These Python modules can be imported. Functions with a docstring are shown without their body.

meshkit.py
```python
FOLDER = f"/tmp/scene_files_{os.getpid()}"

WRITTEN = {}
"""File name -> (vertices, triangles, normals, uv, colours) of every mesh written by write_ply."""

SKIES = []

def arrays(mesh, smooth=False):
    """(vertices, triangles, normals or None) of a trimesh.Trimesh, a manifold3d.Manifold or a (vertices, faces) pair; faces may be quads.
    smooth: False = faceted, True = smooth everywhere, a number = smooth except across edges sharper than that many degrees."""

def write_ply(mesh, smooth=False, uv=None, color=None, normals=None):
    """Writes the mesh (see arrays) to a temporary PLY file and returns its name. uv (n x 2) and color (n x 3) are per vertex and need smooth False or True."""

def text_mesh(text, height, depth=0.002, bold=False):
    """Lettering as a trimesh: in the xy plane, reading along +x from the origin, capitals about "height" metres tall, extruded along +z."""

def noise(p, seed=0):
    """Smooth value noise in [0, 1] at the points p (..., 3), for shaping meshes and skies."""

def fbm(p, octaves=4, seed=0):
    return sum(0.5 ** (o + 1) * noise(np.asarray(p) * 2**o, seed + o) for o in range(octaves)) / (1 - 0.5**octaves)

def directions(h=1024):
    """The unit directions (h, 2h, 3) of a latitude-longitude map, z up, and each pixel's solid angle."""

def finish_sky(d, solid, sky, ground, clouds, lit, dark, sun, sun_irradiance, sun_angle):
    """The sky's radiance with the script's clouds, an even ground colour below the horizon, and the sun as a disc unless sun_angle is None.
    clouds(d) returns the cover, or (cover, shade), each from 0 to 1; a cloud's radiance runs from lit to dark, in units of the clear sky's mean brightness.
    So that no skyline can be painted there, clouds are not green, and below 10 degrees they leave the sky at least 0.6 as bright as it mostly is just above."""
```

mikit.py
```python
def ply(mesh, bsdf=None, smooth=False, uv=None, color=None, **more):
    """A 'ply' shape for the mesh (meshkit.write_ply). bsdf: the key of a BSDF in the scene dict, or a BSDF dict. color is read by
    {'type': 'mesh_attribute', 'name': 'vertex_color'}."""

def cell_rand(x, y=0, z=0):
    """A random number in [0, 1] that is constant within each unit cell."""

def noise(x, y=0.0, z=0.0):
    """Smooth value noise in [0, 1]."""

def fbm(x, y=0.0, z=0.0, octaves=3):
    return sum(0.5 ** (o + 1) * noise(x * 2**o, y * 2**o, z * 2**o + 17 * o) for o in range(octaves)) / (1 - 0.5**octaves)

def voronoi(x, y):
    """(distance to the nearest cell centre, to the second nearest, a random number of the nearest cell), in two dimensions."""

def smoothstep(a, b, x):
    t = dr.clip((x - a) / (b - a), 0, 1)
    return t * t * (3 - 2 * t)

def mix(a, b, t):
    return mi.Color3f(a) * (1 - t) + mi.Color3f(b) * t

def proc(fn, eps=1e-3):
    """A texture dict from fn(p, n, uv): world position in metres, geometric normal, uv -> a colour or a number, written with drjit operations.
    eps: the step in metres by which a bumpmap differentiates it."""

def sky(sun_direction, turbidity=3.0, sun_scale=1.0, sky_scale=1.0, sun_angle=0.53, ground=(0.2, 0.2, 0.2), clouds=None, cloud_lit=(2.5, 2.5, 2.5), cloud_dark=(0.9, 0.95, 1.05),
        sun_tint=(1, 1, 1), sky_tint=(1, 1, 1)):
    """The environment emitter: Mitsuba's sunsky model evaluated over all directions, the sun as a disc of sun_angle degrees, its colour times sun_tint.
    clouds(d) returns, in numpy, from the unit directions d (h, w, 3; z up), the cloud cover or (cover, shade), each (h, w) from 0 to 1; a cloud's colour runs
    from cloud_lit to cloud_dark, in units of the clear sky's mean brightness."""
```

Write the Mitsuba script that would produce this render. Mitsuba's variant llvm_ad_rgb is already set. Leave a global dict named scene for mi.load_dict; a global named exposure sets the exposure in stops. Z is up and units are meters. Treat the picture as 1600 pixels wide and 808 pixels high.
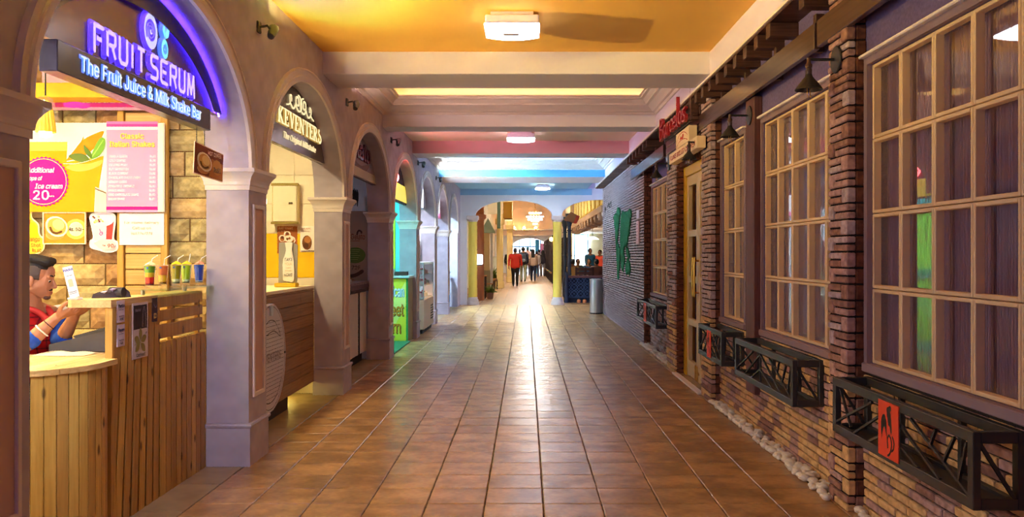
import math, random
import numpy as np
import trimesh
import drjit as dr
import mitsuba as mi
import manifold3d as m3
import mikit, meshkit
from mikit import noise, fbm, cell_rand, voronoi, smoothstep, mix, proc
from shapely.geometry import Polygon, LineString, Point, box as rect
from shapely.ops import unary_union
from shapely import affinity
from scipy.spatial import ConvexHull

T = mi.ScalarTransform4f
scene, labels = {}, {}
rng = random.Random(7)
PI = math.pi

# ------------------------------------------------------------------ camera, sky, large lights, exposure
EYE = 1.45
PPX, PPY = -22 / 1600, 6 / 808      # lens shift
SKY_RGB = (0.10, 0.09, 0.22)
exposure = 1.6
scene['camera'] = {'type': 'perspective', 'fov': 60.2, 'fov_axis': 'x', 'near_clip': 0.05, 'far_clip': 300.0,
                   'to_world': T().look_at(origin=[0, 0, EYE], target=[0, 10, EYE], up=[0, 0, 1]),
                   'principal_point_offset_x': PPX, 'principal_point_offset_y': PPY}
# overcast evening daylight that enters from the open end behind the viewer and over the far street
scene['sky'] = {'type': 'constant', 'sampling_weight': 3.0, 'radiance': {'type': 'rgb', 'value': SKY_RGB}}

# colours of the small wall spotlights, from the juice bar to the end of the arcade; they wash the ceiling
SPOTS = {2: (13, 9.4, 2.2), 3: (11, 8, 2.4), 4: (4.5, 3.0, 2.5), 5: (4.8, 2.0, 2.4), 6: (4, 9, 15), 7: (16, 26, 34)}
# strengths of the lamps that are built further down, each with its own lamp
CEIL_LAMP = (3.6, 3.4, 3.7)
END_LAMP = (44, 46, 50)
SHOP_WARM = (60, 48, 24)
SHOP_WARM_DEEP = (230, 178, 74)
SHOP_WARM_B = (120, 98, 52)
SHOP_DIM = (10, 13, 20)
SHOP_TEAL = (36, 140, 150)
SHOP_WHITE = (200, 205, 235)
SHOP_BLUE = (130, 180, 230)
SHOP_SKYBLUE = (170, 270, 350)
LED_BLUE = (2.2, 0.8, 42)
TUBE_COOL = (84, 94, 124)
COVE_WARM = (2.4, 1.9, 0.6)
COVE_BLUE = (0.8, 1.2, 1.9)
STREET_DAY = (2.1, 2.35, 2.6)
TERRACE_DAY = (16, 20, 22)
HALL_LIGHT = (64, 58, 50)


# ------------------------------------------------------------------ helpers
def S(r, g, b):
    """sRGB 0..255 to linear."""
    return tuple((c / 255 / 12.92) if c / 255 < 0.04045 else ((c / 255 + 0.055) / 1.055) ** 2.4 for c in (r, g, b))


_n = {}


def numbered(name):
    k = _n.get(name, 0)
    _n[name] = k + 1
    return name if k == 0 else f'{name}_{k:03d}'


def tag(key, label=None, cat=None, group=None, kind=None):
    d = labels.setdefault(key, {})
    for a, v in (('label', label), ('category', cat), ('group', group), ('kind', kind)):
        if v:
            d[a] = v


def thing(name, label, cat, group=None, kind=None):
    key = numbered(name)
    tag(key, label, cat, group, kind)
    return key


def obj(name, mesh, m='vcol', parent=None, color=None, smooth=False, label=None, cat=None, group=None, kind=None, emit=None, weight=None, to_world=None):
    key = numbered(parent + '__' + name if parent else name)
    if isinstance(mesh, dict):
        d = dict(mesh)
        d['bsdf'] = {'type': 'ref', 'id': 'mat_' + m}
    else:
        if m.startswith('vcol') and color is not None and not isinstance(color, np.ndarray):
            if smooth is not False and smooth is not True:
                v, f, n = meshkit.arrays(mesh, smooth)
                mesh, smooth = (v, f), True
            color = np.tile(np.asarray(color, float), (len(verts(mesh)), 1))
        d = mikit.ply(mesh, 'mat_' + m, smooth=smooth, color=color)
    if to_world is not None:
        d['to_world'] = to_world
    if emit is not None:
        e = {'type': 'area', 'radiance': {'type': 'rgb', 'value': list(emit)}}
        if weight is not None:
            e['sampling_weight'] = float(weight)
        d['emitter'] = e
    scene[key] = d
    if label or cat or group or kind:
        tag(key, label, cat, group, kind)
    return key


def verts(m):
    return m[0] if isinstance(m, tuple) else np.asarray(m.vertices) if hasattr(m, 'vertices') else m.to_mesh().vert_properties


def VF(m):
    if isinstance(m, tuple):
        v, f = np.asarray(m[0], float), np.asarray(m[1], int)
        if f.shape[1] == 4:
            f = np.vstack([f[:, [0, 1, 2]], f[:, [0, 2, 3]]])
        return v, f
    if hasattr(m, 'to_mesh'):
        q = m.to_mesh()
        return np.asarray(q.vert_properties[:, :3], float), np.asarray(q.tri_verts, int)
    return np.asarray(m.vertices, float), np.asarray(m.faces, int)


def cat(ms):
    ms = [VF(m) for m in ms]
    at = np.cumsum([0] + [len(v) for v, _ in ms])
    return np.vstack([v for v, _ in ms]), np.vstack([f + a for (_, f), a in zip(ms, at)])


_SG = np.array([[x, y, z] for x in (-1, 1) for y in (-1, 1) for z in (-1, 1)], float)


def _fixed(v, f):
    c = v.mean(0)
    n = np.cross(v[f[:, 1]] - v[f[:, 0]], v[f[:, 2]] - v[f[:, 0]])
    bad = (n * (v[f].mean(1) - c)).sum(1) < 0
    f = f.copy()
    f[bad] = f[bad][:, ::-1]
    return f


_bf = _fixed(_SG, np.array(ConvexHull(_SG + 0).simplices))


def box(x0, x1, y0, y1, z0, z1):
    lo, hi = np.minimum([x0, y0, z0], [x1, y1, z1]), np.maximum([x0, y0, z0], [x1, y1, z1])
    return (lo + hi) / 2 + _SG * (hi - lo) / 2, _bf


_ct = np.array([[s * (1.0 if a == k else 0.9) for a, s in enumerate(sg)] for sg in _SG for k in range(3)])
_cf = _fixed(_ct, np.array(ConvexHull(_ct).simplices))
_cm = np.array([[0.0 if a == k else 1.0 for a in range(3)] for _ in _SG for k in range(3)])
_cs = np.repeat(_SG, 3, axis=0)


def cbox(x0, x1, y0, y1, z0, z1, c=0.004):
    """A box with chamfered edges."""
    lo, hi = np.minimum([x0, y0, z0], [x1, y1, z1]), np.maximum([x0, y0, z0], [x1, y1, z1])
    h = (hi - lo) / 2
    c = min(c, 0.45 * h.min())
    return (lo + hi) / 2 + _cs * (h - _cm * c), _cf


def hull(pts):
    pts = np.asarray(pts, float)
    h = ConvexHull(pts)
    used = np.unique(h.simplices)
    idx = -np.ones(len(pts), int)
    idx[used] = np.arange(len(used))
    v = pts[used]
    return v, _fixed(v, idx[h.simplices])


def bar(a, b, w, h=None, up=(0, 0, 1)):
    """A rectangular bar from a to b."""
    h = h or w
    a, b = np.asarray(a, float), np.asarray(b, float)
    d = (b - a) / np.linalg.norm(b - a)
    s = np.cross(d, up)
    if np.linalg.norm(s) < 1e-6:
        s = np.cross(d, (1, 0, 0))
    s /= np.linalg.norm(s)
    u = np.cross(s, d)
    v = np.array([p + s * i * w / 2 + u * j * h / 2 for p in (a, b) for i in (-1, 1) for j in (-1, 1)])
    return v, _fixed(v, np.array(ConvexHull(v).simplices))


def tube(pts, r, sides=8):
    """A capped round tube along the points; r a number or one per point."""
    p = np.asarray(pts, float)
    t = np.gradient(p, axis=0)
    t /= np.linalg.norm(t, axis=1, keepdims=True) + 1e-12
    ref = np.array([0, 0, 1.0]) if abs(t[0, 2]) < 0.9 else np.array([1.0, 0, 0])
    fr, a = [], np.cross(t[0], ref)
    for k in range(len(p)):
        a = a - t[k] * a.dot(t[k])
        a /= np.linalg.norm(a) + 1e-12
        fr.append(a)
    a = np.array(fr)
    b = np.cross(t, a)
    ang = np.arange(sides) * 2 * PI / sides
    rr = np.broadcast_to(r, (len(p),))
    v = p[:, None] + rr[:, None, None] * (np.cos(ang)[None, :, None] * a[:, None] + np.sin(ang)[None, :, None] * b[:, None])
    i, j = np.meshgrid(np.arange(len(p) - 1), np.arange(sides), indexing='ij')
    q = np.stack([i * sides + j, i * sides + (j + 1) % sides, (i + 1) * sides + (j + 1) % sides, (i + 1) * sides + j], -1).reshape(-1, 4)
    v = v.reshape(-1, 3)
    f = np.vstack([q[:, [0, 1, 2]], q[:, [0, 2, 3]]])
    n = len(v)
    v = np.vstack([v, p[:1], p[-1:]])
    j = np.arange(sides)
    e = (len(p) - 1) * sides
    f = np.vstack([f, np.stack([np.full(sides, n), (j + 1) % sides, j], 1), np.stack([np.full(sides, n + 1), e + j, e + (j + 1) % sides], 1)])
    return v, f


def lathe(prof, at=(0, 0, 0), sides=24):
    """Profile of (r, z) turned about z; give it from the bottom outside upwards."""
    p = np.asarray(prof, float)
    ang = np.arange(sides) * 2 * PI / sides
    v = np.stack([p[:, None, 0] * np.cos(ang), p[:, None, 0] * np.sin(ang), np.broadcast_to(p[:, None, 1], (len(p), sides))], -1).reshape(-1, 3) + at
    i, j = np.meshgrid(np.arange(len(p) - 1), np.arange(sides), indexing='ij')
    q = np.stack([i * sides + j, i * sides + (j + 1) % sides, (i + 1) * sides + (j + 1) % sides, (i + 1) * sides + j], -1).reshape(-1, 4)
    return v, np.vstack([q[:, [0, 1, 2]], q[:, [0, 2, 3]]])


def polys(g):
    return [p for p in getattr(g, 'geoms', [g]) if p.geom_type == 'Polygon' and p.area > 1e-9]


def extrude(g, d):
    """A shapely shape in xy, raised along z by d."""
    return cat([trimesh.creation.extrude_polygon(p, d, engine='earcut') for p in polys(g)])


def flat(g, z=0.0):
    out = []
    for p in polys(g):
        v, f = trimesh.creation.triangulate_polygon(p, engine='earcut')
        a = v[f]
        n = (a[:, 1, 0] - a[:, 0, 0]) * (a[:, 2, 1] - a[:, 0, 1]) - (a[:, 1, 1] - a[:, 0, 1]) * (a[:, 2, 0] - a[:, 0, 0])
        f = np.where(n[:, None] < 0, f[:, ::-1], f)
        out.append((np.column_stack([v, np.full(len(v), z)]), f))
    return cat(out)


def put(m, o, X, Y, Z):
    v, f = VF(m)
    return np.asarray(o, float) + v @ np.array([X, Y, Z], float), f


def on_left(m, y, z, x):    # local x runs along +Y, y up, z out of the left wall
    return put(m, (x, y, z), (0, 1, 0), (0, 0, 1), (1, 0, 0))


def on_right(m, y, z, x):   # local x runs along -Y, y up, z out of the right wall
    return put(m, (x, y, z), (0, -1, 0), (0, 0, 1), (-1, 0, 0))


def on_front(m, x, z, y):   # local x runs along +X, y up, z towards the viewer
    return put(m, (x, y, z), (1, 0, 0), (0, 0, 1), (0, -1, 0))


def move(m, d):
    v, f = VF(m)
    return v + np.asarray(d, float), f


def rot(m, deg, axis=(0, 0, 1), about=(0, 0, 0)):
    v, f = VF(m)
    R = trimesh.transformations.rotation_matrix(math.radians(deg), axis)[:3, :3]
    return (v - about) @ R.T + about, f


_tx = {}


def text(t, h, x=0, y=0, anchor='l', bold=True, sx=1.0, slant=0.0, depth=0.001, width=None):
    k = (t, bold)
    if k not in _tx:
        _tx[k] = VF(meshkit.text_mesh(t, 1.0, 1.0, bold))
    v, f = _tx[k]
    v = v.copy()
    w = v[:, 0].max()
    s = width / w if width else h * sx
    v = np.column_stack([v[:, 0] * s + v[:, 1] * h * slant, v[:, 1] * h, v[:, 2] * depth])
    w = v[:, 0].max()
    v[:, 0] += x - (0 if anchor == 'l' else w / 2 if anchor == 'c' else w)
    v[:, 1] += y
    return v, f


def text_shape(t, h, bold=True, sx=1.0, width=None):
    """The lettering as a shapely shape, so that it can be grown."""
    v, f = text(t, h, bold=bold, sx=sx, width=width)
    top = v[:, 2] < 1e-6
    fs = f[top[f].all(1)]
    return unary_union([Polygon(v[a][:, :2]) for a in fs]).buffer(h * 0.004)


def ell(cx, cy, rx, ry=None, n=32, a0=0, a1=2 * PI):
    a = np.linspace(a0, a1, n + 1)
    return Polygon(np.column_stack([cx + rx * np.cos(a), cy + (ry or rx) * np.sin(a)]))


def stroke(pts, w, cap=1):
    return LineString(pts).buffer(w / 2, cap_style='round' if cap == 1 else 'flat', quad_segs=4)


def curve(pts, n=24):
    """Catmull-Rom through the points."""
    p = np.asarray(pts, float)
    p = np.vstack([2 * p[0] - p[1], p, 2 * p[-1] - p[-2]])
    out, m = [], len(p) - 3
    for t in np.linspace(0, m - 1e-9, n):
        i = int(t)
        u = t - i
        a, b, c, d = p[i:i + 4]
        out.append(0.5 * (2 * b + (c - a) * u + (2 * a - 5 * b + 4 * c - d) * u ** 2 + (3 * b - a - 3 * c + d) * u ** 3))
    return np.array(out)


def printed(items, base=None):
    """Flat print: items (shape or lettering mesh, colour), each laid a little above the one before. Returns mesh and colours."""
    ms, cs = [], []
    for k, (g, c) in enumerate(items):
        m = flat(g, 0.0006 * (k + 1)) if not isinstance(g, tuple) else move((g[0] * [1, 1, 0.5], g[1]), (0, 0, 0.0006 * (k + 1)))
        ms.append(m)
        cs.append(np.tile(np.asarray(c, float), (len(m[0]), 1)))
    return cat(ms), np.vstack(cs)


# ------------------------------------------------------------------ materials
def M(name, color, rough=0.6, spec=0.4, bump=None, bump_scale=1.0, twosided=True, **kw):
    c = color if isinstance(color, dict) else {'type': 'rgb', 'value': list(color)}
    b = {'type': 'principled', 'base_color': c, 'roughness': rough, 'specular': spec, **kw}
    if bump is not None:
        b = {'type': 'bumpmap', 'arbitrary': bump, 'scale': bump_scale, 'bsdf': b}
    scene['mat_' + name] = {'type': 'twosided', 'bsdf': b} if twosided else b
    return name


VC = {'type': 'mesh_attribute', 'name': 'vertex_color'}
M('vcol', VC, 0.65, 0.3)
M('vcol_gloss', VC, 0.22, 0.5)
scene['mat_glass'] = {'type': 'thindielectric', 'int_ior': 1.6}
scene['mat_solid_glass'] = {'type': 'dielectric', 'int_ior': 1.5}
M('black_steel', (0.012, 0.014, 0.017), 0.42, 0.5)
M('steel', (0.62, 0.62, 0.62), 0.24, 0.5, metallic=1.0)
M('brass', S(190, 140, 60), 0.3, 0.5, metallic=1.0)
M('emitter_face', (0.5, 0.5, 0.5), 0.6, 0.2)


def mottled(a, b, scale, amp=1.0):
    def fn(p, n, uv):
        return mix(a, b, fbm(p.x * scale, p.y * scale, p.z * scale) * amp)
    return proc(fn)


M('plaster', mottled(S(158, 148, 160), S(186, 176, 186), 9), 0.75, 0.2)
M('trim_plaster', S(216, 204, 196), 0.6, 0.3)
M('panel_pink', S(190, 158, 146), 0.7, 0.2)
M('beam_paint', S(216, 211, 220), 0.7, 0.2)  # lilac light on the beam fronts mixed into the colour
M('fascia_paint', S(206, 196, 222), 0.7, 0.2)  # lilac cast of the light put into the fascia colour
M('end_white_lit', S(226, 228, 232), 0.75, 0.2)  # lighter copy of plaster: light on the end wall put into the colour
M('ceiling_ochre_lit', mottled(S(240, 190, 96), S(230, 176, 90), 2.5), 0.75, 0.2)  # warm light on the first bay and tray painted into the colour
M('ceiling_rose_lit', S(238, 206, 188), 0.75, 0.2)  # pink light on the second bay painted in
M('ceiling_blue_lit', S(150, 200, 226), 0.75, 0.2)  # blue light on the last bay painted in
M('beam_blue_lit', S(96, 170, 226), 0.75, 0.2)  # blue light on the beam face, as colour
M('beam_rose_lit', S(212, 160, 166), 0.75, 0.2)  # red light on the beam face, as colour
M('stucco', mottled(S(82, 70, 106), S(106, 93, 134), 60), 0.85, 0.15)  # violet glow of the juice bar sign tinted into the stucco
M('grout', S(74, 56, 44), 0.8, 0.2)
M('mortar', S(38, 30, 28), 0.9, 0.1)


def tile_color(p, n, uv):
    k = cell_rand(dr.floor((p.x - 0.1006) / 0.339), dr.floor((p.y - 5.144) / 0.337), 3)
    a = fbm(p.x * 6, p.y * 6, k * 40, octaves=4)
    b = fbm(p.x * 45, p.y * 45, 2.0, octaves=2)
    c = mix(S(130, 96, 58), S(166, 126, 78), smoothstep(0.25, 0.75, a))
    return c * (0.92 + 0.12 * k) * (0.88 + 0.24 * b)


def tile_bump(p, n, uv):
    return 0.0016 * fbm(p.x * 9, p.y * 9, 5.0, octaves=3)


def tile_rough(p, n, uv):
    return 0.21 + 0.15 * fbm(p.x * 5, p.y * 5, 9.0)


scene['mat_tile'] = {'type': 'bumpmap', 'arbitrary': proc(tile_bump), 'scale': 1.0,
                 'bsdf': {'type': 'principled', 'base_color': proc(tile_color), 'roughness': proc(tile_rough), 'specular': 0.8}}
M('border_stone', mottled(S(150, 128, 92), S(126, 104, 74), 8), 0.4, 0.5)


def brick_tone(a, b):
    def fn(p, n, uv):
        k = fbm(p.x * 30, p.y * 30, p.z * 30, octaves=3)
        return mix(a, b, smoothstep(0.2, 0.8, k))
    return proc(fn)


BRICKS = [M('brick_tan', brick_tone(S(140, 108, 102), S(178, 142, 134)), 0.8, 0.2),
          M('brick_brown', brick_tone(S(116, 82, 72), S(150, 112, 98)), 0.8, 0.2),
          M('brick_grey', brick_tone(S(146, 126, 126), S(184, 164, 164)), 0.8, 0.2),
          M('brick_ochre', brick_tone(S(176, 136, 88), S(214, 174, 122)), 0.8, 0.2)]
M('brick_pale_lit', brick_tone(S(140, 122, 126), S(186, 168, 170)), 0.75, 0.25)  # the brick as lit by lilac light, as a colour of its own
M('brick_dark', brick_tone(S(74, 44, 34), S(108, 66, 48)), 0.85, 0.15)  # darker copy of the brick for sides that lie in shade
STONES = [M('stone_tan', brick_tone(S(176, 146, 96), S(206, 180, 130)), 0.85, 0.15),
          M('stone_brown', brick_tone(S(150, 112, 74), S(182, 144, 100)), 0.85, 0.15),
          M('stone_olive', brick_tone(S(150, 134, 90), S(190, 174, 126)), 0.85, 0.15)]


def grain(a, b, axis, fine=1.0, knots=None):
    """Wood grain that runs along the axis (0 x, 1 y, 2 z)."""
    def fn(p, n, uv):
        q = [p.x * 90 * fine, p.y * 90 * fine, p.z * 90 * fine]
        q[axis] = q[axis] / 22
        k = fbm(q[0], q[1], q[2], octaves=3)
        d = noise(q[0] / 9, q[1] / 9 + 5, q[2] / 9)
        c = mix(a, b, smoothstep(0.1, 0.9, 0.55 * k + 0.45 * d))
        if knots is None:
            return c
        w, _, s = voronoi((p.x + p.y) * 5.5, p.z * 2.6)
        return mix(c, knots, (1 - smoothstep(0.035, 0.10, w)) * dr.select(s > 0.45, 0.85, 0.0))
    return proc(fn)


M('pine_upright', grain(S(172, 126, 48), S(206, 166, 84), 2, 1.0, S(92, 56, 24)), 0.5, 0.4)
M('pine_upright_dark', grain(S(150, 106, 44), S(184, 140, 70), 2, 1.0, S(70, 40, 18)), 0.5, 0.4)
M('pine_flat', grain(S(196, 156, 92), S(230, 196, 136), 1), 0.45, 0.4)
M('pine_cross', grain(S(190, 146, 78), S(222, 182, 112), 0), 0.5, 0.4)
M('oak_front', grain(S(112, 82, 52), S(150, 112, 74), 1), 0.45, 0.4)
M('rafter_wood', grain(S(48, 28, 22), S(80, 50, 40), 0), 0.5, 0.35)
M('beam_wood', grain(S(42, 27, 28), S(64, 43, 42), 1, 0.5), 0.24, 0.5)
M('post_wood', grain(S(70, 40, 40), S(104, 66, 62), 2), 0.6, 0.3)
M('sash_paint', S(216, 184, 138), 0.5, 0.35)
M('leaf_paint', S(206, 178, 124), 0.45, 0.4)
M('door_paint', S(206, 162, 34), 0.45, 0.4)
M('surround_paint', S(128, 108, 114), 0.7, 0.2)
M('curtain_cloth', proc(lambda p, n, uv: mix(S(132, 106, 120), S(250, 232, 240), smoothstep(-0.1, 0.5, dr.sin(p.y * (2 * PI / 0.026))))), 0.8, 0.2)
M('moss', mottled(S(22, 62, 42), S(62, 126, 84), 45), 0.95, 0.05)
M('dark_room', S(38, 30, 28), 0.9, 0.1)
M('pebble_white', mottled(S(206, 196, 178), S(238, 230, 214), 30), 0.5, 0.3)
M('skin', mottled(S(150, 100, 70), S(176, 120, 86), 25), 0.5, 0.35)
# ================================================================== the setting
XL, XLI = -1.90, -2.19           # left wall: corridor face and shop face
XR = 1.92                        # right wall
PIL = [-3.19 + 3.08 * k for k in range(10)]   # near ends of the arcade's pillars
PD = 0.41
CEIL = 3.35
YA, YE = -3.5, 25.5              # corridor ends
SPRING = 2.04


def rise(k):
    return 0.86 if k <= 2 else 0.90


def arch(k):
    """Centre, half width, rise of the arch that follows pillar k."""
    y0, y1 = PIL[k] + PD, PIL[k + 1]
    return (y0 + y1) / 2, (y1 - y0) / 2, rise(k)


def arch_shape(k, grow=0.0, z0=0.0):
    c, a, b = arch(k)
    t = np.linspace(0, PI, 49)
    up = np.column_stack([c + (a + grow) * np.cos(t), SPRING + (b + grow) * np.sin(t)])
    return Polygon(np.vstack([[[c + a + grow, z0]], up, [[c - a - grow, z0]]]))


# ---- floor: a dark bed and the single tiles on it
floor = obj('floor', box(-5.2, 3.4, YA, YE, -0.12, -0.008), 'grout', kind='structure')
PX, PY, JX, JY = 0.339, 0.337, 0.1006, 5.144
tile_meshes = []
for s in range(6):
    r = np.random.default_rng(100 + s)
    w, h, g = PX, PY, 0.0035
    n = 7
    t = np.linspace(0, 1, n)[:-1]
    edge = np.vstack([np.column_stack([g + t * (w - 2 * g), 0 * t + g]), np.column_stack([0 * t + w - g, g + t * (h - 2 * g)]),
                      np.column_stack([w - g - t * (w - 2 * g), 0 * t + h - g]), np.column_stack([0 * t + g, h - g - t * (h - 2 * g)])])
    edge = edge + r.uniform(-0.0022, 0.0022, edge.shape)
    c = np.array([w / 2, h / 2])
    top = c + (edge - c) * (1 - 0.005 / (w / 2))
    k = len(edge)
    v = np.vstack([np.column_stack([top, np.zeros(k)]), np.column_stack([edge, np.full(k, -0.0035)]), np.column_stack([edge, np.full(k, -0.012)])])
    v = v + np.array([0, 0, 0.0007]) * r.uniform(-1, 1)
    f = []
    for i in range(k):
        j = (i + 1) % k
        for a in (0, k):
            f += [[a + j, a + i, a + k + i], [a + j, a + k + i, a + k + j]]
    tv, tf = trimesh.creation.triangulate_polygon(Polygon(top), engine='earcut')
    a = tv[tf]
    nn = np.cross(np.c_[a[:, 1] - a[:, 0], np.zeros(len(a))], np.c_[a[:, 2] - a[:, 0], np.zeros(len(a))])[:, 2]
    tf = np.where(nn[:, None] < 0, tf[:, ::-1], tf)
    v2 = np.column_stack([tv, np.full(len(tv), v[0, 2])])
    tile_meshes.append(cat([(v, np.array(f)), (v2, tf)]))
tile_dicts = [mikit.ply(m, 'tile') for m in tile_meshes]
cols = [k for k in range(-6, 5)]
count, rest = 0, []
for row in range(-26, 61):
    y = JY + row * PY
    if y > YE - 0.1:
        break
    for c in cols:
        x = JX + c * PX
        if row >= -1 and count < 297:
            d = tile_dicts[rng.randrange(6)]
            obj('tile', d, 'tile', floor, to_world=T().translate([x, y, 0]))
            count += 1
        else:
            rest.append(move(tile_meshes[rng.randrange(6)], (x, y, 0)))
    x = JX + 5 * PX
    rest.append(cbox(x + 0.003, 1.92, y + 0.003, y + PY - 0.003, -0.012, 0, 0.003))
obj('further_tiles', cat(rest), 'tile', floor, kind='stuff')
edge_strips = []
y = YA
while y < YE:
    edge_strips.append(cbox(-2.6, XL - 0.036, y + 0.003, y + 0.6, -0.02, -0.0005, 0.002))
    y += 0.606
obj('border_strip', cat(edge_strips), 'border_stone', floor)
obj('shop_floor', box(-5.2, -2.6, YA, YE, -0.02, -0.001), 'border_stone', floor)

# ---- left wall with its arcade
outline = rect(YA, 0, YE, 3.75)
for k in range(9):
    outline = outline.difference(arch_shape(k, 0, -1))
wl = extrude(outline, XL - XLI)
wall_left = obj('wall_left', put(wl, (XLI, 0, 0), (0, 1, 0), (0, 0, 1), (1, 0, 0)), 'plaster', kind='structure')
# mouldings along each arch
prof = [(0.0, 0.0), (0.0, 0.022), (0.03, 0.03), (0.048, 0.03), (0.056, 0.018), (0.092, 0.02), (0.1, 0.03), (0.112, 0.028), (0.118, 0.0)]
for k in range(1, 9):
    c, a, b = arch(k)
    t = np.linspace(0, PI, 41)
    P = np.array([[[XL + h, c + (a + o) * math.cos(u), SPRING + (b + o) * math.sin(u)] for o, h in prof] for u in t])
    n, m = P.shape[:2]
    i, j = np.meshgrid(np.arange(n - 1), np.arange(m - 1), indexing='ij')
    q = np.stack([i * m + j, i * m + j + 1, (i + 1) * m + j + 1, (i + 1) * m + j], -1).reshape(-1, 4)
    obj('arch_moulding', (P.reshape(-1, 3), q), 'trim_plaster', wall_left, smooth=25)


def loft_rect(levels, x0, x1, y0, y1):
    """Stack of rectangles (z, outset)."""
    v = np.array([[x, y, z] for z, o in levels for x, y in ((x0 - o, y0 - o), (x1 + o, y0 - o), (x1 + o, y1 + o), (x0 - o, y1 + o))])
    f = []
    for l in range(len(levels) - 1):
        for i in range(4):
            a, b2 = l * 4 + i, l * 4 + (i + 1) % 4
            f.append([a, b2, b2 + 4, a + 4])
    f.append([3, 2, 1, 0])
    e = (len(levels) - 1) * 4
    f.append([e, e + 1, e + 2, e + 3])
    return v, np.array(f)


CAP = [(1.893, 0.0), (1.893, 0.008), (1.925, 0.008), (1.928, 0.014), (1.95, 0.016), (1.97, 0.022), (1.99, 0.034), (2.008, 0.048), (2.015, 0.056), (2.04, 0.056)]
BASE = [(0.0, 0.012), (0.262, 0.012), (0.266, 0.022), (0.28, 0.026), (0.291, 0.02), (0.294, 0.0)]
for k in range(1, 9):
    y0, y1 = PIL[k], PIL[k] + PD
    obj('pillar_capital', loft_rect(CAP, XLI, XL, y0, y1), 'trim_plaster', wall_left)
    obj('pillar_base', loft_rect(BASE, XLI, XL, y0, y1), 'plaster', wall_left)
    fr = []
    a0, a1, z0, z1 = y0 + 0.075, y1 - 0.075, 0.46, 1.80
    for (b0, b1, c0, c1) in ((a0, a1, z0, z0 + 0.03), (a0, a1, z1 - 0.03, z1), (a0, a0 + 0.03, z0, z1), (a1 - 0.03, a1, z0, z1)):
        fr.append(cbox(XL - 0.002, XL + 0.016, b0, b1, c0, c1, 0.007))
    p = obj('pillar_panel', box(XL - 0.002, XL + 0.003, a0 + 0.02, a1 - 0.02, z0 + 0.02, z1 - 0.02), 'panel_pink', wall_left)
    obj('panel_frame', cat(fr), 'trim_plaster', p)

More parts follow.
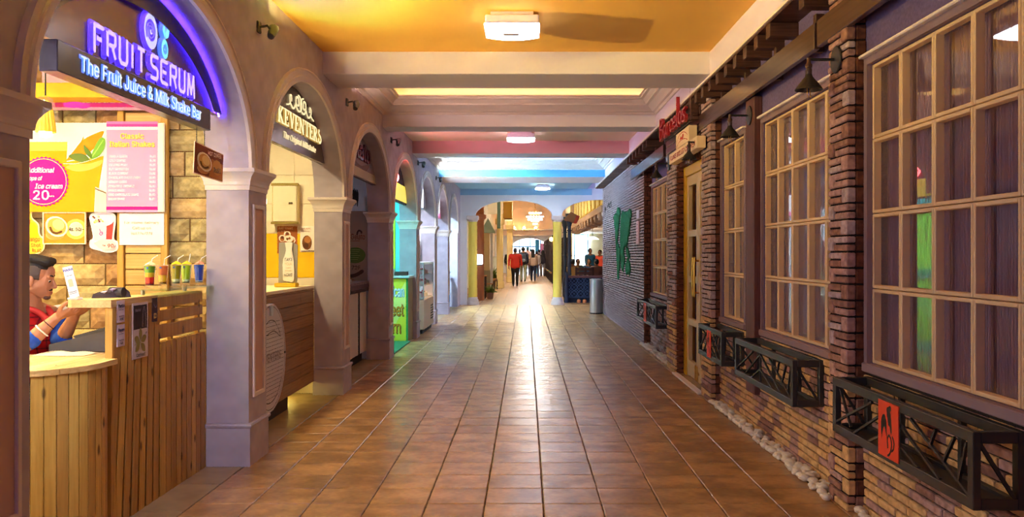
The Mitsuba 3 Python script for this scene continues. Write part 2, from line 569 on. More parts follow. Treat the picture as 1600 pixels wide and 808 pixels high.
# ---- ceiling: flat bays, deep beams and two trays with cornices
XF = 1.72
B = [(8.27, 8.97), (11.69, 12.15), (14.76, 15.45), (19.27, 20.80)]
ceiling = obj('ceiling', box(XL - 0.3, XF + 0.1, YA, B[0][0] + 0.05, CEIL, CEIL + 0.1), 'ceiling_ochre_lit', kind='structure')
obj('rose_bay', box(XL - 0.05, XF + 0.05, B[1][1] - 0.03, B[2][0] + 0.03, CEIL, CEIL + 0.1), 'ceiling_rose_lit', ceiling)
obj('blue_bay', box(XL - 0.05, XF + 0.05, B[3][1] - 0.03, YE + 0.2, CEIL, CEIL + 0.1), 'ceiling_blue_lit', ceiling)
for (y0, y1), m in zip(B, ('beam_paint', 'beam_paint', 'beam_rose_lit', 'beam_blue_lit')):
    obj('beam', cbox(XL - 0.02, XF + 0.02, y0, y1, 3.14, 3.75, 0.006), 'beam_paint', ceiling)
obj('beam_front', box(XL, XF, B[2][0] - 0.004, B[2][0] + 0.01, 3.146, CEIL), 'beam_rose_lit', ceiling)  # thin sheet that carries the rose light on the beam front
obj('beam_front', box(XL, XF, B[3][0] - 0.004, B[3][0] + 0.01, 3.146, CEIL), 'beam_blue_lit', ceiling)  # thin sheet that carries the blue light on the beam front
for q, (y0, y1) in enumerate(((B[0][1], B[1][0]), (B[2][1], B[3][0]))):
    tray = obj('tray', box(XL - 0.05, XF + 0.05, y0 - 0.05, y1 + 0.05, 3.66, 3.72), 'beam_paint' if q else 'ceiling_ochre_lit', ceiling)
    # crown moulding, stepping inwards and upwards all round
    lv = [(3.30, 0.0), (3.30, 0.02), (3.33, 0.03), (3.335, 0.06), (3.36, 0.08), (3.40, 0.13), (3.405, 0.16), (3.43, 0.165), (3.47, 0.2), (3.475, 0.235), (3.50, 0.24), (3.50, 0.255), (3.52, 0.255), (3.52, 0.10), (3.53, 0.0)]
    v = np.array([[x, y, z] for z, o in lv for x, y in ((XL + o, y0 + o), (XF - o, y0 + o), (XF - o, y1 - o), (XL + o, y1 - o))])
    f = [[l * 4 + i, l * 4 + (i + 1) % 4, l * 4 + 4 + (i + 1) % 4, l * 4 + 4 + i][::-1] for l in range(len(lv) - 1) for i in range(4)]
    obj('cornice', (v, np.array(f)), 'trim_plaster', tray)
    strip = [box(XL + 0.06, XF - 0.06, y0 + 0.05, y0 + 0.08, 3.535, 3.55), box(XL + 0.06, XF - 0.06, y1 - 0.08, y1 - 0.05, 3.535, 3.55)]
    obj('cove_light', cat(strip), 'emitter_face', tray, emit=COVE_BLUE if q else COVE_WARM)

# ---- fascia and soffit over the right side
trim = obj('trim_1', box(XF, XF + 0.09, YA, 21.95, 3.125, 3.42), 'fascia_paint', kind='structure')
obj('lower_lip', box(XF - 0.012, XF + 0.1, YA, 21.95, 3.105, 3.125), 'trim_plaster', trim)
obj('soffit', box(XF, 2.3, YA, 21.95, 3.09, 3.104), 'rafter_wood', trim)

# ---- right wall: the plastered body with openings, brick skins and piers
W1 = dict(y0=2.71, y1=4.93, n=6)
W2 = dict(y0=5.33, y1=7.14, n=5)
W2B = dict(y0=7.72, y1=8.62, n=2)
W3 = dict(y0=11.44, y1=14.2, n=6)
ZW0, ZW1 = 0.845, 2.51
body = rect(YA, 0, 11.40, 3.1)
for w in (W1, W2, W2B):
    body = body.difference(rect(w['y0'], ZW0, w['y1'], ZW1))
body = body.difference(rect(9.17, -1, 10.74, 2.5))
wr = extrude(body, 0.2)
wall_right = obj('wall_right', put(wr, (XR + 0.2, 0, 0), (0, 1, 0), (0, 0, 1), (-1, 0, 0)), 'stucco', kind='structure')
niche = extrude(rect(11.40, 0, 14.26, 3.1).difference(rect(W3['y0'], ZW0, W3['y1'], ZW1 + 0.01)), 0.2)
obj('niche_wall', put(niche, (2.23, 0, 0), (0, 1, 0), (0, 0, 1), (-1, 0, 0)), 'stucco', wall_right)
obj('far_wall', box(1.912, 2.2, 14.25, 21.9, 0, 3.1), 'mortar', wall_right)
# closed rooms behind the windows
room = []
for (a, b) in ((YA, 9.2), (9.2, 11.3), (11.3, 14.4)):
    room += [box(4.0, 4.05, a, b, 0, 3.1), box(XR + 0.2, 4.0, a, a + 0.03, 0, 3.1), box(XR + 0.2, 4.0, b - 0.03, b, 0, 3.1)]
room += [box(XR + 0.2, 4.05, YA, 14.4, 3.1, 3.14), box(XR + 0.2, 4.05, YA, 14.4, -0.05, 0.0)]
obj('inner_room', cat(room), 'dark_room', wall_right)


def brick(parent, a0, a1, z0, z1, x0, x1, m, name='brick', c=0.006):
    j = rng.uniform(-0.005, 0.005)
    return obj(name, cbox(x0 + j, x1, a0, a1, z0, z1, c), m, parent)


def courses(a0, a1, z0, z1, h, ln, gap, r):
    """Running bond: yields rectangles."""
    z, k = z0, 0
    while z < z1 - 0.02:
        y = a0 - (ln / 2 if k % 2 else 0) - r.uniform(0, 0.3 * ln)
        while y < a1:
            l2 = ln * r.uniform(0.85, 1.15)
            b0, b1 = max(y, a0), min(y + l2 - gap, a1)
            if b1 - b0 > 0.03:
                yield b0, b1, z, min(z + h - gap, z1)
            y += l2
        z += h
        k += 1


WALLMIX = [3, 3, 0, 3, 1, 3, 0, 3]  # mostly ochre: warm shop light put into the brick colours
skin_ = obj('brick_skirting', box(XR - 0.005, XR + 0.01, 1.7, 4.98, 0, 0.79), 'mortar', kind='structure')
for a0, a1, z0, z1 in courses(1.75, 4.98, 0, 0.79, 0.049, 0.20, 0.009, rng):
    brick(skin_, a0, a1, z0, z1, XR - 0.02, XR, BRICKS[WALLMIX[rng.randrange(8)]])
skin_ = obj('brick_skirting', box(XR - 0.005, XR + 0.01, 5.3, 8.66, 0, 0.79), 'mortar', kind='structure')
for a0, a1, z0, z1 in courses(5.31, 8.66, 0, 0.79, 0.0495, 0.208, 0.009, rng):
    brick(skin_, a0, a1, z0, z1, XR - 0.02, XR, BRICKS[WALLMIX[rng.randrange(8)]])
skin_ = obj('brick_skirting', box(2.015, 2.04, 11.38, 14.25, 0, 0.79), 'mortar', kind='structure')
for a0, a1, z0, z1 in courses(11.39, 14.24, 0, 0.79, 0.052, 0.21, 0.009, rng):
    brick(skin_, a0, a1, z0, z1, 2.0, 2.02, BRICKS[(2, 0, 2, 1)[rng.randrange(4)]])

# far wall: long thin bricks, past what can be picked apart one by one
far_w = wall_right
tri = []
for a0, a1, z0, z1 in courses(14.25, 21.9, 0, 3.1, 0.0475, 0.23, 0.0165, rng):
    j = rng.uniform(-0.004, 0.004)
    tri.append(cbox(1.895 + j, 1.93, a0, a1, z0, z1, 0.005))
obj('far_brickwork', cat(tri), 'brick_pale_lit', far_w, kind='stuff')
# the brick return of the far wall beside the recessed window, and the end of the wall
ret = obj('brick_return', box(1.905, 2.05, 14.235, 14.26, 0, 3.1), 'mortar', wall_right)
for k in range(41):
    z = k * 0.075
    s = 0.05 if k % 2 else 0.0
    for x0, x1 in ((1.9, 1.95 + s), (1.958 + s, 2.045)):
        obj('brick', cbox(x0, x1, 14.222 + rng.uniform(-.004, .004), 14.245, z, min(z + 0.066, 3.1), 0.005), 'brick_dark', ret)


def pier(y0, y1, z1, x0=1.81, mats=(0, 0, 1, 2, 1), lower=(3, 3, 1, 0)):
    """A brick pier: pairs of flat bricks beside an upright one, sides alternating; a plain flank towards the viewer, its shade put into darker brick."""
    p = obj('brick_pier', box(x0 + 0.014, XR + 0.02, y0 + 0.014, y1 - 0.005, 0, z1), 'mortar', kind='structure')
    w, up, h, k, z = y1 - y0, 0.3 * (y1 - y0), 0.092, 0, 0.0
    while z < z1 - 0.03:
        t = min(h, z1 - z)
        left = k % 2 == 0
        u0, u1 = (y1 - up, y1) if left else (y0, y0 + up)
        f0, f1 = (y0, y1 - up) if left else (y0 + up, y1)
        mm = mats if z > 0.75 else lower  # ochre bricks low down carry the warm shop light as colour
        g = 0.0105
        brick(p, u0, u1 - g * left, z, z + t - g, x0, x0 + 0.05, BRICKS[mm[rng.randrange(len(mm))]])
        brick(p, f0 + (0 if left else g), f1 - g, z, z + t / 2 - g, x0, x0 + 0.05, BRICKS[mm[rng.randrange(len(mm))]])
        brick(p, f0 + (0 if left else g), f1 - g, z + t / 2, z + t - g, x0, x0 + 0.05, BRICKS[mm[rng.randrange(len(mm))]])
        obj('brick', cbox(x0 + 0.052, XR, y0 + rng.uniform(-.004, .004), y0 + 0.04, z, z + t - g, 0.006), 'brick_dark' if z > .7 or k % 3 else 'brick_brown', p)
        z += h
        k += 1
    return p


pier(4.98, 5.30, 3.09)
pier(8.66, 9.15, 3.09, mats=(2, 2, 0, 2))
pier(10.75, 11.39, 2.62, mats=(2, 2, 2, 1))
# flank of the door recess, its shade put into darker brick
dr_ = obj('brick_return', box(1.90, 1.975, 10.73, 10.76, 0, 2.62), 'mortar', wall_right)
for k in range(36):
    z = k * 0.0725
    obj('brick', cbox(1.83, 1.96, 10.722 + rng.uniform(-.003, .003), 10.745, z, z + 0.064, 0.005), 'brick_dark', dr_)
# dark planks behind the shop sign over the door
pl = obj('sign_backing', box(1.83, XR, 9.15, 11.39, 2.63, 3.09), 'rafter_wood', wall_right)
for k in range(5):
    obj('plank', cbox(1.80, 1.84, 9.16, 11.38, 2.64 + k * 0.09, 2.722 + k * 0.09, 0.006), 'beam_wood', pl)
obj('door_lintel', box(XR - 0.06, XR + 0.1, 9.15, 10.76, 2.50, 2.64), 'brick_dark', wall_right)

# upright timber on the wall between the two smaller windows
tp = obj('timber_post', cbox(1.85, XR, 7.17, 7.44, 0.31, 2.74, 0.006), 'post_wood', kind='structure')


# ---- windows: each pane has a sash of its own with the glass set deep in it
def window(name, y0, y1, n, xp, rows=4, step=None):
    w = obj(name, cat([box(xp - 0.03, xp + 0.1, y0 - 0.055, y0, ZW0 - 0.05, ZW1 + 0.04), box(xp - 0.03, xp + 0.1, y1, y1 + 0.045, ZW0 - 0.05, ZW1 + 0.04),
                       box(xp - 0.03, xp + 0.1, y0, y1, ZW1, ZW1 + 0.04)]), 'surround_paint', kind='structure')
    obj('sill', cbox(xp - 0.045, xp + 0.1, y0 - 0.055, y1 + 0.045, ZW0 - 0.05, ZW0, 0.006), 'surround_paint', w)
    obj('head_ledge', cbox(xp - 0.06, xp + 0.02, y0 - 0.06, y1 + 0.05, ZW1 + 0.04, ZW1 + 0.058, 0.004), 'trim_plaster', w)
    dy, dz = (y1 - y0) / n, (ZW1 - ZW0) / rows
    t, d = 0.019, 0.044
    for r in range(rows):
        for c in range(n):
            a0, a1, b0, b1 = y0 + c * dy + 0.002, y0 + (c + 1) * dy - 0.002, ZW0 + r * dz + 0.002, ZW0 + (r + 1) * dz - 0.002
            s = obj('sash', cat([cbox(xp, xp + d, a0, a0 + t, b0, b1, 0.003), cbox(xp, xp + d, a1 - t, a1, b0, b1, 0.003),
                                 cbox(xp, xp + d, a0 + t, a1 - t, b0, b0 + t, 0.003), cbox(xp, xp + d, a0 + t, a1 - t, b1 - t, b1, 0.003)]), 'sash_paint', w)
            x = xp + d - 0.004
            obj('pane', (np.array([[x, a0 + t, b0 + t], [x, a1 - t, b0 + t], [x, a1 - t, b1 - t], [x, a0 + t, b1 - t]]), np.array([[0, 3, 2], [0, 2, 1]])), 'glass', s)
    return w


window('window_1', W1['y0'], W1['y1'], W1['n'], XR + 0.012)
window('window_2', W2['y0'], W2['y1'], W2['n'], XR + 0.012)
window('window_3', W2B['y0'], W2B['y1'], W2B['n'], XR + 0.012)
window('window_4', W3['y0'], W3['y1'], W3['n'], 2.04)

# ---- the yellow door with glazed panels
dx = XR + 0.012
door = obj('door_1', cat([cbox(dx - 0.02, dx + 0.1, 10.6, 10.73, 0.0, 2.50, 0.005), cbox(dx - 0.02, dx + 0.1, 9.17, 9.25, 0, 2.5, 0.005), cbox(dx - 0.02, dx + 0.1, 9.25, 10.6, 2.38, 2.50, 0.005)]), 'door_paint', kind='structure')
for (a0, a1) in ((9.93, 10.6), (9.25, 9.92)):
    leaf = []
    zs = [0.02, 0.2, 0.62, 0.7, 1.12, 1.2, 1.66, 1.74, 2.26, 2.38]
    leaf += [cbox(dx, dx + 0.045, a0, a0 + 0.1, 0.01, 2.38, 0.004), cbox(dx, dx + 0.045, a1 - 0.1, a1, 0.01, 2.38, 0.004)]
    for k in range(0, 10, 2):
        leaf.append(cbox(dx, dx + 0.045, a0 + 0.1, a1 - 0.1, zs[k], zs[k + 1], 0.004))
    lf = obj('leaf', cat(leaf), 'leaf_paint', door)
    for k in range(1, 9, 2):
        x = dx + 0.025
        obj('pane', (np.array([[x, a0 + .1, zs[k]], [x, a1 - .1, zs[k]], [x, a1 - .1, zs[k + 1]], [x, a0 + .1, zs[k + 1]]]), np.array([[0, 3, 2], [0, 2, 1]])), 'glass', lf)
    for z in (0.3, 1.0, 1.75, 2.2):
        if a0 > 9.9:
            obj('hinge', cbox(dx - 0.028, dx - 0.005, 10.62, 10.65, z, z + 0.2, 0.004), 'brass', door)
    ys = a0 + 0.05 if a0 > 9.9 else a1 - 0.05
    obj('handle', cat([tube([(dx - 0.05, ys, 0.98), (dx - 0.055, ys, 1.1), (dx - 0.055, ys, 1.3), (dx - 0.05, ys, 1.42)], 0.011), tube([(dx, ys, 1.02), (dx - 0.05, ys, 1.02)], 0.01), tube([(dx, ys, 1.38), (dx - 0.05, ys, 1.38)], 0.01)]), 'brass', lf, smooth=40)
    obj('bolt', cat([tube([(dx - 0.02, ys, 0.03), (dx - 0.02, ys, 0.2)], 0.009), cbox(dx - 0.016, dx, ys - 0.02, ys + 0.02, 0.1, 0.13)]), 'brass', lf)
obj('threshold', cbox(1.79, dx + 0.05, 9.16, 10.74, 0, 0.012, 0.004), 'border_stone', door)
tag(obj('threshold_edge', cbox(1.775, 1.845, 9.15, 10.76, 0, 0.02, 0.004), 'trim_plaster', door), 'white painted edge of the threshold')

# ---- end wall with its two arches
def end_arch(cx, a, spring, b):
    t = np.linspace(0, PI, 41)
    return Polygon(np.vstack([[[cx + a, -1]], np.column_stack([cx + a * np.cos(t), spring + b * np.sin(t)]), [[cx - a, -1]]]))


ew = rect(-2.35, 0, 3.4, 3.62).difference(rect(-1.71, -1, -1.4, 2.575)).difference(rect(0.6, -1, 1.2, 2.575)).difference(end_arch(-0.36, 1.11, 2.57, 0.45)).difference(end_arch(2.12, 1.09, 2.57, 0.47))
wall_end = obj('wall_end', on_front(extrude(ew, 0.26), 0, 0, 25.76), 'end_white_lit', kind='structure')
M('end_blue_lit', S(150, 196, 224), 0.75, 0.2)  # blue light at the corridor end put into the colour
obj('blue_band', box(-2.3, 1.9, 25.485, 25.51, 3.17, CEIL), 'end_blue_lit', wall_end)
obj('left_return', box(-2.3, -2.18, 24.94, 25.5, 0, 3.4), 'end_blue_lit', wall_end)
for cx in (-1.545, 0.905):
    col = obj('column', lathe([(0.0, 0.22), (0.125, 0.22), (0.125, 2.42), (0, 2.42)], (cx, 25.62, 0), 20), 'vcol', wall_end, color=S(240, 216, 96), smooth=40)
    obj('column_base', lathe([(0.19, 0), (0.19, 0.07), (0.17, 0.09), (0.165, 0.14), (0.14, 0.17), (0.135, 0.22), (0.0, 0.22)], (cx, 25.62, 0), 20), 'trim_plaster', col, smooth=30)
    obj('column_capital', cat([lathe([(0.125, 2.40), (0.14, 2.42), (0.15, 2.44), (0.15, 2.46)], (cx, 25.62, 0), 20), cbox(cx - 0.17, cx + 0.17, 25.45, 25.79, 2.46, 2.575)]), 'trim_plaster', col)
# ================================================================== shops on the left
XB = -4.6
SIGN_X = -2.06
# partitions between the shops, their back walls and ceilings
part_y = {2: 6.20, 3: 9.24, 4: 12.32, 5: 15.40, 6: 18.48, 7: 21.56}
M('cream_panel', S(240, 226, 196), 0.45, 0.4)
M('shop_white', S(226, 226, 226), 0.6, 0.3)
M('shop_teal', S(120, 210, 214), 0.6, 0.3)
ws = obj('wall_shops', cat([box(XB - 0.1, XB, YA, 25.5, 0, 3.0), box(XB, XLI, YA, 25.5, 2.96, 3.04), box(XB, XLI, 24.95, 25.4, 0, 3.0)]), 'shop_white', kind='structure')
obj('partition', box(XB, XLI, 2.9, 3.0, 0, 3.0), 'shop_white', ws)
for k, m in ((3, 'cream_panel'), (4, 'shop_white'), (5, 'shop_teal'), (6, 'shop_white'), (7, 'shop_white')):
    obj('partition', box(XB, XLI, part_y[k], part_y[k] + 0.1, 0, 3.0), m, ws)
M('stone_mortar', S(112, 88, 54), .9, .1)
stone_wall = obj('wall_stone', box(XB, XLI, 6.22, 6.36, 0, 3.0), 'stone_mortar', kind='structure')


def rough_stone(x0, x1, z0, z1, seed):
    nx, nz = max(3, int((x1 - x0) / 0.045)), 4
    gx, gz = np.meshgrid(np.linspace(x0, x1, nx), np.linspace(z0, z1, nz), indexing='ij')
    e = (np.minimum(np.minimum(gx - x0, x1 - gx), np.minimum(gz - z0, z1 - gz)) > 1e-6).astype(float)
    q = np.stack([gx * 11, gz * 11, np.full(gx.shape, seed * 3.7)], -1)
    d = e * (0.016 + 0.036 * meshkit.fbm(q, 3, seed % 50))
    v = np.stack([gx, 6.215 - d, gz], -1).reshape(-1, 3)
    i, j = np.meshgrid(np.arange(nx - 1), np.arange(nz - 1), indexing='ij')
    f = np.stack([i * nz + j, (i + 1) * nz + j, (i + 1) * nz + j + 1, i * nz + j + 1], -1).reshape(-1, 4)
    ring = [a * nz for a in range(nx)] + [(nx - 1) * nz + b for b in range(1, nz)] + [a * nz + nz - 1 for a in range(nx - 2, -1, -1)] + [b for b in range(nz - 2, 0, -1)]
    n = len(v)
    back = v[ring] * [1, 0, 1] + [0, 6.235, 0]
    f2 = [[ring[a], n + a, n + (a + 1) % len(ring), ring[(a + 1) % len(ring)]] for a in range(len(ring))]
    return VF((np.vstack([v, back]), np.vstack([f, f2])))


z, k = 0.78, 0
r = random.Random(3)
while z < 2.95:
    h = r.uniform(0.14, 0.175)
    x = XLI
    while x > -3.95:
        l = r.uniform(0.13, 0.42) if x > -2.6 else r.uniform(0.22, 0.46)
        obj('stone', rough_stone(x - l + 0.009, x - 0.004, z + 0.004, min(z + h - 0.004, 2.96), k), STONES[(0, 1, 2, 0, 2)[r.randrange(5)]], stone_wall)
        x -= l
        k += 1
    z += h


# ---- unseen round downlights added in the shop ceilings to light the shops
def downlight(x, y, z, power, lab, rad=0.09, group=None, weight=2.0):
    d = thing('downlight', lab, 'ceiling light', group)
    obj('rim', lathe([(rad + 0.025, z), (rad + 0.025, z - 0.012), (rad, z - 0.016), (rad, z)], (x, y, 0), 20), 'shop_white', d)
    ring = [(x + rad * math.cos(a), y + rad * math.sin(a), z - 0.012) for a in np.linspace(0, 2 * PI, 21)[:-1]]
    v = np.array(ring + [(x, y, z - 0.012)])
    f = np.array([[(i + 1) % 20, i, 20] for i in range(20)])
    obj('diffuser', (v, f), 'emitter_face', d, emit=power, weight=weight)


tl = thing('tube_lamp', 'added upright cool white tube lamp, unseen on the inner side of the pillar nearest the viewer', 'tube lamp')  # unseen lamp added to light the next pillar
obj('holder', cbox(-2.09, -2.03, 3.383, 3.40, 1.25, 2.25, .004), 'shop_white', tl)
obj('tube', tube([(-2.06, 3.418, 1.28), (-2.06, 3.418, 2.22)], .014, 10), 'emitter_face', tl, emit=TUBE_COOL, weight=3.0)
downlight(-2.75, 4.5, 2.95, SHOP_WARM, 'added round warm downlight over the juice counter, unseen behind its sign', 0.13)
downlight(-4.1, 4.5, 2.95, SHOP_WARM_DEEP, 'added unseen round warm downlight deep inside the juice bar', 0.13, weight=3.0)  # set deep so its warm light reaches the right wall
downlight(-2.8, 7.8, 2.95, SHOP_WARM_B, 'added unseen round warm downlight above the milkshake counter', 0.13)
downlight(-3.0, 10.8, 2.95, SHOP_DIM, 'added dim round downlight, unseen in the unlit gelato shop', 0.09)
downlight(-2.9, 13.8, 2.95, SHOP_TEAL, 'added unseen cyan downlight of the sweet corn shop', 0.15)
downlight(-2.9, 17.0, 2.95, SHOP_WHITE, 'added unseen white downlight over the glass display case shop', 0.15)
downlight(-2.9, 20.0, 2.95, SHOP_BLUE, 'added unseen bluish downlight in the shop under the pink and white sign', 0.15)
downlight(-2.8, 23.2, 2.95, SHOP_SKYBLUE, 'added unseen sky blue downlight in the last arch in place of daylight', 0.2)  # added lamp standing in for blue daylight at this opening


# ---- signs that fill the arches
def arch_board(name, k, z0, m, lab, inset=0.0, color=None, y0=None, y1=None):
    key = thing(name, lab, 'sign')
    s = arch_shape(k, -0.004).intersection(rect(-5, z0, 40, 5))
    obj('board', put(extrude(s, 0.05), (SIGN_X - 0.05 - inset, 0, 0), (0, 1, 0), (0, 0, 1), (1, 0, 0)), m, key, color=color)
    return key


def ring_shape(cx, cy, a0, a1, w, turns, n=60):
    t = np.linspace(0, 1, n)
    rr = a0 + (a1 - a0) * t
    an = turns * 2 * PI * t
    return stroke(np.column_stack([cx + rr * np.cos(an), cy + rr * np.sin(an)]), w)


# the juice bar: maroon board with lilac channel letters, black box with the second line
sa = arch_board('juice_bar_sign', 2, 2.385, 'vcol_gloss', 'dark maroon arched sign with glowing lilac letters and a spiral fruit over the juice bar', color=S(74, 36, 34))
LET = (0.21, 0.17, 0.38)
HALO = (0.02, 0.005, 0.5)


def techno(word, h):
    """Wide cut letters drawn with straight strokes."""
    G = {'F': [[(0, 0), (0, 1), (.62, 1)], [(.16, .52), (.55, .52)]], 'R': [[(0, 0), (0, 1)], [(0.12, 1), (.55, 1), (.62, .9), (.62, .6), (.5, .5), (.2, .5)], [(.36, .5), (.64, 0)]],
         'U': [[(0, 1), (0, .15), (.12, 0), (.5, 0), (.62, .15), (.62, 1)]], 'I': [[(.1, 0), (.1, 1)]], 'T': [[(0, 1), (.66, 1)], [(.33, 1), (.33, 0)]],
         'S': [[(.62, 1), (.12, 1), (0, .88), (0, .62), (.12, .52), (.5, .48), (.62, .38), (.62, .12), (.5, 0), (0, 0)]],
         'E': [[(.62, 1), (.1, 1), (0, .9), (0, .1), (.1, 0), (.62, 0)], [(.14, .5), (.56, .5)]], 'M': [[(0, 0), (.1, 1), (.4, .1), (.7, 1), (.8, 0)]]}
    W = {'I': .2, 'M': .8}
    x, out = 0.0, []
    for ch in word:
        if ch == ' ':
            x += 0.3
            continue
        for s in G[ch]:
            out.append(stroke([(x + a, b) for a, b in s], 0.19, 0 if len(s) < 3 else 1))
        x += W.get(ch, .62) + 0.36
    g = unary_union(out)
    return affinity.scale(affinity.translate(g, 0.1, 0.1), h / 1.2, h / 1.2, origin=(0, 0))


def fit(g, x0, x1, y0, y1):
    a, b, c, d = g.bounds
    return affinity.translate(affinity.scale(affinity.translate(g, -a, -b), (x1 - x0) / (c - a), (y1 - y0) / (d - b), origin=(0, 0)), x0, y0)


def lit_letters(parent, g, x, face, halo, grow=0.014, depth=0.018, name='letter', side=None, whole=None):
    """Raised channel letters: a bright face on a body whose sides glow in the halo's colour, over a thin halo plate."""
    if halo is not None:
        obj((whole or 'lettering') + '_halo', on_left(extrude(g.buffer(grow), 0.003), 0, 0, x), 'emitter_face', parent, emit=tuple(c * .55 for c in halo), weight=0.2)
    ps = [g] if whole else polys(g)
    for q in ps:
        k = obj(whole or name, on_left(extrude(q, depth), 0, 0, x + 0.003), 'emitter_face', parent, emit=side or halo or tuple(c * .5 for c in face), weight=0.3 / len(ps))
        fc = obj('face', on_left(extrude(q.buffer(-.001), 0.0015), 0, 0, x + 0.003 + depth), 'emitter_face', k, emit=face, weight=0.4 / len(ps))
        if whole == 'second_line':
            tag(k, kind='stuff')
            tag(fc, kind='stuff')


lit_letters(sa, fit(techno('FRUIT SERUM', 1), 4.16, 5.44, 2.405, 2.55), SIGN_X, LET, HALO)
# the spiral fruit with leaves and the small teal fruit beside it
cy, cz = 4.80, 2.665
fruit = ell(cy, cz, 0.085, 0.098).difference(ring_shape(cy, cz, 0.012, 0.062, 0.016, 2.6))
leaf1 = Polygon(np.vstack([curve([(cy - .005, cz + .1), (cy - .085, cz + .17), (cy - .07, cz + .27), (cy - .002, cz + .2), (cy - .005, cz + .1)], 30)]))
leaf2 = Polygon(np.vstack([curve([(cy + .01, cz + .1), (cy + .09, cz + .15), (cy + .08, cz + .255), (cy + .015, cz + .2), (cy + .01, cz + .1)], 30)]))
lit_letters(sa, unary_union([fruit, leaf1.buffer(-.004), leaf2.buffer(-.004)]), SIGN_X, (0.17, 0.19, 0.36), HALO, 0.014, whole='fruit_logo')
cy, cz = 4.985, 2.61
small = unary_union([ell(cy, cz, 0.045, 0.055).difference(ring_shape(cy, cz, 0.006, 0.03, 0.009, 2.2)), Polygon(curve([(cy, cz + .06), (cy - .03, cz + .1), (cy - .012, cz + .14), (cy + .008, cz + .1), (cy, cz + .06)], 20)),
                     Polygon(curve([(cy + .01, cz + .06), (cy + .05, cz + .08), (cy + .06, cz + .14), (cy + .02, cz + .11), (cy + .01, cz + .06)], 20))])
lit_letters(sa, small, SIGN_X, (0.03, 0.3, 0.36), (0.01, 0.06, 0.4), 0.01, whole='small_fruit_logo')
c_, a_, b_ = arch(2)
led = [(SIGN_X + 0.012, c_ + (a_ - 0.05) * math.cos(q), SPRING + (b_ - 0.05) * math.sin(q)) for q in np.linspace(0.42, 2.2, 40)]
lip = arch_shape(2, -0.036).difference(arch_shape(2, -0.145)).intersection(rect(3, 2.385, 7, 4))
obj('led_channel', on_left(extrude(lip, 0.005), 0, 0, SIGN_X + 0.024), 'vcol_gloss', sa, color=S(20, 18, 40))
obj('led_strip', tube(led, 0.006, 6), 'emitter_face', sa, emit=LED_BLUE)
bx = obj('sign_box', cbox(-2.082, -2.0, 3.77, 5.60, 2.235, 2.372, 0.004), 'vcol_gloss', sa, color=S(22, 18, 24))
g = text_shape('The Fruit Juice & Milk Shake Bar', 0.068, False, width=1.47)
lit_letters(bx, affinity.translate(g, 3.95, 2.275), -2.0, (0.27, 0.36, 0.38), (0.01, 0.09, 0.5), 0.006, 0.005, whole='second_line')
tag(obj('pink_sticker', on_front(cat([extrude(ell(0, 0, .055, .016), .003), extrude(ell(.05, -.006, .035, .013), .003)]), -2.33, 2.222, 4.55), 'vcol', bx, color=S(230, 40, 150)), 'pink sticker under the black box')

# the milkshake bar
sb = arch_board('milkshake_bar_sign', 3, 2.375, 'vcol_gloss', 'dark grey arched sign with cream glowing serif letters and scrollwork', color=S(58, 48, 48))
CREAM = (0.36, 0.29, 0.15)


def slab_serif(word):
    """Heavy condensed letters with slab feet."""
    b, s, h = 0.2, 0.11, 1.0
    st = lambda x: unary_union([rect(x, 0, x + b, h), rect(x - .07, 0, x + b + .07, s), rect(x - .07, h - s, x + b + .07, h)])
    ln = lambda p, w=0.17: stroke(p, w, 0)
    def glyph(c):
        if c == 'K':
            return unary_union([st(0), ln([(.15, .42), (.52, .95)], .12), ln([(.24, .5), (.55, .05)], .2), rect(.38, 0, .72, s), rect(.38, h - s, .68, h)]), .72
        if c == 'E':
            return unary_union([st(0), rect(0, 0, .55, s), rect(0, h - s, .55, h), rect(.45, 0, .55, .28), rect(.45, .72, .55, h), rect(.1, .45, .4, .55), rect(.34, .36, .42, .64)]), .56
        if c == 'V':
            return unary_union([ln([(.1, .98), (.36, .03)], .2), ln([(.36, .03), (.58, .98)], .11), rect(-.05, h - s, .3, h), rect(.44, h - s, .72, h)]), .70
        if c == 'N':
            return unary_union([rect(0, 0, .12, h), rect(.52, 0, .64, h), ln([(.08, .97), (.56, .03)], .2), rect(-.07, 0, .2, s), rect(.44, h - s, .72, h), rect(-.07, h - s, .2, h)]), .70
        if c == 'T':
            return unary_union([st(.25), rect(0, h - s, .7, h), rect(0, .7, .1, h), rect(.6, .7, .7, h)]), .70
        if c == 'R':
            return unary_union([st(0), ell(.28, .74, .28, .26).difference(ell(.28, .74, .11, .14)).intersection(rect(.1, .4, 1, 1)), ln([(.3, .5), (.52, .05)], .19), rect(.4, 0, .7, s)]), .70
        t = curve([(.55, .72), (.5, .88), (.28, .93), (.1, .8), (.16, .6), (.42, .46), (.5, .26), (.34, .08), (.12, .1), (.06, .28)], 40)
        return stroke(t, 0.17), .62
    x, out = 0, []
    for ch in word:
        g, w = glyph(ch)
        out.append(affinity.translate(g, x, 0))
        x += w + 0.1
    return unary_union(out)


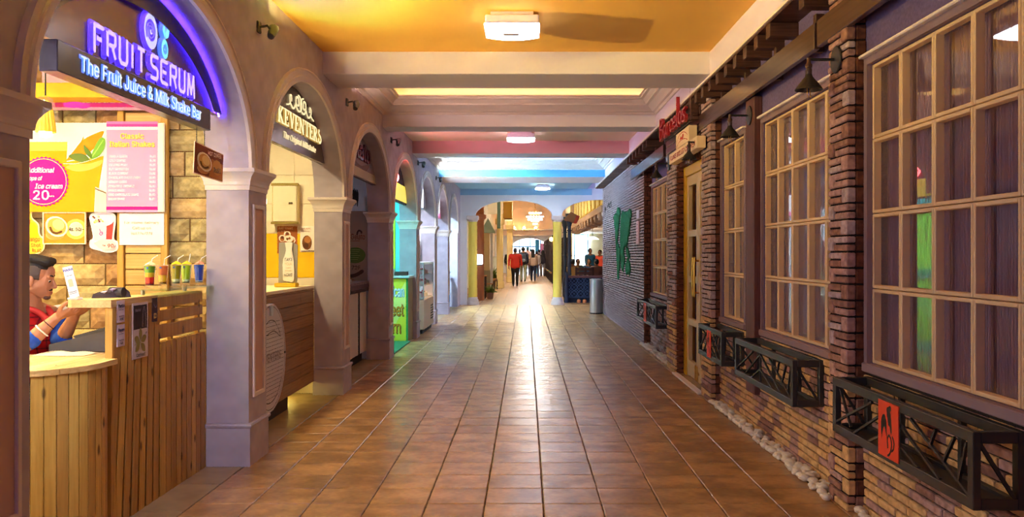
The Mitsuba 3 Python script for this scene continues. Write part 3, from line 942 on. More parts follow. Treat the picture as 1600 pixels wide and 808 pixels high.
lit_letters(sb, fit(slab_serif('KEVENTERS'), 7.27, 8.83, 2.545, 2.695), SIGN_X, CREAM, (0.12, 0.07, 0.01), 0.004, 0.014)
g = text_shape('The Original Milkshake', 0.06, False)
lit_letters(sb, fit(affinity.skew(g, 14, 0, origin=(0, 0)), 7.48, 8.62, 2.425, 2.50), SIGN_X, CREAM, None, depth=0.006, whole='second_line')
sc, cc = [], 8.05
for m in (-1, 1):
    q = lambda p: [(cc + m * a, 2.80 + b) for a, b in p]
    sc += [stroke(q(curve([(.03, -.05), (.10, -.055), (.17, -.02), (.17, .05), (.10, .06), (.08, .0), (.13, -.01)], 30)), .018),
           stroke(q(curve([(.17, .0), (.26, -.06), (.36, -.03), (.38, .03), (.33, .04), (.32, .0)], 30)), .018),
           stroke(q(curve([(.36, -.03), (.42, -.05), (.48, -.06)], 12)), .014), stroke(q(curve([(.0, .02), (.03, .07), (.09, .085)], 12)), .016)]
sc.append(ell(cc, 2.81, .03, .06).difference(ell(cc, 2.81, .014, .04)))
lit_letters(sb, unary_union(sc), SIGN_X, CREAM, None, depth=0.008, name='scroll')

# gelato, sweet corn and the two signs further on
sg = arch_board('gelato_sign', 4, 2.40, 'vcol', 'unlit arched sign with dark plum gelato lettering above a cream band', color=S(130, 116, 124))
obj('cream_band', on_left(extrude(arch_shape(4, -.01).intersection(rect(0, 2.41, 40, 2.52)), .006), 0, 0, SIGN_X), 'vcol', sg, color=S(190, 178, 150))
sm = affinity.translate(Polygon(curve([(0, 0), (.4, .06), (.9, .03), (1.5, .1), (1.2, -.02), (.6, -.04), (0, 0)], 40)), 10.1, 2.53)
obj('brush_mark', on_left(extrude(sm, .004), 0, 0, SIGN_X), 'vcol', sg, color=S(110, 84, 76))
obj('dark_patch', on_left(extrude(arch_shape(4, -.02).intersection(rect(9.8, 2.56, 10.35, 4)), .003), 0, 0, SIGN_X), 'vcol', sg, color=S(40, 26, 32))
obj('lettering', on_left(extrude(fit(text_shape('gelato', .3), 10.05, 11.6, 2.56, 2.86), .02), 0, 0, SIGN_X + .002), 'vcol_gloss', sg, color=S(84, 22, 46))
sd = arch_board('sweet_corn_sign', 5, 2.30, 'vcol', 'arched sign with a glowing red neon figure over a yellow band', color=S(70, 60, 74))
obj('yellow_band', on_left(extrude(arch_shape(5, -.01).intersection(rect(0, 2.33, 40, 2.60)), .006), 0, 0, SIGN_X), 'emitter_face', sd, emit=(0.3, 0.23, 0.005), weight=0.5)
obj('pale_strip', on_left(extrude(rect(12.72, 2.36, 13.25, 2.84), .008), 0, 0, SIGN_X), 'vcol', sd, color=S(236, 214, 170))
neon = []
for p in ([(13.45, 2.82), (13.65, 2.88), (13.9, 2.82), (13.85, 2.74), (13.6, 2.72)], [(13.5, 2.66), (13.4, 2.74), (13.55, 2.8)], [(13.6, 2.72), (13.95, 2.7), (13.9, 2.62), (13.55, 2.62)], [(13.7, 2.62), (13.72, 2.52)]):
    neon.append(tube([(SIGN_X + .03, a, b) for a, b in curve(p, 16)], 0.022, 6))
obj('neon_tube', cat(neon), 'emitter_face', sd, emit=(5, 0.35, 0.4), weight=1)
se = arch_board('white_shop_sign', 6, 2.36, 'vcol', 'white lit sign panel in the fifth arch of the arcade', color=S(200, 206, 216))
obj('lit_panel', on_left(cbox(16.1, 17.6, 2.38, 2.75, 0, .02), 0, 0, SIGN_X), 'emitter_face', se, emit=(0.42, 0.44, 0.5), weight=0.5)
obj('lettering', on_left(text('ice cream parlour', .1, 16.2, 2.52, width=1.3), 0, 0, SIGN_X + .022), 'vcol', se, color=S(190, 200, 214)) if False else None
sf = arch_board('pink_shop_sign', 7, 2.32, 'vcol', 'pink and white lit sign in the arch just before the end of the arcade', color=S(236, 160, 200))
obj('lit_panel', on_left(cbox(19.3, 20.9, 2.42, 2.80, 0, .02), 0, 0, SIGN_X), 'emitter_face', sf, emit=(0.42, 0.44, 0.5), weight=0.5)
obj('pink_strip', on_left(cbox(19.5, 20.9, 2.34, 2.41, 0, .02), 0, 0, SIGN_X), 'emitter_face', sf, emit=(0.4, 0.07, 0.2), weight=0.3)
sh = arch_board('blue_arch_board', 8, 2.5, 'vcol', 'pale blue board in the arch beside the end wall', color=S(170, 214, 240))

# ================================================================== the juice bar
CX = -2.19


def slant_poly(a, b, z0, z1, lean, g=0.0025):
    return Polygon([(a + g, z0), (b - g, z0), (b - g + lean, z1), (a + g + lean, z1)])


jb = thing('juice_counter', 'tall pine plank counter with a glass end shelf in front of the juice bar', 'counter')
obj('backing', box(CX - 0.05, CX - 0.04, 4.72, 6.04, 0.0, 0.92), 'vcol', jb, color=S(30, 22, 16))  # dark sheet added so the plank gaps look shaded
obj('end_post', cbox(CX - 0.04, CX, 4.675, 4.715, 0.0, 1.17, 0.003), 'pine_upright', jb)
lean0, y, k = 0.10, 4.715, 0
while y < 6.04:
    w = 0.082
    lean = -0.11 * max(0, 1 - (y - 4.715) / 0.62)      # the boards at the near end lean
    z1 = 1.17 if y < 5.22 else 0.925
    y1 = min(y + w, 6.045)
    s = Polygon([(y + .005 + lean, 0), (y1 - .005 + lean * (1 if y1 < 5.33 else 0), 0), (y1 - .005, z1), (y + .005, z1)]).intersection(rect(4.66, 0, 6.045, 1.2))
    obj('plank', put(extrude(s, .02), (CX - .02 + r.uniform(-.0015, .0015), 0, 0), (0, 1, 0), (0, 0, 1), (1, 0, 0)), ('pine_upright_dark', 'pine_upright')[k % 3 == 1], jb)
    y, k = y1, k + 1
for a, b in ((0.945, 1.03), (1.048, 1.115), (1.133, 1.198)):
    obj('slat', cbox(CX - 0.02, CX, 5.235, 5.98, a, b, 0.003), 'pine_upright_dark', jb)
for yy in (5.24, 5.5, 5.95):
    obj('upright', box(CX - 0.045, CX - 0.022, yy, yy + 0.035, 0.9, 1.2), 'pine_upright', jb)
top = Polygon([(-2.19, 4.66), (-2.19, 5.25), (-2.43, 5.25), (-2.435, 4.72), (-2.425, 4.675), (-2.40, 4.66)])
obj('top_board', move(extrude(top, 0.04), (0, 0, 1.17)), 'pine_flat', jb)
obj('ledge', cbox(-2.40, -2.215, 5.25, 6.04, 1.185, 1.205, 0.003), 'pine_flat', jb)
M('glass_green', (0.30, 0.62, 0.5), 0.08, 0.6, spec_trans=0.75, eta=1.5) if False else None
scene['mat_shelf_glass'] = {'type': 'thindielectric', 'int_ior': 1.5, 'specular_transmittance': {'type': 'rgb', 'value': [0.72, 0.93, 0.86]}}
obj('glass_shelf', cbox(-2.42, -2.13, 5.22, 6.04, 1.236, 1.245, 0.002), 'shelf_glass', jb)
for yy in (5.3, 5.95):
    obj('shelf_stud', lathe([(.012, 1.205), (.012, 1.236)], (-2.3, yy, 0), 10), 'steel', jb)

# the lower counter with its rounded end
rc = thing('round_counter', 'low pine counter with a rounded plank front beside the tall counter', 'counter')
cx, cy, cr = -2.57, 4.50, 0.41
shape = unary_union([ell(cx, cy, cr, n=48), rect(-2.98, 4.5, cx + cr, 4.672), rect(-2.52, 4.66, -2.232, 5.98)])
xs = np.arange(-2.98, -2.1, 0.105)
for a in xs:
    s = shape.intersection(rect(a + .002, 3, a + .103, 7))
    if s.area > 1e-4:
        obj('top_board', move(extrude(s, 0.028), (0, 0, 0.872)), 'pine_flat', rc)
n = 24
for i in range(n):
    a0 = -PI + i * (PI + 0.35) / n
    a1 = a0 + (PI + 0.35) / n * 0.91
    rr = cr - 0.012 + r.uniform(-.0015, .0015)
    pts = [(cx + q * math.cos(a), cy + q * math.sin(a), zz) for q in (rr - .022, rr) for a in (a0, (a0 + a1) / 2, a1) for zz in (0.0, 0.871)]
    obj('plank', hull(pts), ('pine_upright', 'pine_upright', 'pine_upright_dark')[i % 3], rc)
obj('inner_frame', cat([cbox(-2.50, -2.46, 4.95, 4.99, 0, .872), cbox(-2.50, -2.46, 5.9, 5.94, 0, .872), cbox(-2.28, -2.24, 5.9, 5.94, 0, .872)]), 'pine_upright', rc)
for (x, y) in ((-2.33, 4.38), (-2.48, 4.33)):
    obj('screw_hole', lathe([(.007, .9005), (0, .9006)], (x, y, 0), 8), 'vcol', rc, color=S(40, 30, 20))

# things on the counters
pos = thing('cash_register', 'dark grey cash register wedge on the low counter behind the tall one', 'cash register')
wedge = Polygon([(-2.68, .905), (-2.33, .905), (-2.33, 1.03), (-2.68, .945)])
obj('body', put(extrude(wedge, 0.26), (0, 5.22, 0), (1, 0, 0), (0, 0, 1), (0, -1, 0)), 'vcol', pos, color=S(78, 74, 72))
obj('screen', hull([(-2.56, 4.99, .99), (-2.34, 4.99, 1.05), (-2.34, 5.2, 1.05), (-2.56, 5.2, .99), (-2.545, 4.99, .975), (-2.33, 4.99, 1.03), (-2.33, 5.2, 1.03), (-2.545, 5.2, .975)]), 'vcol_gloss', pos, color=S(58, 56, 58))
obj('key_panel', hull([(-2.66, 5.0, .952), (-2.58, 5.0, .971), (-2.58, 5.18, .971), (-2.66, 5.18, .952), (-2.66, 5.0, .946), (-2.58, 5.0, .965), (-2.58, 5.18, .965), (-2.66, 5.18, .946)]), 'vcol', pos, color=S(40, 40, 44))
gx, gy = np.meshgrid(np.linspace(0, 1, 13), np.linspace(0, 1, 9), indexing='ij')
q = np.stack([gx * 5, gy * 4, 0 * gx], -1)
vz = 0.903 + 0.028 * meshkit.fbm(q, 3, 5) * np.sin(PI * gx) ** .5 * np.sin(PI * gy) ** .5
vv = np.stack([-2.70 + 0.30 * gx + .02 * meshkit.noise(q, 2), 4.76 + 0.17 * gy + .02 * meshkit.noise(q, 9), vz], -1).reshape(-1, 3)
i, j = np.meshgrid(np.arange(12), np.arange(8), indexing='ij')
ff = np.stack([i * 9 + j, (i + 1) * 9 + j, (i + 1) * 9 + j + 1, i * 9 + j + 1], -1).reshape(-1, 4)
obj('paper_bag', (vv, ff), 'vcol', None, color=S(226, 210, 176), smooth=30, label='crumpled white paper bag lying before the cash register', cat='paper bag')

cm = thing('card_machine', 'small grey card payment machine lying on the tall counter top', 'card machine')
pts = []
for s, (w, zt) in zip(np.linspace(0, 1, 6), ((.026, .022), (.034, .03), (.034, .034), (.032, .042), (.036, .05), (.034, .03))):
    c = np.array([-2.31, 4.86 + .20 * s * .55, 1.211]) + np.array([0.09 * (s - .5), 0, 0])
    pts += [c + [w * a, 0.02 * a, 0] for a in (-1, 1)] + [c + [w * .8 * a, .015 * a, zt] for a in (-1, 1)]
obj('body', hull(pts), 'vcol_gloss', cm, color=S(66, 60, 66))
obj('screen', hull([(-2.345, 4.865, 1.243), (-2.312, 4.858, 1.245), (-2.322, 4.90, 1.250), (-2.352, 4.90, 1.248), (-2.33, 4.88, 1.235)]), 'vcol_gloss', cm, color=S(196, 190, 220))
obj('keypad', hull([(-2.31, 4.895, 1.256), (-2.285, 4.895, 1.258), (-2.28, 4.93, 1.262), (-2.312, 4.93, 1.262), (-2.3, 4.91, 1.245)]), 'vcol', cm, color=S(150, 140, 190))
obj('paper_roll_cover', tube([(-2.33, 4.95, 1.24), (-2.25, 4.94, 1.24)], 0.028, 12), 'vcol_gloss', cm, color=S(44, 42, 46), smooth=40)

st = thing('payment_stand', 'white acrylic payment card stand leaning at the end of the tall counter', 'card stand')
obj('card', rot(put(extrude(rect(-.026, 0, .026, .17), .004), (-2.40, 4.70, 1.222), (1, 0, 0), (0, 0, 1), (0, -1, 0)), -14, (0, 1, 0), (-2.40, 4.70, 1.222)), 'vcol_gloss', st, color=S(236, 232, 240))
obj('foot', cbox(-2.43, -2.372, 4.675, 4.73, 1.2105, 1.222, 0.003), 'vcol_gloss', st, color=S(214, 206, 206))
mm, colr = printed([(text('Paytm', .013, 0, .145, 'c'), S(40, 60, 140)), (rect(-.016, .118, .016, .121), S(150, 150, 160)), (rect(-.02, .03, .02, .034), S(150, 150, 160)), (rect(-.02, .022, .02, .025), S(150, 150, 160)), (rect(-.012, .06, .012, .10), S(214, 200, 170))])
obj('print', rot(put(mm, (-2.40, 4.6955, 1.222), (1, 0, 0), (0, 0, 1), (0, -1, 0)), -14, (0, 1, 0), (-2.40, 4.70, 1.222)), 'vcol', st, color=colr)

# notices pinned to the planks
for zb, lab in ((1.085, 'upper white payment notice pinned on the counter planks'), (0.955, 'lower white payment notice below the first on the planks')):
    nt = thing('payment_notice', lab, 'notice')
    obj('card', on_left(cbox(4.72, 4.808, zb, zb + .118, 0, .004, .001), 0, 0, CX + .002), 'vcol', nt, color=S(196, 180, 190))
    mm, colr = printed([(text('Paytm', .018, 4.764, zb + .08, 'c'), S(24, 30, 70)), (rect(4.735, zb + .066, 4.79, zb + .069), S(120, 110, 130)), (text('ACCEPTED', .008, 4.764, zb + .03, 'c'), S(110, 100, 116)), (text('HERE', .012, 4.764, zb + .012, 'c'), S(80, 74, 90))])
    obj('print', on_left(mm, 0, 0, CX + .0062), 'vcol', nt, color=colr)
po = thing('counter_poster', 'narrow white poster with a dark picture and an olive leaf on the planks', 'poster')
obj('card', on_left(cbox(4.90, 5.105, .865, 1.178, 0, .003, .001), 0, 0, CX + .002), 'vcol', po, color=S(198, 184, 184))
lf = unary_union([Polygon(curve([(5.0 + .012 * math.cos(a), .955 + .012 * math.sin(a)), (5.0 + .05 * math.cos(a + .35), .955 + .05 * math.sin(a + .35)), (5.0 + .078 * math.cos(a), .955 + .078 * math.sin(a)), (5.0 + .05 * math.cos(a - .35), .955 + .05 * math.sin(a - .35)), (5.0 + .012 * math.cos(a), .955 + .012 * math.sin(a))], 20)).buffer(.004) for a in (PI / 2, PI / 2 - 1.2, PI / 2 + 1.2, PI / 2 - 2.3, PI / 2 + 2.2)])
mm, colr = printed([(rect(4.915, 1.03, 5.09, 1.165), S(34, 24, 34)), (stroke(curve([(5.03, 1.04), (5.035, 1.12), (5.05, 1.155), (5.065, 1.12), (5.07, 1.04)], 20), .006), S(120, 110, 120)), (text('ENERGY', .014, 4.93, 1.13), S(104, 96, 110)),
                    (lf, S(128, 116, 60)), (stroke([(4.92, .945), (5.0, .955)], .004), S(128, 116, 60)), (text('Cashless', .02, 5.0, .875, 'c'), S(70, 60, 66)), (text('go', .012, 5.06, 1.0), S(120, 110, 116))])
obj('print', on_left(mm, 0, 0, CX + .0052), 'vcol', po, color=colr)
dc = thing('dark_card', 'small dark blue card with a yellow square beside the slats', 'notice')
obj('card', on_left(cbox(5.165, 5.235, 1.055, 1.195, 0, .003, .001), 0, 0, CX + .002), 'vcol', dc, color=S(52, 36, 50))
mm, colr = printed([(rect(5.183, 1.075, 5.217, 1.105), S(196, 170, 110)), (rect(5.192, 1.083, 5.208, 1.097), S(60, 44, 50)), (stroke(curve([(5.18, 1.16), (5.2, 1.14), (5.22, 1.15)], 8), .006), S(96, 90, 130))])
obj('print', on_left(mm, 0, 0, CX + .0052), 'vcol', dc, color=colr)

# five drinks on the glass shelf
scene['mat_tumbler_glass'] = {'type': 'thindielectric', 'int_ior': 1.5}
drinks = [(-2.31, 5.42, [(0, .05, S(226, 40, 30)), (.05, .078, S(226, 190, 40)), (.078, .118, S(120, 170, 40))], 'tall glass of red to green layered drink, first on the glass shelf', S(206, 226, 180)),
          (-2.305, 5.60, [(0, .06, S(250, 196, 40)), (.06, .118, S(246, 140, 70))], 'tall glass of orange drink on the glass shelf beside the layered one', None),
          (-2.28, 5.75, [(0, .03, S(196, 200, 150)), (.03, .118, S(170, 160, 30))], 'tall glass of yellow drink full of mint leaves', S(250, 220, 40)),
          (-2.26, 5.87, [(0, .025, S(206, 226, 160)), (.025, .118, S(190, 222, 40))], 'tall glass of lime green drink next to the blue one', S(246, 220, 60)),
          (-2.215, 5.98, [(0, .014, S(190, 210, 236)), (.014, .12, S(20, 70, 176))], 'tall glass of deep blue drink beside the pillar', S(240, 150, 130))]
for x, y, lay, lab, umb in drinks:
    d = thing('drink_glass', lab, 'drink', 'drinks on the glass shelf')
    z0 = 1.246
    R = lambda h: .024 + .011 * (h / .14) ** 1.4
    obj('tumbler', lathe([(.0, z0), (.026, z0), (.0255, z0 + .02), (R(.07) + .0015, z0 + .07), (R(.14) + .0015, z0 + .14), (R(.14), z0 + .14), (R(.07), z0 + .07), (.023, z0 + .016), (0, z0 + .014)], (x, y, 0), 20), 'tumbler_glass', d, smooth=40)
    for a, b, c in lay:
        obj('liquid', lathe([(0, z0 + .016 + a), (R(a) - .001, z0 + .016 + a), (R(b) - .001, z0 + .0155 + b), (0, z0 + .0155 + b)], (x, y, 0), 18), 'vcol_gloss', d, color=c, smooth=40)
    t = np.array([(0.0, 0, .06), (.012, 0, .16), (.016, 0, .178), (.05, 0, .2)]) if r.random() < .8 else np.array([(0, 0, .06), (.03, 0, .21)])
    obj('straw', tube(t * [1, 1, 1] + [x, y, z0], .0032, 6), 'vcol', d, color=S(240, 240, 236), smooth=40)
    obj('sticker', lathe([(R(.12) + .002, z0 + .115), (R(.13) + .002, z0 + .128)], (0, 0, 0), 20) if False else hull([(x + dx_, y - R(.12) - .003 + abs(dx_) * .3, z0 + zz) for dx_ in (-.007, .007) for zz in (.116, .128)] + [(x, y - R(.12), z0 + .122)]), 'vcol', d, color=S(60, 90, 170))
    if umb:
        ap = np.array([x + .005, y, z0 + .165])
        ang = np.linspace(0, 2 * PI, 9)[:-1]
        ring = np.array([(x + .005 + .034 * math.cos(a), y + .034 * math.sin(a), z0 + .142 + .003 * (-1) ** i) for i, a in enumerate(ang)])
        obj('paper_umbrella', (np.vstack([[ap], ring]), np.array([[0, 1 + i, 1 + (i + 1) % 8] for i in range(8)])), 'vcol', d, color=umb)
# ---- on the stone wall of the juice bar (coordinates x, z on the plane y = 6.16)
PYW = 6.15


def wall_print(name, items, parent, y):
    mm, colr = printed(items)
    return obj(name, on_front(mm, 0, 0, y), 'vcol', parent, color=colr)


fw = thing('wood_wall_panel', 'yellow pine frame with horizontal planks on the stone wall behind the menu board', 'wood panel')
for x in (-2.84, -2.535):
    obj('upright', cbox(x, x + 0.045, 6.13, 6.165, .8, 2.45, .003), 'pine_upright', fw)
z = .8
while z < 2.42:
    obj('plank', cbox(-2.79, -2.54, 6.145, 6.163, z, min(z + .104, 2.44), .004), 'pine_cross', fw)
    z += .11

mb = thing('menu_board', 'large menu board with a mango shake picture and a pink Classic Italian Shakes list', 'menu board')
X0, X1, XM, Z0, Z1 = -3.62, -2.50, -2.885, 1.745, 2.362
obj('panel', on_front(cbox(X0, X1, Z0, Z1, 0, .012, .002), 0, 0, 6.118), 'vcol', mb, color=S(238, 234, 226))
obj('edge_strip', on_front(cbox(X1 - .036, X1 - .004, Z0 + .005, Z1 - .005, 0, .016, .002), 0, 0, 6.118), 'vcol', mb, color=S(252, 246, 220))
Y1, Y2, Y3 = S(224, 160, 6), S(222, 140, 6), S(226, 184, 84)
clip = rect(X0, Z0, XM, Z1)
lx = lambda u: (u - 822) / 1380 * 6.11
lz = lambda v: EYE + (398 - v) / 1380 * 6.11
P = lambda pts: Polygon([(lx(a), lz(b)) for a, b in pts])
C = lambda pts, n=40: Polygon([(lx(a), lz(b)) for a, b in curve(pts, n)])
items = [(P([(20, 190), (167, 190), (167, 332), (20, 332)]), S(234, 232, 226)),
         (P([(20, 222), (106, 222), (103, 332), (20, 332)]), Y3), (P([(20, 236), (105, 236), (102, 332), (20, 332)]), Y1),
         (C([(103, 252), (116, 236), (132, 218), (161, 205), (160, 214), (148, 232), (128, 246), (103, 252)]), Y2),
         (P([(132, 213), (130, 226), (124, 228)]), Y2),
         (P([(101, 254), (163, 244), (158, 275), (150, 332), (72, 332), (98, 280)]), Y1),
         (C([(102, 262), (120, 268), (140, 266), (158, 258), (161, 250), (140, 256), (116, 256), (102, 262)]), Y3),
         (P([(150, 292), (167, 300), (167, 332), (148, 332)]), S(226, 214, 196)), (P([(150, 294), (167, 301), (167, 303), (150, 296)]), S(120, 90, 70)),
         (C([(142, 248), (150, 228), (158, 216), (165, 218), (164, 232), (156, 244), (146, 249), (142, 248)]), S(112, 168, 52)), (C([(144, 247), (152, 236), (162, 220)], 12).buffer(.003), S(150, 196, 90)),
         (C([(142, 247), (134, 238), (132, 227), (138, 232), (144, 240), (145, 247), (142, 247)]), S(88, 122, 40)),
         (C([(142, 250), (130, 254), (116, 250), (109, 244), (120, 240), (134, 242), (142, 250)]), S(96, 120, 50)),
         (stroke([(lx(a), lz(b)) for a, b in curve([(100, 256), (120, 256), (142, 251), (162, 243)], 20)], .004), S(250, 246, 220))]
bc, br = (lx(70), lz(284)), .163
badge = Polygon([(bc[0] + (br + (.012 if i % 2 else 0)) * math.cos(a), bc[1] + (br + (.012 if i % 2 else 0)) * math.sin(a)) for i, a in enumerate(np.linspace(0, 2 * PI, 73)[:-1])])
MG, WH = S(226, 0, 150), S(255, 240, 250)
items += [(badge, MG), (ell(*bc, br - .004, n=48).difference(ell(*bc, br - .009, n=48)), S(250, 210, 130)),
          (text('Additional', .034, lx(43), lz(270), slant=.25, width=.19), WH), (text('Scope of', .028, lx(39), lz(282), slant=.2, width=.125), WH), (text('Ice cream', .034, lx(56), lz(295), slant=.25, width=.19), WH),
          (text('Rs.', .018, lx(41), lz(303)), WH), (text('20', .062, lx(52), lz(312), sx=1.1), WH), (text('extra', .012, lx(78), lz(308)), WH)]
items = [(g.intersection(clip) if not isinstance(g, tuple) else g, c) for g, c in items]
wall_print('picture', items, mb, 6.105)
PK = S(248, 158, 200)
items = [(P([(167, 190), (247, 190), (247, 332), (167, 332)]), PK), (P([(167, 190), (247, 190), (247, 194), (167, 194)]), S(236, 120, 190)), (P([(167, 194), (247, 194), (247, 198), (167, 198)]), S(214, 60, 160)),
         (P([(167, 198.5), (247, 198.5), (247, 203), (167, 203)]), S(255, 236, 244)), (P([(167, 323), (247, 323), (247, 328), (167, 328)]), S(226, 20, 140))]
for dx_, dz_, c in ((.002, -.002, S(120, 60, 40)), (0, 0, S(255, 232, 90))):
    items += [(text('Classic', .036, lx(207) + dx_, lz(217) + dz_, 'c', width=.165), c), (text('Italian Shakes', .036, lx(207) + dx_, lz(229.5) + dz_, 'c', width=.315), c)]
lst = ['VANILA QUEEN', 'COLD COFFEE', 'GULKAND PAAN', 'BUTTER SCOTCH', 'BLACK CURRENT', 'CHOCOLATE CHOCO CHIPS', 'MEMORY QUEEN', 'PINEAPPLE TWINKLE', 'MANGO MAGIC', 'ORIO CHOCOLATE SHAKE', 'BADAM SHAKE']
for q, t in enumerate(lst):
    items += [(text(t, .016, lx(171.5), lz(246.5 + q * 6.65), width=.0105 * len(t)), WH), (text('Rs.80', .016, lx(244.5), lz(246.5 + q * 6.65), 'r', width=.042), WH)]
wall_print('price_list', items, mb, 6.105)

ub = thing('upper_menu_strip', 'pink menu strip partly hidden behind the black sign box', 'menu board')
obj('panel', on_front(cbox(-3.35, -2.5, 2.45, 2.72, 0, .01, .002), 0, 0, 6.12), 'vcol', ub, color=S(238, 190, 214))
wall_print('print', [(rect(-3.3, 2.47, -2.54, 2.56), S(226, 60, 150)), (text('CHOCOLATE CHIPS   Rs.60', .03, -3.2, 2.50, width=.55), WH), (rect(-3.3, 2.60, -2.54, 2.62), S(214, 60, 160))], ub, 6.109)
tag(obj('yellow_pelmet', cbox(-4.2, -2.3, 5.9, 6.1, 2.50, 2.6, .004), 'vcol', None, color=S(226, 176, 40)), 'yellow board across the top of the stone wall', 'board')

cf = thing('coffee_picture', 'framed picture of a coffee cup priced Rs. 50 under the menu board', 'picture')
a = [lx(66.5), lx(134), lz(382), lz(331.5)]
obj('frame', on_front(cat([cbox(a[0], a[1], a[2], a[2] + .008, 0, .022, .002), cbox(a[0], a[1], a[3] - .008, a[3], 0, .022, .002), cbox(a[0], a[0] + .008, a[2], a[3], 0, .022, .002), cbox(a[1] - .008, a[1], a[2], a[3], 0, .022, .002)]), 0, 0, 6.13), 'vcol', cf, color=S(236, 226, 200))
obj('panel', on_front(box(a[0], a[1], a[2], a[3], 0, .012), 0, 0, 6.13), 'vcol', cf, color=S(190, 116, 30))


def coffee(cx_, cz_, s):
    """The printed cup: saucer, cup, foam and a dark smile."""
    e = lambda x, y, a_, b_, t=0: affinity.rotate(ell(cx_ + x * s, cz_ + y * s, a_ * s, b_ * s), t)
    return [(e(-.15, -.7, .75, .4), S(214, 170, 96)), (e(-.1, -.35, .78, .75, -20), S(206, 150, 80)), (e(0, 0, .95, .8, -30), S(252, 238, 206)), (e(0.02, 0, .78, .66, -30), S(214, 168, 80)),
            (e(.15, .15, .5, .42, -30), S(240, 214, 140)), (stroke([(cx_ + p_ * s, cz_ + q_ * s) for p_, q_ in curve([(-.5, -.1), (-.35, -.42), (0, -.55), (.4, -.42)], 16)], .17 * s), S(96, 60, 20))]


bd = rect(a[0] + .008, a[2] + .008, a[1] - .008, a[3] - .008)
items = [(bd, S(214, 140, 36)), (ell(lx(118), lz(358), .075, .07).intersection(bd), S(246, 196, 90)), (ell(lx(118), lz(358), .05, .05).intersection(bd), S(255, 240, 190))] + [(g.intersection(bd), c) for g, c in coffee(lx(88), lz(354), .085)] + [(text('Rs. 50/-', .024, lx(107), lz(361), width=.105), S(70, 50, 60))]
wall_print('print', items, cf, 6.1178)

mc = thing('mango_cutout', 'yellow cut-out card of a mango drink beside the framed coffee picture', 'cut-out card')
oc = C([(34, 340), (38, 328), (47, 328), (48, 340), (58, 350), (60, 366), (67, 374), (66, 390), (52, 398), (30, 396), (22, 370), (34, 340)], 60)
obj('card', on_front(extrude(oc, .006), 0, 0, 6.135), 'vcol', mc, color=S(252, 240, 200))
items = [(oc.buffer(-.008), S(250, 210, 60)), (C([(30, 346), (50, 348), (57, 362), (54, 372), (30, 372), (30, 346)], 30), S(255, 190, 10)), (P([(41, 331), (45, 330), (44, 336)]), S(220, 90, 30)), (P([(42, 344), (46, 343), (45, 351)]), S(220, 90, 30)),
         (text('Mango', .03, lx(38), lz(377), slant=.1, width=.1), S(236, 110, 40)), (text('Shot', .026, lx(46), lz(386), width=.07), S(236, 110, 40)), (text('Rs.60', .024, lx(48), lz(394), width=.065), S(226, 90, 40))]
wall_print('print', items, mc, 6.128)
kc = thing('shake_cutout', 'pink cut-out card of a strawberry shake beside the framed coffee picture', 'cut-out card')
oc = C([(137, 340), (142, 333), (160, 331), (176, 334), (179, 345), (176, 372), (182, 378), (181, 391), (166, 395), (150, 391), (139, 387), (138, 376), (143, 370), (137, 340)], 70)
obj('card', on_front(extrude(oc, .006), 0, 0, 6.135), 'vcol', kc, color=S(255, 246, 240))
items = [(P([(139, 345), (177, 345), (173, 376), (146, 376)]), S(246, 200, 220)), (P([(165, 348), (176, 346), (173, 374), (164, 374)]), S(190, 60, 60)), (C([(139, 344), (146, 336), (158, 334), (172, 336), (177, 344), (168, 352), (150, 353), (139, 344)], 40), S(250, 216, 236)),
         (ring_shape(lx(156), lz(365), .006, .014, .004, 1.3), S(200, 40, 150)), (stroke([(lx(155), lz(361)), (lx(154), lz(358))], .003), S(200, 40, 150))]
for q in range(16):
    items.append((ell(lx(153 + r.uniform(-9, 9)), lz(343 + r.uniform(-5, 5)), .007, .006, n=8), (S(230, 200, 110), S(120, 50, 50), S(246, 226, 160))[q % 3]))
items += [(C([(146, 380), (160, 374), (178, 378), (176, 388), (160, 390), (146, 380)], 30), S(252, 214, 206)), (text('Rs', .012, lx(160), lz(385)), S(226, 90, 90)), (text('90', .026, lx(167), lz(387)), S(226, 90, 90))]
wall_print('print', items, kc, 6.128)
pp = thing('delivery_notice', 'white sheet with the home delivery telephone number below the price list', 'notice')
obj('sheet', on_front(cbox(lx(185), lx(255), lz(383), lz(333), 0, .004, .001), 0, 0, 6.128), 'vcol', pp, color=S(252, 242, 236))
wall_print('print', [(text('For Home delivery', .019, lx(220), lz(350), 'c', False, width=.245), S(196, 130, 110)), (text('Call us on', .019, lx(220), lz(358.5), 'c', False, width=.13), S(196, 130, 110)), (text('9667747778', .019, lx(220), lz(367), 'c', False, width=.15), S(196, 130, 110))], pp, 6.1235)
cb = thing('orange_cable', 'thin orange cable running up the stone wall next to the white pillar', 'cable')
obj('cable', tube([(-2.205, 6.16, .9), (-2.208, 6.155, 1.4), (-2.203, 6.16, 1.9)], .006, 6), 'vcol', cb, color=S(214, 100, 50), smooth=40)

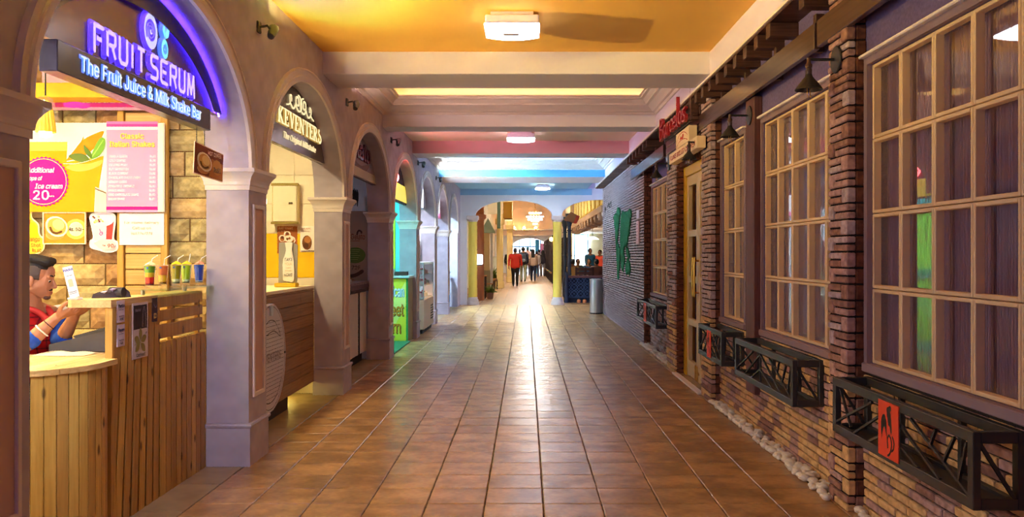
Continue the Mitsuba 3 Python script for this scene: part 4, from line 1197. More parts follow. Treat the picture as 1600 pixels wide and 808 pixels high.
# hanging hot coffee sign
hs = thing('hot_coffee_sign', 'brown HOT COFFEE sign with a cup hanging beside the pillar capital', 'sign')
q = Polygon([(5.40, 1.955), (5.90, 1.94), (5.92, 2.115), (5.42, 2.14)])
SX = -2.03
obj('card', on_left(extrude(q.buffer(.006, join_style='mitre'), .006), 0, 0, SX - .006), 'vcol', hs, color=S(230, 200, 170))
items = [(q, S(126, 60, 30)), (Polygon([(5.65, 1.95), (5.9, 1.94), (5.91, 2.05), (5.7, 2.07)]), S(190, 120, 40)), (affinity.scale(ell(5.80, 2.02, .06, .05), 1.4, 1), S(214, 160, 60))]
cg = [(affinity.scale(g, 2.0, 1.0, origin=(5.57, 2.03)).intersection(q), c) for g, c in coffee(5.57, 2.035, .07)]
items += cg + [(text('HOT COFFEE', .026, 5.62, 2.085, width=.25), S(250, 226, 200)), (text('Rs.50', .03, 5.72, 1.985, width=.13), S(70, 40, 30))]
mm, colr = printed(items)
obj('print', on_left(mm, 0, 0, SX), 'vcol', hs, color=colr)
obj('wire', cat([tube([(SX - .003, 5.45, 2.14), (SX - .003, 5.45, 2.235)], .0025, 5), tube([(SX - .003, 5.585, 2.13), (SX - .003, 5.585, 2.235)], .0025, 5)]), 'black_steel', hs)

# pendant lamp of the juice bar: fluted yellow shade in a clear glass cone
M('amber_shade', S(226, 160, 50), .5, .3)
pn = thing('pendant_lamp', 'pendant lamp with a fluted yellow shade inside a clear glass cone', 'pendant lamp')
px, py = -2.748, 5.05
obj('cord', tube([(px, py, 2.36), (px, py, 2.96)], .004, 6), 'vcol', pn, color=S(20, 16, 16))
scene['mat_lamp_glass'] = {'type': 'thindielectric', 'int_ior': 1.8}
obj('glass_cone', lathe([(.075, 2.135), (.074, 2.18), (.062, 2.27), (.035, 2.34), (.012, 2.36)], (px, py, 0), 28), 'lamp_glass', pn, smooth=True)
ang = np.linspace(0, 2 * PI, 49)[:-1]
rows = []
for rr, zz in ((.052, 2.15), (.048, 2.2), (.036, 2.28), (.02, 2.325), (.01, 2.33)):
    rows.append([[px + (rr + .003 * math.cos(a * 16)) * math.cos(a), py + (rr + .003 * math.cos(a * 16)) * math.sin(a), zz] for a in ang])
v = np.array(rows).reshape(-1, 3)
i, j = np.meshgrid(np.arange(4), np.arange(48), indexing='ij')
f = np.stack([i * 48 + j, i * 48 + (j + 1) % 48, (i + 1) * 48 + (j + 1) % 48, (i + 1) * 48 + j], -1).reshape(-1, 4)
obj('fluted_shade', (v, f), 'amber_shade', pn, emit=(0.2, 0.1, 0.006), weight=0.4)
bs = trimesh.creation.icosphere(2, 0.034)
bs.apply_translation((px, py, 2.15))
obj('bulb', bs, 'emitter_face', pn, emit=(4.5, 3.6, 1.9), smooth=True)

# ================================================================== the milkshake bar
kb = thing('milkshake_counter', 'dark oak plank counter of the milkshake bar with a cream top', 'counter')
obj('backing', box(-2.26, -2.205, 6.47, 9.12, .14, 1.10), 'oak_front', kb)
z, k = .14, 0
while z < 1.10:
    h = .118
    ys = [6.47, 7.62, 8.58, 9.12] if k % 2 else [6.47, 7.2, 8.58, 9.12]
    for a, b in zip(ys, ys[1:]):
        obj('plank', cbox(-2.212, -2.19, a + .002, b - .002, z + .002, min(z + h - .002, 1.105), .002), 'oak_front', kb)
    z += h
    k += 1
obj('plinth', box(-2.26, -2.24, 6.47, 8.3, 0, .14), 'vcol', kb, color=S(50, 38, 30))
obj('worktop', cbox(-2.75, -2.185, 6.47, 9.12, 1.105, 1.135, .003), 'vcol_gloss', kb, color=S(240, 226, 190))
obj('end_leg', box(-2.70, -2.6, 9.0, 9.1, 0, 1.1), 'vcol', kb, color=S(60, 46, 36))
obj('underlight', cbox(-2.42, -2.40, 8.4, 9.08, .145, .16, .002), 'emitter_face', kb, emit=(9, 7, 1.6))  # strip added for the yellow glow under the counter end
od = thing('round_counter_sign', 'large round brushed metal disc with a loop drawing on the dark counter front', 'round sign')
oz, oy = .575, 7.48
obj('disc', put(lathe([(0, 0), (.455, 0), (.462, .008), (.462, .026), (.452, .032), (.44, .026), (0, .026)], (0, 0, 0), 56), (-2.19, oy, oz), (0, 1, 0), (0, 0, 1), (1, 0, 0)), 'vcol_gloss', od, color=S(190, 180, 182), smooth=30)
dl = [ell(0, 0, .44, n=60).difference(ell(0, 0, .434, n=60)), stroke(curve([(-.36, -.2), (-.2, -.34), (0, -.38), (.2, -.33), (.34, -.2)], 30), .01), stroke(curve([(-.3, .14), (-.1, .3), (.12, .3), (.3, .16), (.1, .22), (-.12, .2)], 40), .008)]
dl += [stroke([(-.40 * math.sqrt(max(0, 1 - (q / .42) ** 2)), q), (.40 * math.sqrt(max(0, 1 - (q / .42) ** 2)), q)], .004, 0) for q in np.linspace(-.34, .3, 20)]
mm, colr = printed([(unary_union(dl), S(96, 84, 84)), (text('KEVENTERS', .07, 0, -.03, 'c', width=.62), S(140, 128, 128))])
obj('drawing', on_left(mm, oy, oz, -2.1635), 'vcol', od, color=colr)
obj('clip', cbox(-2.17, -2.15, 7.44, 7.52, .93, 1.02, .006), 'steel', od)
obj('rivet', lathe([(.012, 0), (.008, .006), (0, .007)], (0, 0, 0), 10) if False else cbox(-2.165, -2.155, 7.9, 7.915, .57, .585, .003), 'black_steel', od)
by = 9.225
jn = thing('wall_tiling', 'cream wall panels with thin joints and a yellow band behind the milkshake counter', 'wall panelling', kind='structure')
xs_, zs_ = [-4.5, -3.6, -2.99, -2.42, XLI], [0.9, 1.21, 1.67, 1.98, 2.28, 2.95]
for a, b in zip(xs_, xs_[1:]):
    for c, d in zip(zs_, zs_[1:]):
        obj('tile', cbox(a + .002, b - .002, by, 9.245, c + .002, d - .002, .002), 'vcol', jn, color=S(246, 200, 30) if abs(c - 1.21) < .01 else S(242, 230, 204))
eb = thing('electrical_box', 'cream electrical distribution box on the cream wall over the counter', 'electrical box')
u = lambda p: (p - 822) / 1380 * 9.12
w_ = lambda p: EYE + (398 - p) / 1380 * 9.12
obj('body', cbox(u(424), u(465), 9.14, 9.226, w_(349), w_(287), .008), 'vcol', eb, color=S(214, 196, 140))
obj('door', cbox(u(426), u(463), 9.128, 9.142, w_(346), w_(290), .005), 'vcol', eb, color=S(244, 232, 200))
for za, zb in ((350, 346.5), (290, 286)):
    obj('rail', cbox(u(423), u(466), 9.124, 9.145, w_(za), w_(zb), .003), 'vcol', eb, color=S(150, 130, 70))
obj('latch', cbox(u(451), u(457), 9.12, 9.13, w_(319), w_(316), .002), 'vcol', eb, color=S(90, 76, 50))
b1 = thing('brown_burger_poster', 'brown poster with round food pictures on the yellow band', 'poster')
obj('card', on_front(cbox(u(429), u(460.5), w_(396), w_(353), 0, .004, .001), 0, 0, 9.224), 'vcol', b1, color=S(170, 96, 50))
items = [(text('READY TO SHAKE', .02, u(431), w_(358), width=.15), S(246, 220, 190)), (text('IT NOW', .014, u(431), w_(362)), S(246, 220, 190))]
for a_, b_, c_ in ((437, 372, 5.5), (445, 366, 5.5), (452, 375, 6)):
    items += [(ell(u(a_), w_(b_), c_ * .0066), S(250, 236, 220)), (ell(u(a_), w_(b_ + 1), c_ * .0044), S(176, 110, 60)), (ell(u(a_), w_(b_ - 1), c_ * .003), S(110, 60, 36))]
items += [(text('SHAKES', .03, u(433), w_(390), width=.12), S(250, 230, 200))]
mm, colr = printed(items)
obj('print', on_front(mm, 0, 0, 9.2195), 'vcol', b1, color=colr)
b2 = thing('white_chocolate_poster', 'white poster with a brown chocolate shake picture next to the pillar', 'poster')
obj('card', on_front(cbox(u(465), u(489.5), w_(394), w_(353), 0, .004, .001), 0, 0, 9.223), 'vcol', b2, color=S(248, 238, 226))
items = [(text('A CLASSIC', .016, u(467), w_(358), width=.1), S(190, 150, 130)), (text('made for you', .012, u(467), w_(362), width=.09), S(200, 170, 150)), (C([(0, 0), (1, 1), (2, 0)]) if False else ell(u(476), w_(379), .05, .075), S(120, 72, 40)), (ell(u(477), w_(374), .036, .036), S(176, 116, 66)), (ell(u(474), w_(384), .03, .03), S(90, 50, 30)), (rect(u(467), w_(393), u(488), w_(391.5)), S(110, 84, 60))]
mm, colr = printed(items)
obj('print', on_front(mm, 0, 0, 9.2185), 'vcol', b2, color=colr)
sy = 8.6
u = lambda p: (p - 822) / 1380 * sy
w_ = lambda p: EYE + (398 - p) / 1380 * sy
bt = thing('bottle_standee', 'grey standee on the cream counter with a white milk bottle reading TAKE YOUR HOME', 'standee')
obj('foot', cbox(u(432), u(465), sy - .08, sy + .05, 1.137, 1.175, .004), 'vcol', bt, color=S(232, 190, 50))
obj('board', on_front(extrude(Polygon([(u(435), 1.175), (u(464), 1.175), (u(465), w_(383)), (u(456), w_(378)), (u(436), w_(379))]), .012), 0, 0, sy + .012), 'vcol', bt, color=S(150, 146, 144))
bo = C([(443, 438), (442.5, 410), (446, 398), (447.5, 390), (446.5, 382), (447, 379), (457, 379), (457.5, 382), (456.5, 390), (458, 398), (460, 410), (459.5, 438), (451, 440), (443, 438)], 80)
fx = lambda g: affinity.affine_transform(g, [sy / 6.11, 0, 0, sy / 6.11, 0, EYE - EYE * sy / 6.11])
bo = fx(bo)
obj('bottle', on_front(extrude(bo, .018), 0, 0, sy), 'vcol', bt, color=S(250, 246, 238))
obj('bottle_top', on_front(extrude(ell(u(452), w_(373), .045, .032), .02), 0, 0, sy), 'vcol', bt, color=S(252, 240, 226))
mm, colr = printed([(text('TAKE', .03, u(451.3), w_(408), 'c', False, width=.082), S(84, 80, 78)), (text('YOUR', .026, u(451.3), w_(414.5), 'c', False, width=.078), S(206, 180, 130)), (text('bottle', .014, u(451.3), w_(419.5), 'c', False), S(200, 176, 140)),
                    (rect(u(446), w_(423.5), u(457), w_(422.5)), S(210, 190, 150)), (text('HOME', .03, u(451.3), w_(432), 'c', False, width=.085), S(84, 80, 78)), (ell(u(450), w_(373.5), .012), S(110, 70, 40)), (ell(u(453.5), w_(372.5), .011), S(150, 90, 50))])
obj('print', on_front(mm, 0, 0, sy - .0185), 'vcol', bt, color=colr)
bl = thing('bare_bulb', 'bare warm filament bulb hanging beside the capital at the milkshake bar', 'light bulb')
px, py = -2.085, 7.0
obj('cord', tube([(px, py, 1.96), (px, py, 2.37)], .004, 6), 'black_steel', bl)
obj('holder', lathe([(0, 1.925), (.018, 1.925), (.02, 1.95), (.012, 1.975), (0, 1.98)], (px, py, 0), 14), 'brass', bl)
obj('bulb', lathe([(0, 1.83), (.02, 1.835), (.03, 1.86), (.026, 1.89), (.014, 1.925), (0, 1.926)], (px, py, 0), 16), 'emitter_face', bl, smooth=True, emit=(16, 11, 5))

# ================================================================== gelato shop
gc = thing('gelato_counter', 'white ribbed counter with a dark scalloped edge in the dim gelato shop', 'counter')
obj('worktop', cbox(-2.75, -2.17, 9.56, 12.2, 1.05, 1.09, .004), 'vcol', gc, color=S(110, 100, 104))
y = 9.56
while y < 12.15:
    d = y > 11.55 and y < 11.68
    obj('plank', cbox(-2.235 + (-.02 if d else 0), -2.205, y + .002, y + .118, .13, 1.05, .004), 'vcol', gc, color=S(50, 42, 42) if d else S(214, 204, 196))
    y += .12
obj('plinth', box(-2.3, -2.26, 9.56, 12.15, 0, .13), 'vcol', gc, color=S(44, 38, 36))
sc = unary_union([rect(9.56, 1.0, 12.2, 1.085)] + [ell(9.62 + .11 * q, 1.0, .036, .05, n=14) for q in range(24)])
obj('scalloped_edge', on_left(extrude(sc, .012), 0, 0, -2.182), 'vcol', gc, color=S(70, 58, 70))
va = thing('scalloped_valance', 'black saw-toothed valance hanging inside the gelato arch', 'valance')
tri_ = unary_union([rect(9.56, 2.22, 12.2, 2.30)] + [Polygon([(9.56 + .12 * q, 2.225), (9.68 + .12 * q, 2.225), (9.62 + .12 * q, 2.11)]) for q in range(22)] + [Polygon([(9.56 + .12 * q, 2.295), (9.68 + .12 * q, 2.295), (9.62 + .12 * q, 2.345)]) for q in range(22)])
obj('cloth', on_left(extrude(tri_, .006), 0, 0, -2.32), 'vcol', va, color=S(22, 18, 22))
gp = thing('gelato_banner', 'beige upright banner with a brown cup and a green oval in the gelato shop', 'banner')
gy = 12.28
u = lambda p: (p - 822) / 1380 * gy
w_ = lambda p: EYE + (398 - p) / 1380 * gy
obj('card', on_front(cbox(u(530), u(575), 1.05, w_(330), 0, .008, .002), 0, 0, gy), 'vcol', gp, color=S(150, 128, 112))
items = [(ell(u(555), w_(399), .145, .11), S(74, 106, 42)), (text('Gelato', .075, u(548), w_(374), width=.2), S(120, 66, 40)), (stroke(curve([(u(558), w_(366)), (u(560), w_(361)), (u(564), w_(361)), (u(565), w_(364))], 10), .022), S(60, 30, 26)), (rect(u(549), w_(377), u(563), w_(376)), S(130, 80, 50)), (text('72F', .05, u(549), w_(421)), S(70, 50, 40)),
         (stroke(curve([(u(546), w_(432)), (u(556), w_(430)), (u(566), w_(424))], 12), .05), S(76, 46, 36)), (stroke(curve([(u(546), w_(436)), (u(560), w_(444)), (u(570), w_(455))], 12), .05), S(150, 104, 70))]
for q in range(6):
    items.append((rect(u(547), w_(391 + q * 3), u(563 - (q % 3) * 2), w_(390 + q * 3)), S(120, 146, 80)))
mm, colr = printed(items)
obj('print', on_front(mm, 0, 0, gy - .0082), 'vcol', gp, color=colr)
gm = thing('gelato_machine', 'grey steel machine standing on the gelato counter', 'machine')
obj('body', cbox(-2.72, -2.36, 11.2, 11.6, 1.09, 1.42, .02), 'vcol_gloss', gm, color=S(110, 108, 112))
obj('tray', cbox(-2.36, -2.28, 11.25, 11.55, 1.09, 1.13, .006), 'steel', gm)

# ================================================================== sweet corn shop
wc = thing('sweet_corn_counter', 'counter with a yellow and green American Sweet Corn banner on its front', 'counter')
obj('body', cbox(-3.3, -1.955, 14.66, 15.24, .0, 1.06, .005), 'vcol', wc, color=S(150, 132, 96))
obj('worktop', cbox(-3.32, -1.93, 14.62, 15.26, 1.06, 1.10, .006), 'vcol_gloss', wc, color=S(206, 214, 218))
ban = obj('banner', on_front(cbox(-3.1, -1.96, .02, 1.05, 0, .008, .002), 0, 0, 14.66), 'vcol', wc, color=S(238, 224, 60))
items = [(rect(-3.09, .03, -1.99, 1.04), S(240, 226, 66)), (rect(-1.99, .02, -1.96, 1.05), S(30, 150, 80)), (Polygon([(-2.6, .05), (-2.3, .05), (-2.0, .6), (-2.0, 1.0)]), S(250, 240, 140)), (Polygon([(-3.0, .3), (-2.5, 1.03), (-2.2, 1.03), (-3.0, .05)]), S(248, 236, 110))]
for t, zb, h, c1 in (('American', .76, .17, S(250, 250, 252)), ('Sweet', .44, .2, S(214, 130, 30)), ('Corn', .15, .2, S(214, 130, 30))):
    x_ = -2.03 if t != 'Corn' else -2.08
    wd = {'American': .43, 'Sweet': .43, 'Corn': .36}[t]
    items += [(text(t, h, x_ + .01, zb - .01, 'r', width=wd), S(96, 60, 40) if c1[2] < .1 else S(90, 120, 170)), (text(t, h, x_, zb, 'r', width=wd), c1)]
mm, colr = printed(items)
obj('print', on_front(mm, 0, 0, 14.651), 'vcol', ban, color=colr)
tag(obj('green_mat', cbox(-3.2, -1.915, 12.85, 14.64, 0, .02, .006), 'vcol', None, color=S(40, 106, 70)), 'green mat on the floor before the sweet corn counter', 'mat')
wb = thing('sweet_corn_wall_banner', 'yellow banner with a green foot on the wall of the sweet corn shop', 'banner')
obj('card', on_front(cbox(-3.6, -2.28, .5, 2.2, 0, .01, .002), 0, 0, 15.395), 'vcol', wb, color=S(238, 226, 70))
mm, colr = printed([(rect(-3.6, .5, -2.28, 1.2), S(40, 150, 96)), (rect(-2.62, 1.32, -2.44, 1.52), S(250, 196, 20)), (text('corn', .22, -2.75, 1.68, 'c'), S(206, 150, 40))])
obj('print', on_front(mm, 0, 0, 15.384), 'vcol', wb, color=colr)
ap = thing('popcorn_warmer', 'small white steel warmer standing on the sweet corn counter', 'appliance')
obj('body', cbox(-2.62, -2.24, 14.8, 15.1, 1.10, 1.2, .01), 'vcol_gloss', ap, color=S(226, 232, 236))
obj('lid', lathe([(.1, 1.2), (.09, 1.235), (.02, 1.25), (.02, 1.275), (0, 1.28)], (-2.43, 14.95, 0), 18), 'steel', ap, smooth=30)
ap = thing('dark_tray', 'dark tray beside the warmer on the sweet corn counter', 'tray')
obj('base', cbox(-2.2, -2.0, 14.75, 15.0, 1.10, 1.115, .004), 'vcol', ap, color=S(70, 50, 46))
obj('rim', cat([cbox(-2.2, -2.0, 14.75, 14.765, 1.1, 1.165), cbox(-2.2, -2.0, 14.985, 15.0, 1.1, 1.165), cbox(-2.2, -2.185, 14.75, 15, 1.1, 1.165), cbox(-2.015, -2.0, 14.75, 15, 1.1, 1.165)]), 'vcol', ap, color=S(70, 50, 46))

# glass display case in the next arch
gd = thing('display_case', 'glass display case with a cream base in the fifth arch', 'display case')
obj('base', cbox(-2.45, -1.86, 16.1, 17.75, .08, .62, .006), 'vcol', gd, color=S(226, 206, 180))
obj('plinth', box(-2.42, -1.9, 16.15, 17.7, 0, .08), 'vcol', gd, color=S(40, 40, 44))
obj('vent', cat([box(-1.862, -1.855, 17.2, 17.65, .2 + .05 * q, .225 + .05 * q) for q in range(6)]), 'vcol', gd, color=S(50, 46, 46))
obj('case_frame', cat([cbox(-2.45, -1.86, 16.1, 17.75, 1.27, 1.31, .004)] + [cbox(x, x + .02, y, y + .02, .62, 1.27, .002) for x in (-2.45, -1.88) for y in (16.1, 17.73)]), 'vcol_gloss', gd, color=S(196, 220, 220))
scene['mat_case_glass'] = {'type': 'thindielectric', 'int_ior': 1.5, 'specular_transmittance': {'type': 'rgb', 'value': [0.75, 0.94, 0.93]}}
obj('front_glass', (np.array([[-1.865, 16.12, .62], [-1.865, 17.73, .62], [-1.865, 17.73, 1.27], [-1.865, 16.12, 1.27]]), np.array([[0, 1, 2], [0, 2, 3]])), 'case_glass', gd)
obj('side_glass', (np.array([[-2.44, 16.11, .62], [-1.87, 16.11, .62], [-1.87, 16.11, 1.27], [-2.44, 16.11, 1.27]]), np.array([[0, 1, 2], [0, 2, 3]])), 'case_glass', gd)
for z in (.63, .86, 1.07):
    obj('shelf', cbox(-2.4, -1.9, 16.14, 17.7, z, z + .012, .003), 'vcol_gloss', gd, color=S(220, 230, 232))
for q in range(18):
    a, b = q % 3, q // 3
    ci = (q * 7) % 4
    c = thing('cake', '%s iced cake on the %s shelf of the glass display case, %s from the viewer' % (('white', 'caramel', 'pink', 'chocolate')[ci], ('bottom', 'middle', 'top')[a], ('first', 'second', 'third', 'fourth', 'fifth', 'sixth')[b]), 'cake', 'iced cakes in the glass display case')
    zz = (.645, .875, 1.085)[a]
    obj('body', lathe([(0, zz), (.07, zz), (.075, zz + .06), (.06, zz + .075), (0, zz + .08)], (-2.0 - .06 * ((b + a) % 2), 16.28 + .25 * b, 0), 14), 'vcol', c, color=(S(240, 236, 226), S(190, 120, 90), S(240, 190, 200), S(110, 66, 46))[(q * 7) % 4], smooth=30)
    obj('cherry', lathe([(0, zz + .075), (.016, zz + .082), (.014, zz + .1), (0, zz + .105)], (-2.0 - .06 * ((b + a) % 2), 16.28 + .25 * b, 0), 8), 'vcol', c, color=S(190, 30, 40), smooth=True)
hw = thing('wall_hooks_board', 'dark rack of small items hanging on the pillar side in the fifth arch', 'rack')
obj('rail', cbox(-2.33, -2.2, 18.30, 18.34, .98, 1.75, .004), 'vcol', hw, color=S(120, 84, 66))
for q in range(5):
    obj('packet', cbox(-2.33, -2.21, 18.27, 18.30, 1.0 + .15 * q, 1.12 + .15 * q, .008), 'vcol', hw, color=(S(70, 50, 50), S(160, 110, 90), S(110, 70, 60))[q % 3])
bp = thing('blue_low_panel', 'low dark blue panel standing in the last arch beside the end wall', 'panel')
obj('board', cbox(-2.15, -2.1, 22.2, 24.4, .0, .95, .006), 'vcol', bp, color=S(90, 140, 190))
obj('cap_rail', cbox(-2.17, -2.08, 22.18, 24.42, .95, .99, .006), 'vcol', bp, color=S(140, 150, 170))

# small black spotlights on the arcade wall, one over each pillar, turned up to wash the ceiling
def spot_lamp(k, y):
    scene[f'spot_beam_{k}'] = {'type': 'spot', 'intensity': {'type': 'rgb', 'value': list(SPOTS[k])}, 'cutoff_angle': 66.0, 'beam_width': 40.0,
                               'to_world': T().look_at(origin=[XL + .16, y + .02, 3.0], target=[XL + .95, y + .45, 3.9], up=[0, 1, 0])}


for k in range(3, 8):
    y = PIL[k] + .2
    spot_lamp(k, y)
    s = thing('wall_spotlight', ['', '', '', 'small black spotlight on the arcade wall over the second pillar from the viewer', 'small black spotlight on the arcade wall over the dark third pillar', 'small black spotlight on the arcade wall over the pillar beyond the sweet corn arch', 'small black spotlight over the pillar between the white and pink signs', 'small black spotlight over the last but one arcade pillar'][k], 'spotlight')
    obj('mount', cbox(XL, XL + .02, y - .03, y + .03, 3.02, 3.1, .004), 'black_steel', s)
    obj('arm', tube([(XL + .015, y, 3.06), (XL + .07, y, 3.07), (XL + .09, y, 3.045)], .009, 8), 'black_steel', s)
    obj('head', put(lathe([(0, -.06), (.025, -.06), (.032, .0), (.036, .05), (0, .045)], (0, 0, 0), 14), (XL + .10, y + .02, 3.03), (0, .7, -.7), (1, 0, 0), (0, .7, .7)), 'black_steel', s, smooth=40)
y = PIL[2] + .2
spot_lamp(2, y)
s = thing('wall_spotlight', 'small black spotlight on the arcade wall over the pillar beside the juice bar', 'spotlight')
obj('mount', cbox(XL, XL + .02, y - .03, y + .03, 3.05, 3.13, .004), 'black_steel', s)
obj('arm', tube([(XL + .015, y, 3.09), (XL + .06, y, 3.10), (XL + .08, y, 3.08)], .009, 8), 'black_steel', s)
obj('head', put(lathe([(0, -.05), (.02, -.05), (.028, .0), (.03, .04), (0, .035)], (0, 0, 0), 14), (XL + .085, y + .02, 3.06), (0, .7, -.7), (1, 0, 0), (0, .7, .7)), 'black_steel', s, smooth=40)
# ================================================================== ceiling lamps of the corridor
for (x, y, w, lab) in ((-0.11, 7.06, .42, 'square white ceiling lamp in the ochre bay nearest the viewer'), (-0.08, 13.75, .42, 'square white ceiling lamp in the rose bay'), (0.45, 24.0, .38, 'square white ceiling lamp in the blue bay before the end wall')):
    c = thing('ceiling_lamp', lab, 'ceiling lamp')
    h = w / 2
    obj('base_plate', cbox(x - h * .8, x + h * .8, y - h * .8, y + h * .8, CEIL - .035, CEIL, .004), 'vcol', c, color=S(206, 196, 214))
    obj('housing', cbox(x - h, x + h, y - h, y + h, CEIL - .10, CEIL - .035, .008), 'vcol', c, color=S(214, 204, 224))
    n = 9
    g = np.linspace(-1, 1, n)
    gx, gy = np.meshgrid(g, g, indexing='ij')
    zz = CEIL - .104 - .03 * (1 - .75 * gx ** 2) - .004
    v = np.stack([x + gx * h * 1.04, y + gy * h * 1.04, zz], -1).reshape(-1, 3)
    i, j = np.meshgrid(np.arange(n - 1), np.arange(n - 1), indexing='ij')
    f = np.stack([i * n + j, i * n + j + 1, (i + 1) * n + j + 1, (i + 1) * n + j], -1).reshape(-1, 4)
    ring = [a * n for a in range(n)] + [(n - 1) * n + b for b in range(1, n)] + [a * n + n - 1 for a in range(n - 2, -1, -1)] + [b for b in range(n - 2, 0, -1)]
    k = len(v)
    up = v[ring].copy()
    up[:, 2] = CEIL - .10
    up[:, :2] = (up[:, :2] - [x, y]) * .97 + [x, y]
    f2 = [[ring[a], ring[(a + 1) % len(ring)], k + (a + 1) % len(ring), k + a] for a in range(len(ring))]
    obj('diffuser', (np.vstack([v, up]), np.vstack([f, f2])), 'emitter_face', c, emit=END_LAMP if y > 20 else CEIL_LAMP)
    obj('slot', cbox(x - .07, x + .05, y - .012, y + .012, CEIL - .143, CEIL - .134, .002), 'vcol', c, color=S(90, 80, 70))

# ================================================================== pergola over the restaurant front
raf = [(5.51, 0), (6.27, 0)] + [(6.27 + .335 * q, 0) for q in range(1, 10)]
for nm, ys, (b0, b1), lab, pz in (('pergola', [6.27 + .335 * q for q in range(10)], (5.52, 9.18), 'dark wooden pergola of short rafters over the middle windows', 0), ('pergola', [5.51 - .335 * q for q in range(9)], (2.5, 5.47), 'dark wooden pergola section over the big window nearest the viewer', 1), ('pergola', [12.62 + .41 * q for q in range(7)], (11.6, 15.2), 'dark wooden pergola section beyond the red shop sign', 2)):
    p = thing(nm, lab, 'pergola')
    obj('fascia_beam', cbox(1.80, 1.838, b0, b1, 2.735, 2.90, .004), 'beam_wood', p)
    for y in ys:
        obj('rafter', cbox(1.715, XR + .04, y - .05, y + .05, 2.985, 3.085, .004), 'rafter_wood', p)
    for y in np.arange(b0 + .1, b1, .9):
        obj('post', cbox(1.842, 1.90, y, y + .05, 2.74, 2.985, .004), 'rafter_wood', p)

# ---- the shop sign over the door
bsn = thing('restaurant_sign', 'red metal script lettering mounted on dark boards over the yellow door', 'sign')
bsd = obj('backing_frame', cat([cbox(1.74, 1.79, 9.2, 11.2, 2.90, 2.93), cbox(1.74, 1.79, 9.2, 11.2, 3.06, 3.09), cbox(1.72, 1.80, 9.22, 9.3, 2.86, 3.20)]), 'rafter_wood', bsn)


def hand_letters():
    w = .075
    L = [stroke([(.05, 0), (.05, 1)], w), stroke(curve([(.05, 1), (.35, .95), (.38, .7), (.08, .54), (.45, .42), (.42, .1), (.05, 0)], 40), w)]
    x = .62
    L += [stroke(curve([(x + .3, .5), (x + .08, .52), (x, .25), (x + .1, 0), (x + .3, .2)], 30), w), stroke([(x + .3, .55), (x + .31, .15), (x + .4, 0)], w)]
    x = 1.12
    L += [stroke([(x, .55), (x, 0)], w), stroke(curve([(x, .35), (x + .12, .53), (x + .25, .5)], 12), w)]
    x = 1.46
    L += [stroke(curve([(x + .28, .45), (x + .15, .54), (x, .28), (x + .12, .02), (x + .3, .1)], 30), w)]
    x = 1.84
    L += [stroke(curve([(x + .02, .26), (x + .28, .32), (x + .2, .54), (x + .02, .4), (x + .05, .05), (x + .32, .08)], 40), w)]
    x = 2.3
    L += [stroke([(x, 1.25), (x, .1), (x + .08, 0)], w)]
    x = 2.5
    L += [ell(x + .17, .28, .2, .29).difference(ell(x + .17, .28, .12, .21))]
    x = 2.95
    L += [stroke(curve([(x + .25, .52), (x + .02, .46), (x + .06, .3), (x + .24, .2), (x + .18, 0), (x - .04, .04)], 40), w)]
    return unary_union(L)


hl = hand_letters()
for g in polys(fit(hl, 0, 1.78, 0, .345)):
    obj('letter', on_right(extrude(g, .035), 11.05, 2.855, 1.70), 'vcol_gloss', bsn, color=S(158, 36, 42))
r1 = thing('restaurant_logo_panel', 'cream panel with a red arched rooster mark below the red lettering', 'sign')
obj('panel', on_right(cbox(0, .78, 0, .165, 0, .09, .004), 10.02, 2.642, 1.79), 'vcol', r1, color=S(226, 200, 160))
mm, colr = printed([(stroke(curve([(.06, .075), (.2, .13), (.38, .148), (.56, .13), (.7, .085)], 24), .008), S(180, 60, 44)), (stroke(curve([(.04, .02), (.2, .06), (.38, .07), (.56, .06), (.72, .03)], 24), .008), S(180, 60, 44)), (Polygon(curve([(.26, .075), (.32, .115), (.38, .095), (.46, .125), (.5, .1), (.44, .07), (.36, .08), (.26, .075)], 40)), S(186, 56, 36))])
obj('print', on_right(mm, 10.02, 2.635, 1.6995), 'vcol', r1, color=colr)
r2 = thing('restaurant_name_strip', 'long cream board with small red capitals directly over the yellow door', 'sign')
obj('panel', on_right(cbox(0, 1.70, 0, .122, 0, .09, .004), 10.49, 2.515, 1.79), 'vcol', r2, color=S(228, 202, 164))
mm, colr = printed([(text('FLAME GRILLED CHICKEN', .052, .08, .034, width=1.52), S(150, 30, 40))])
obj('print', on_right(mm, 10.49, 2.515, 1.6995), 'vcol', r2, color=colr)

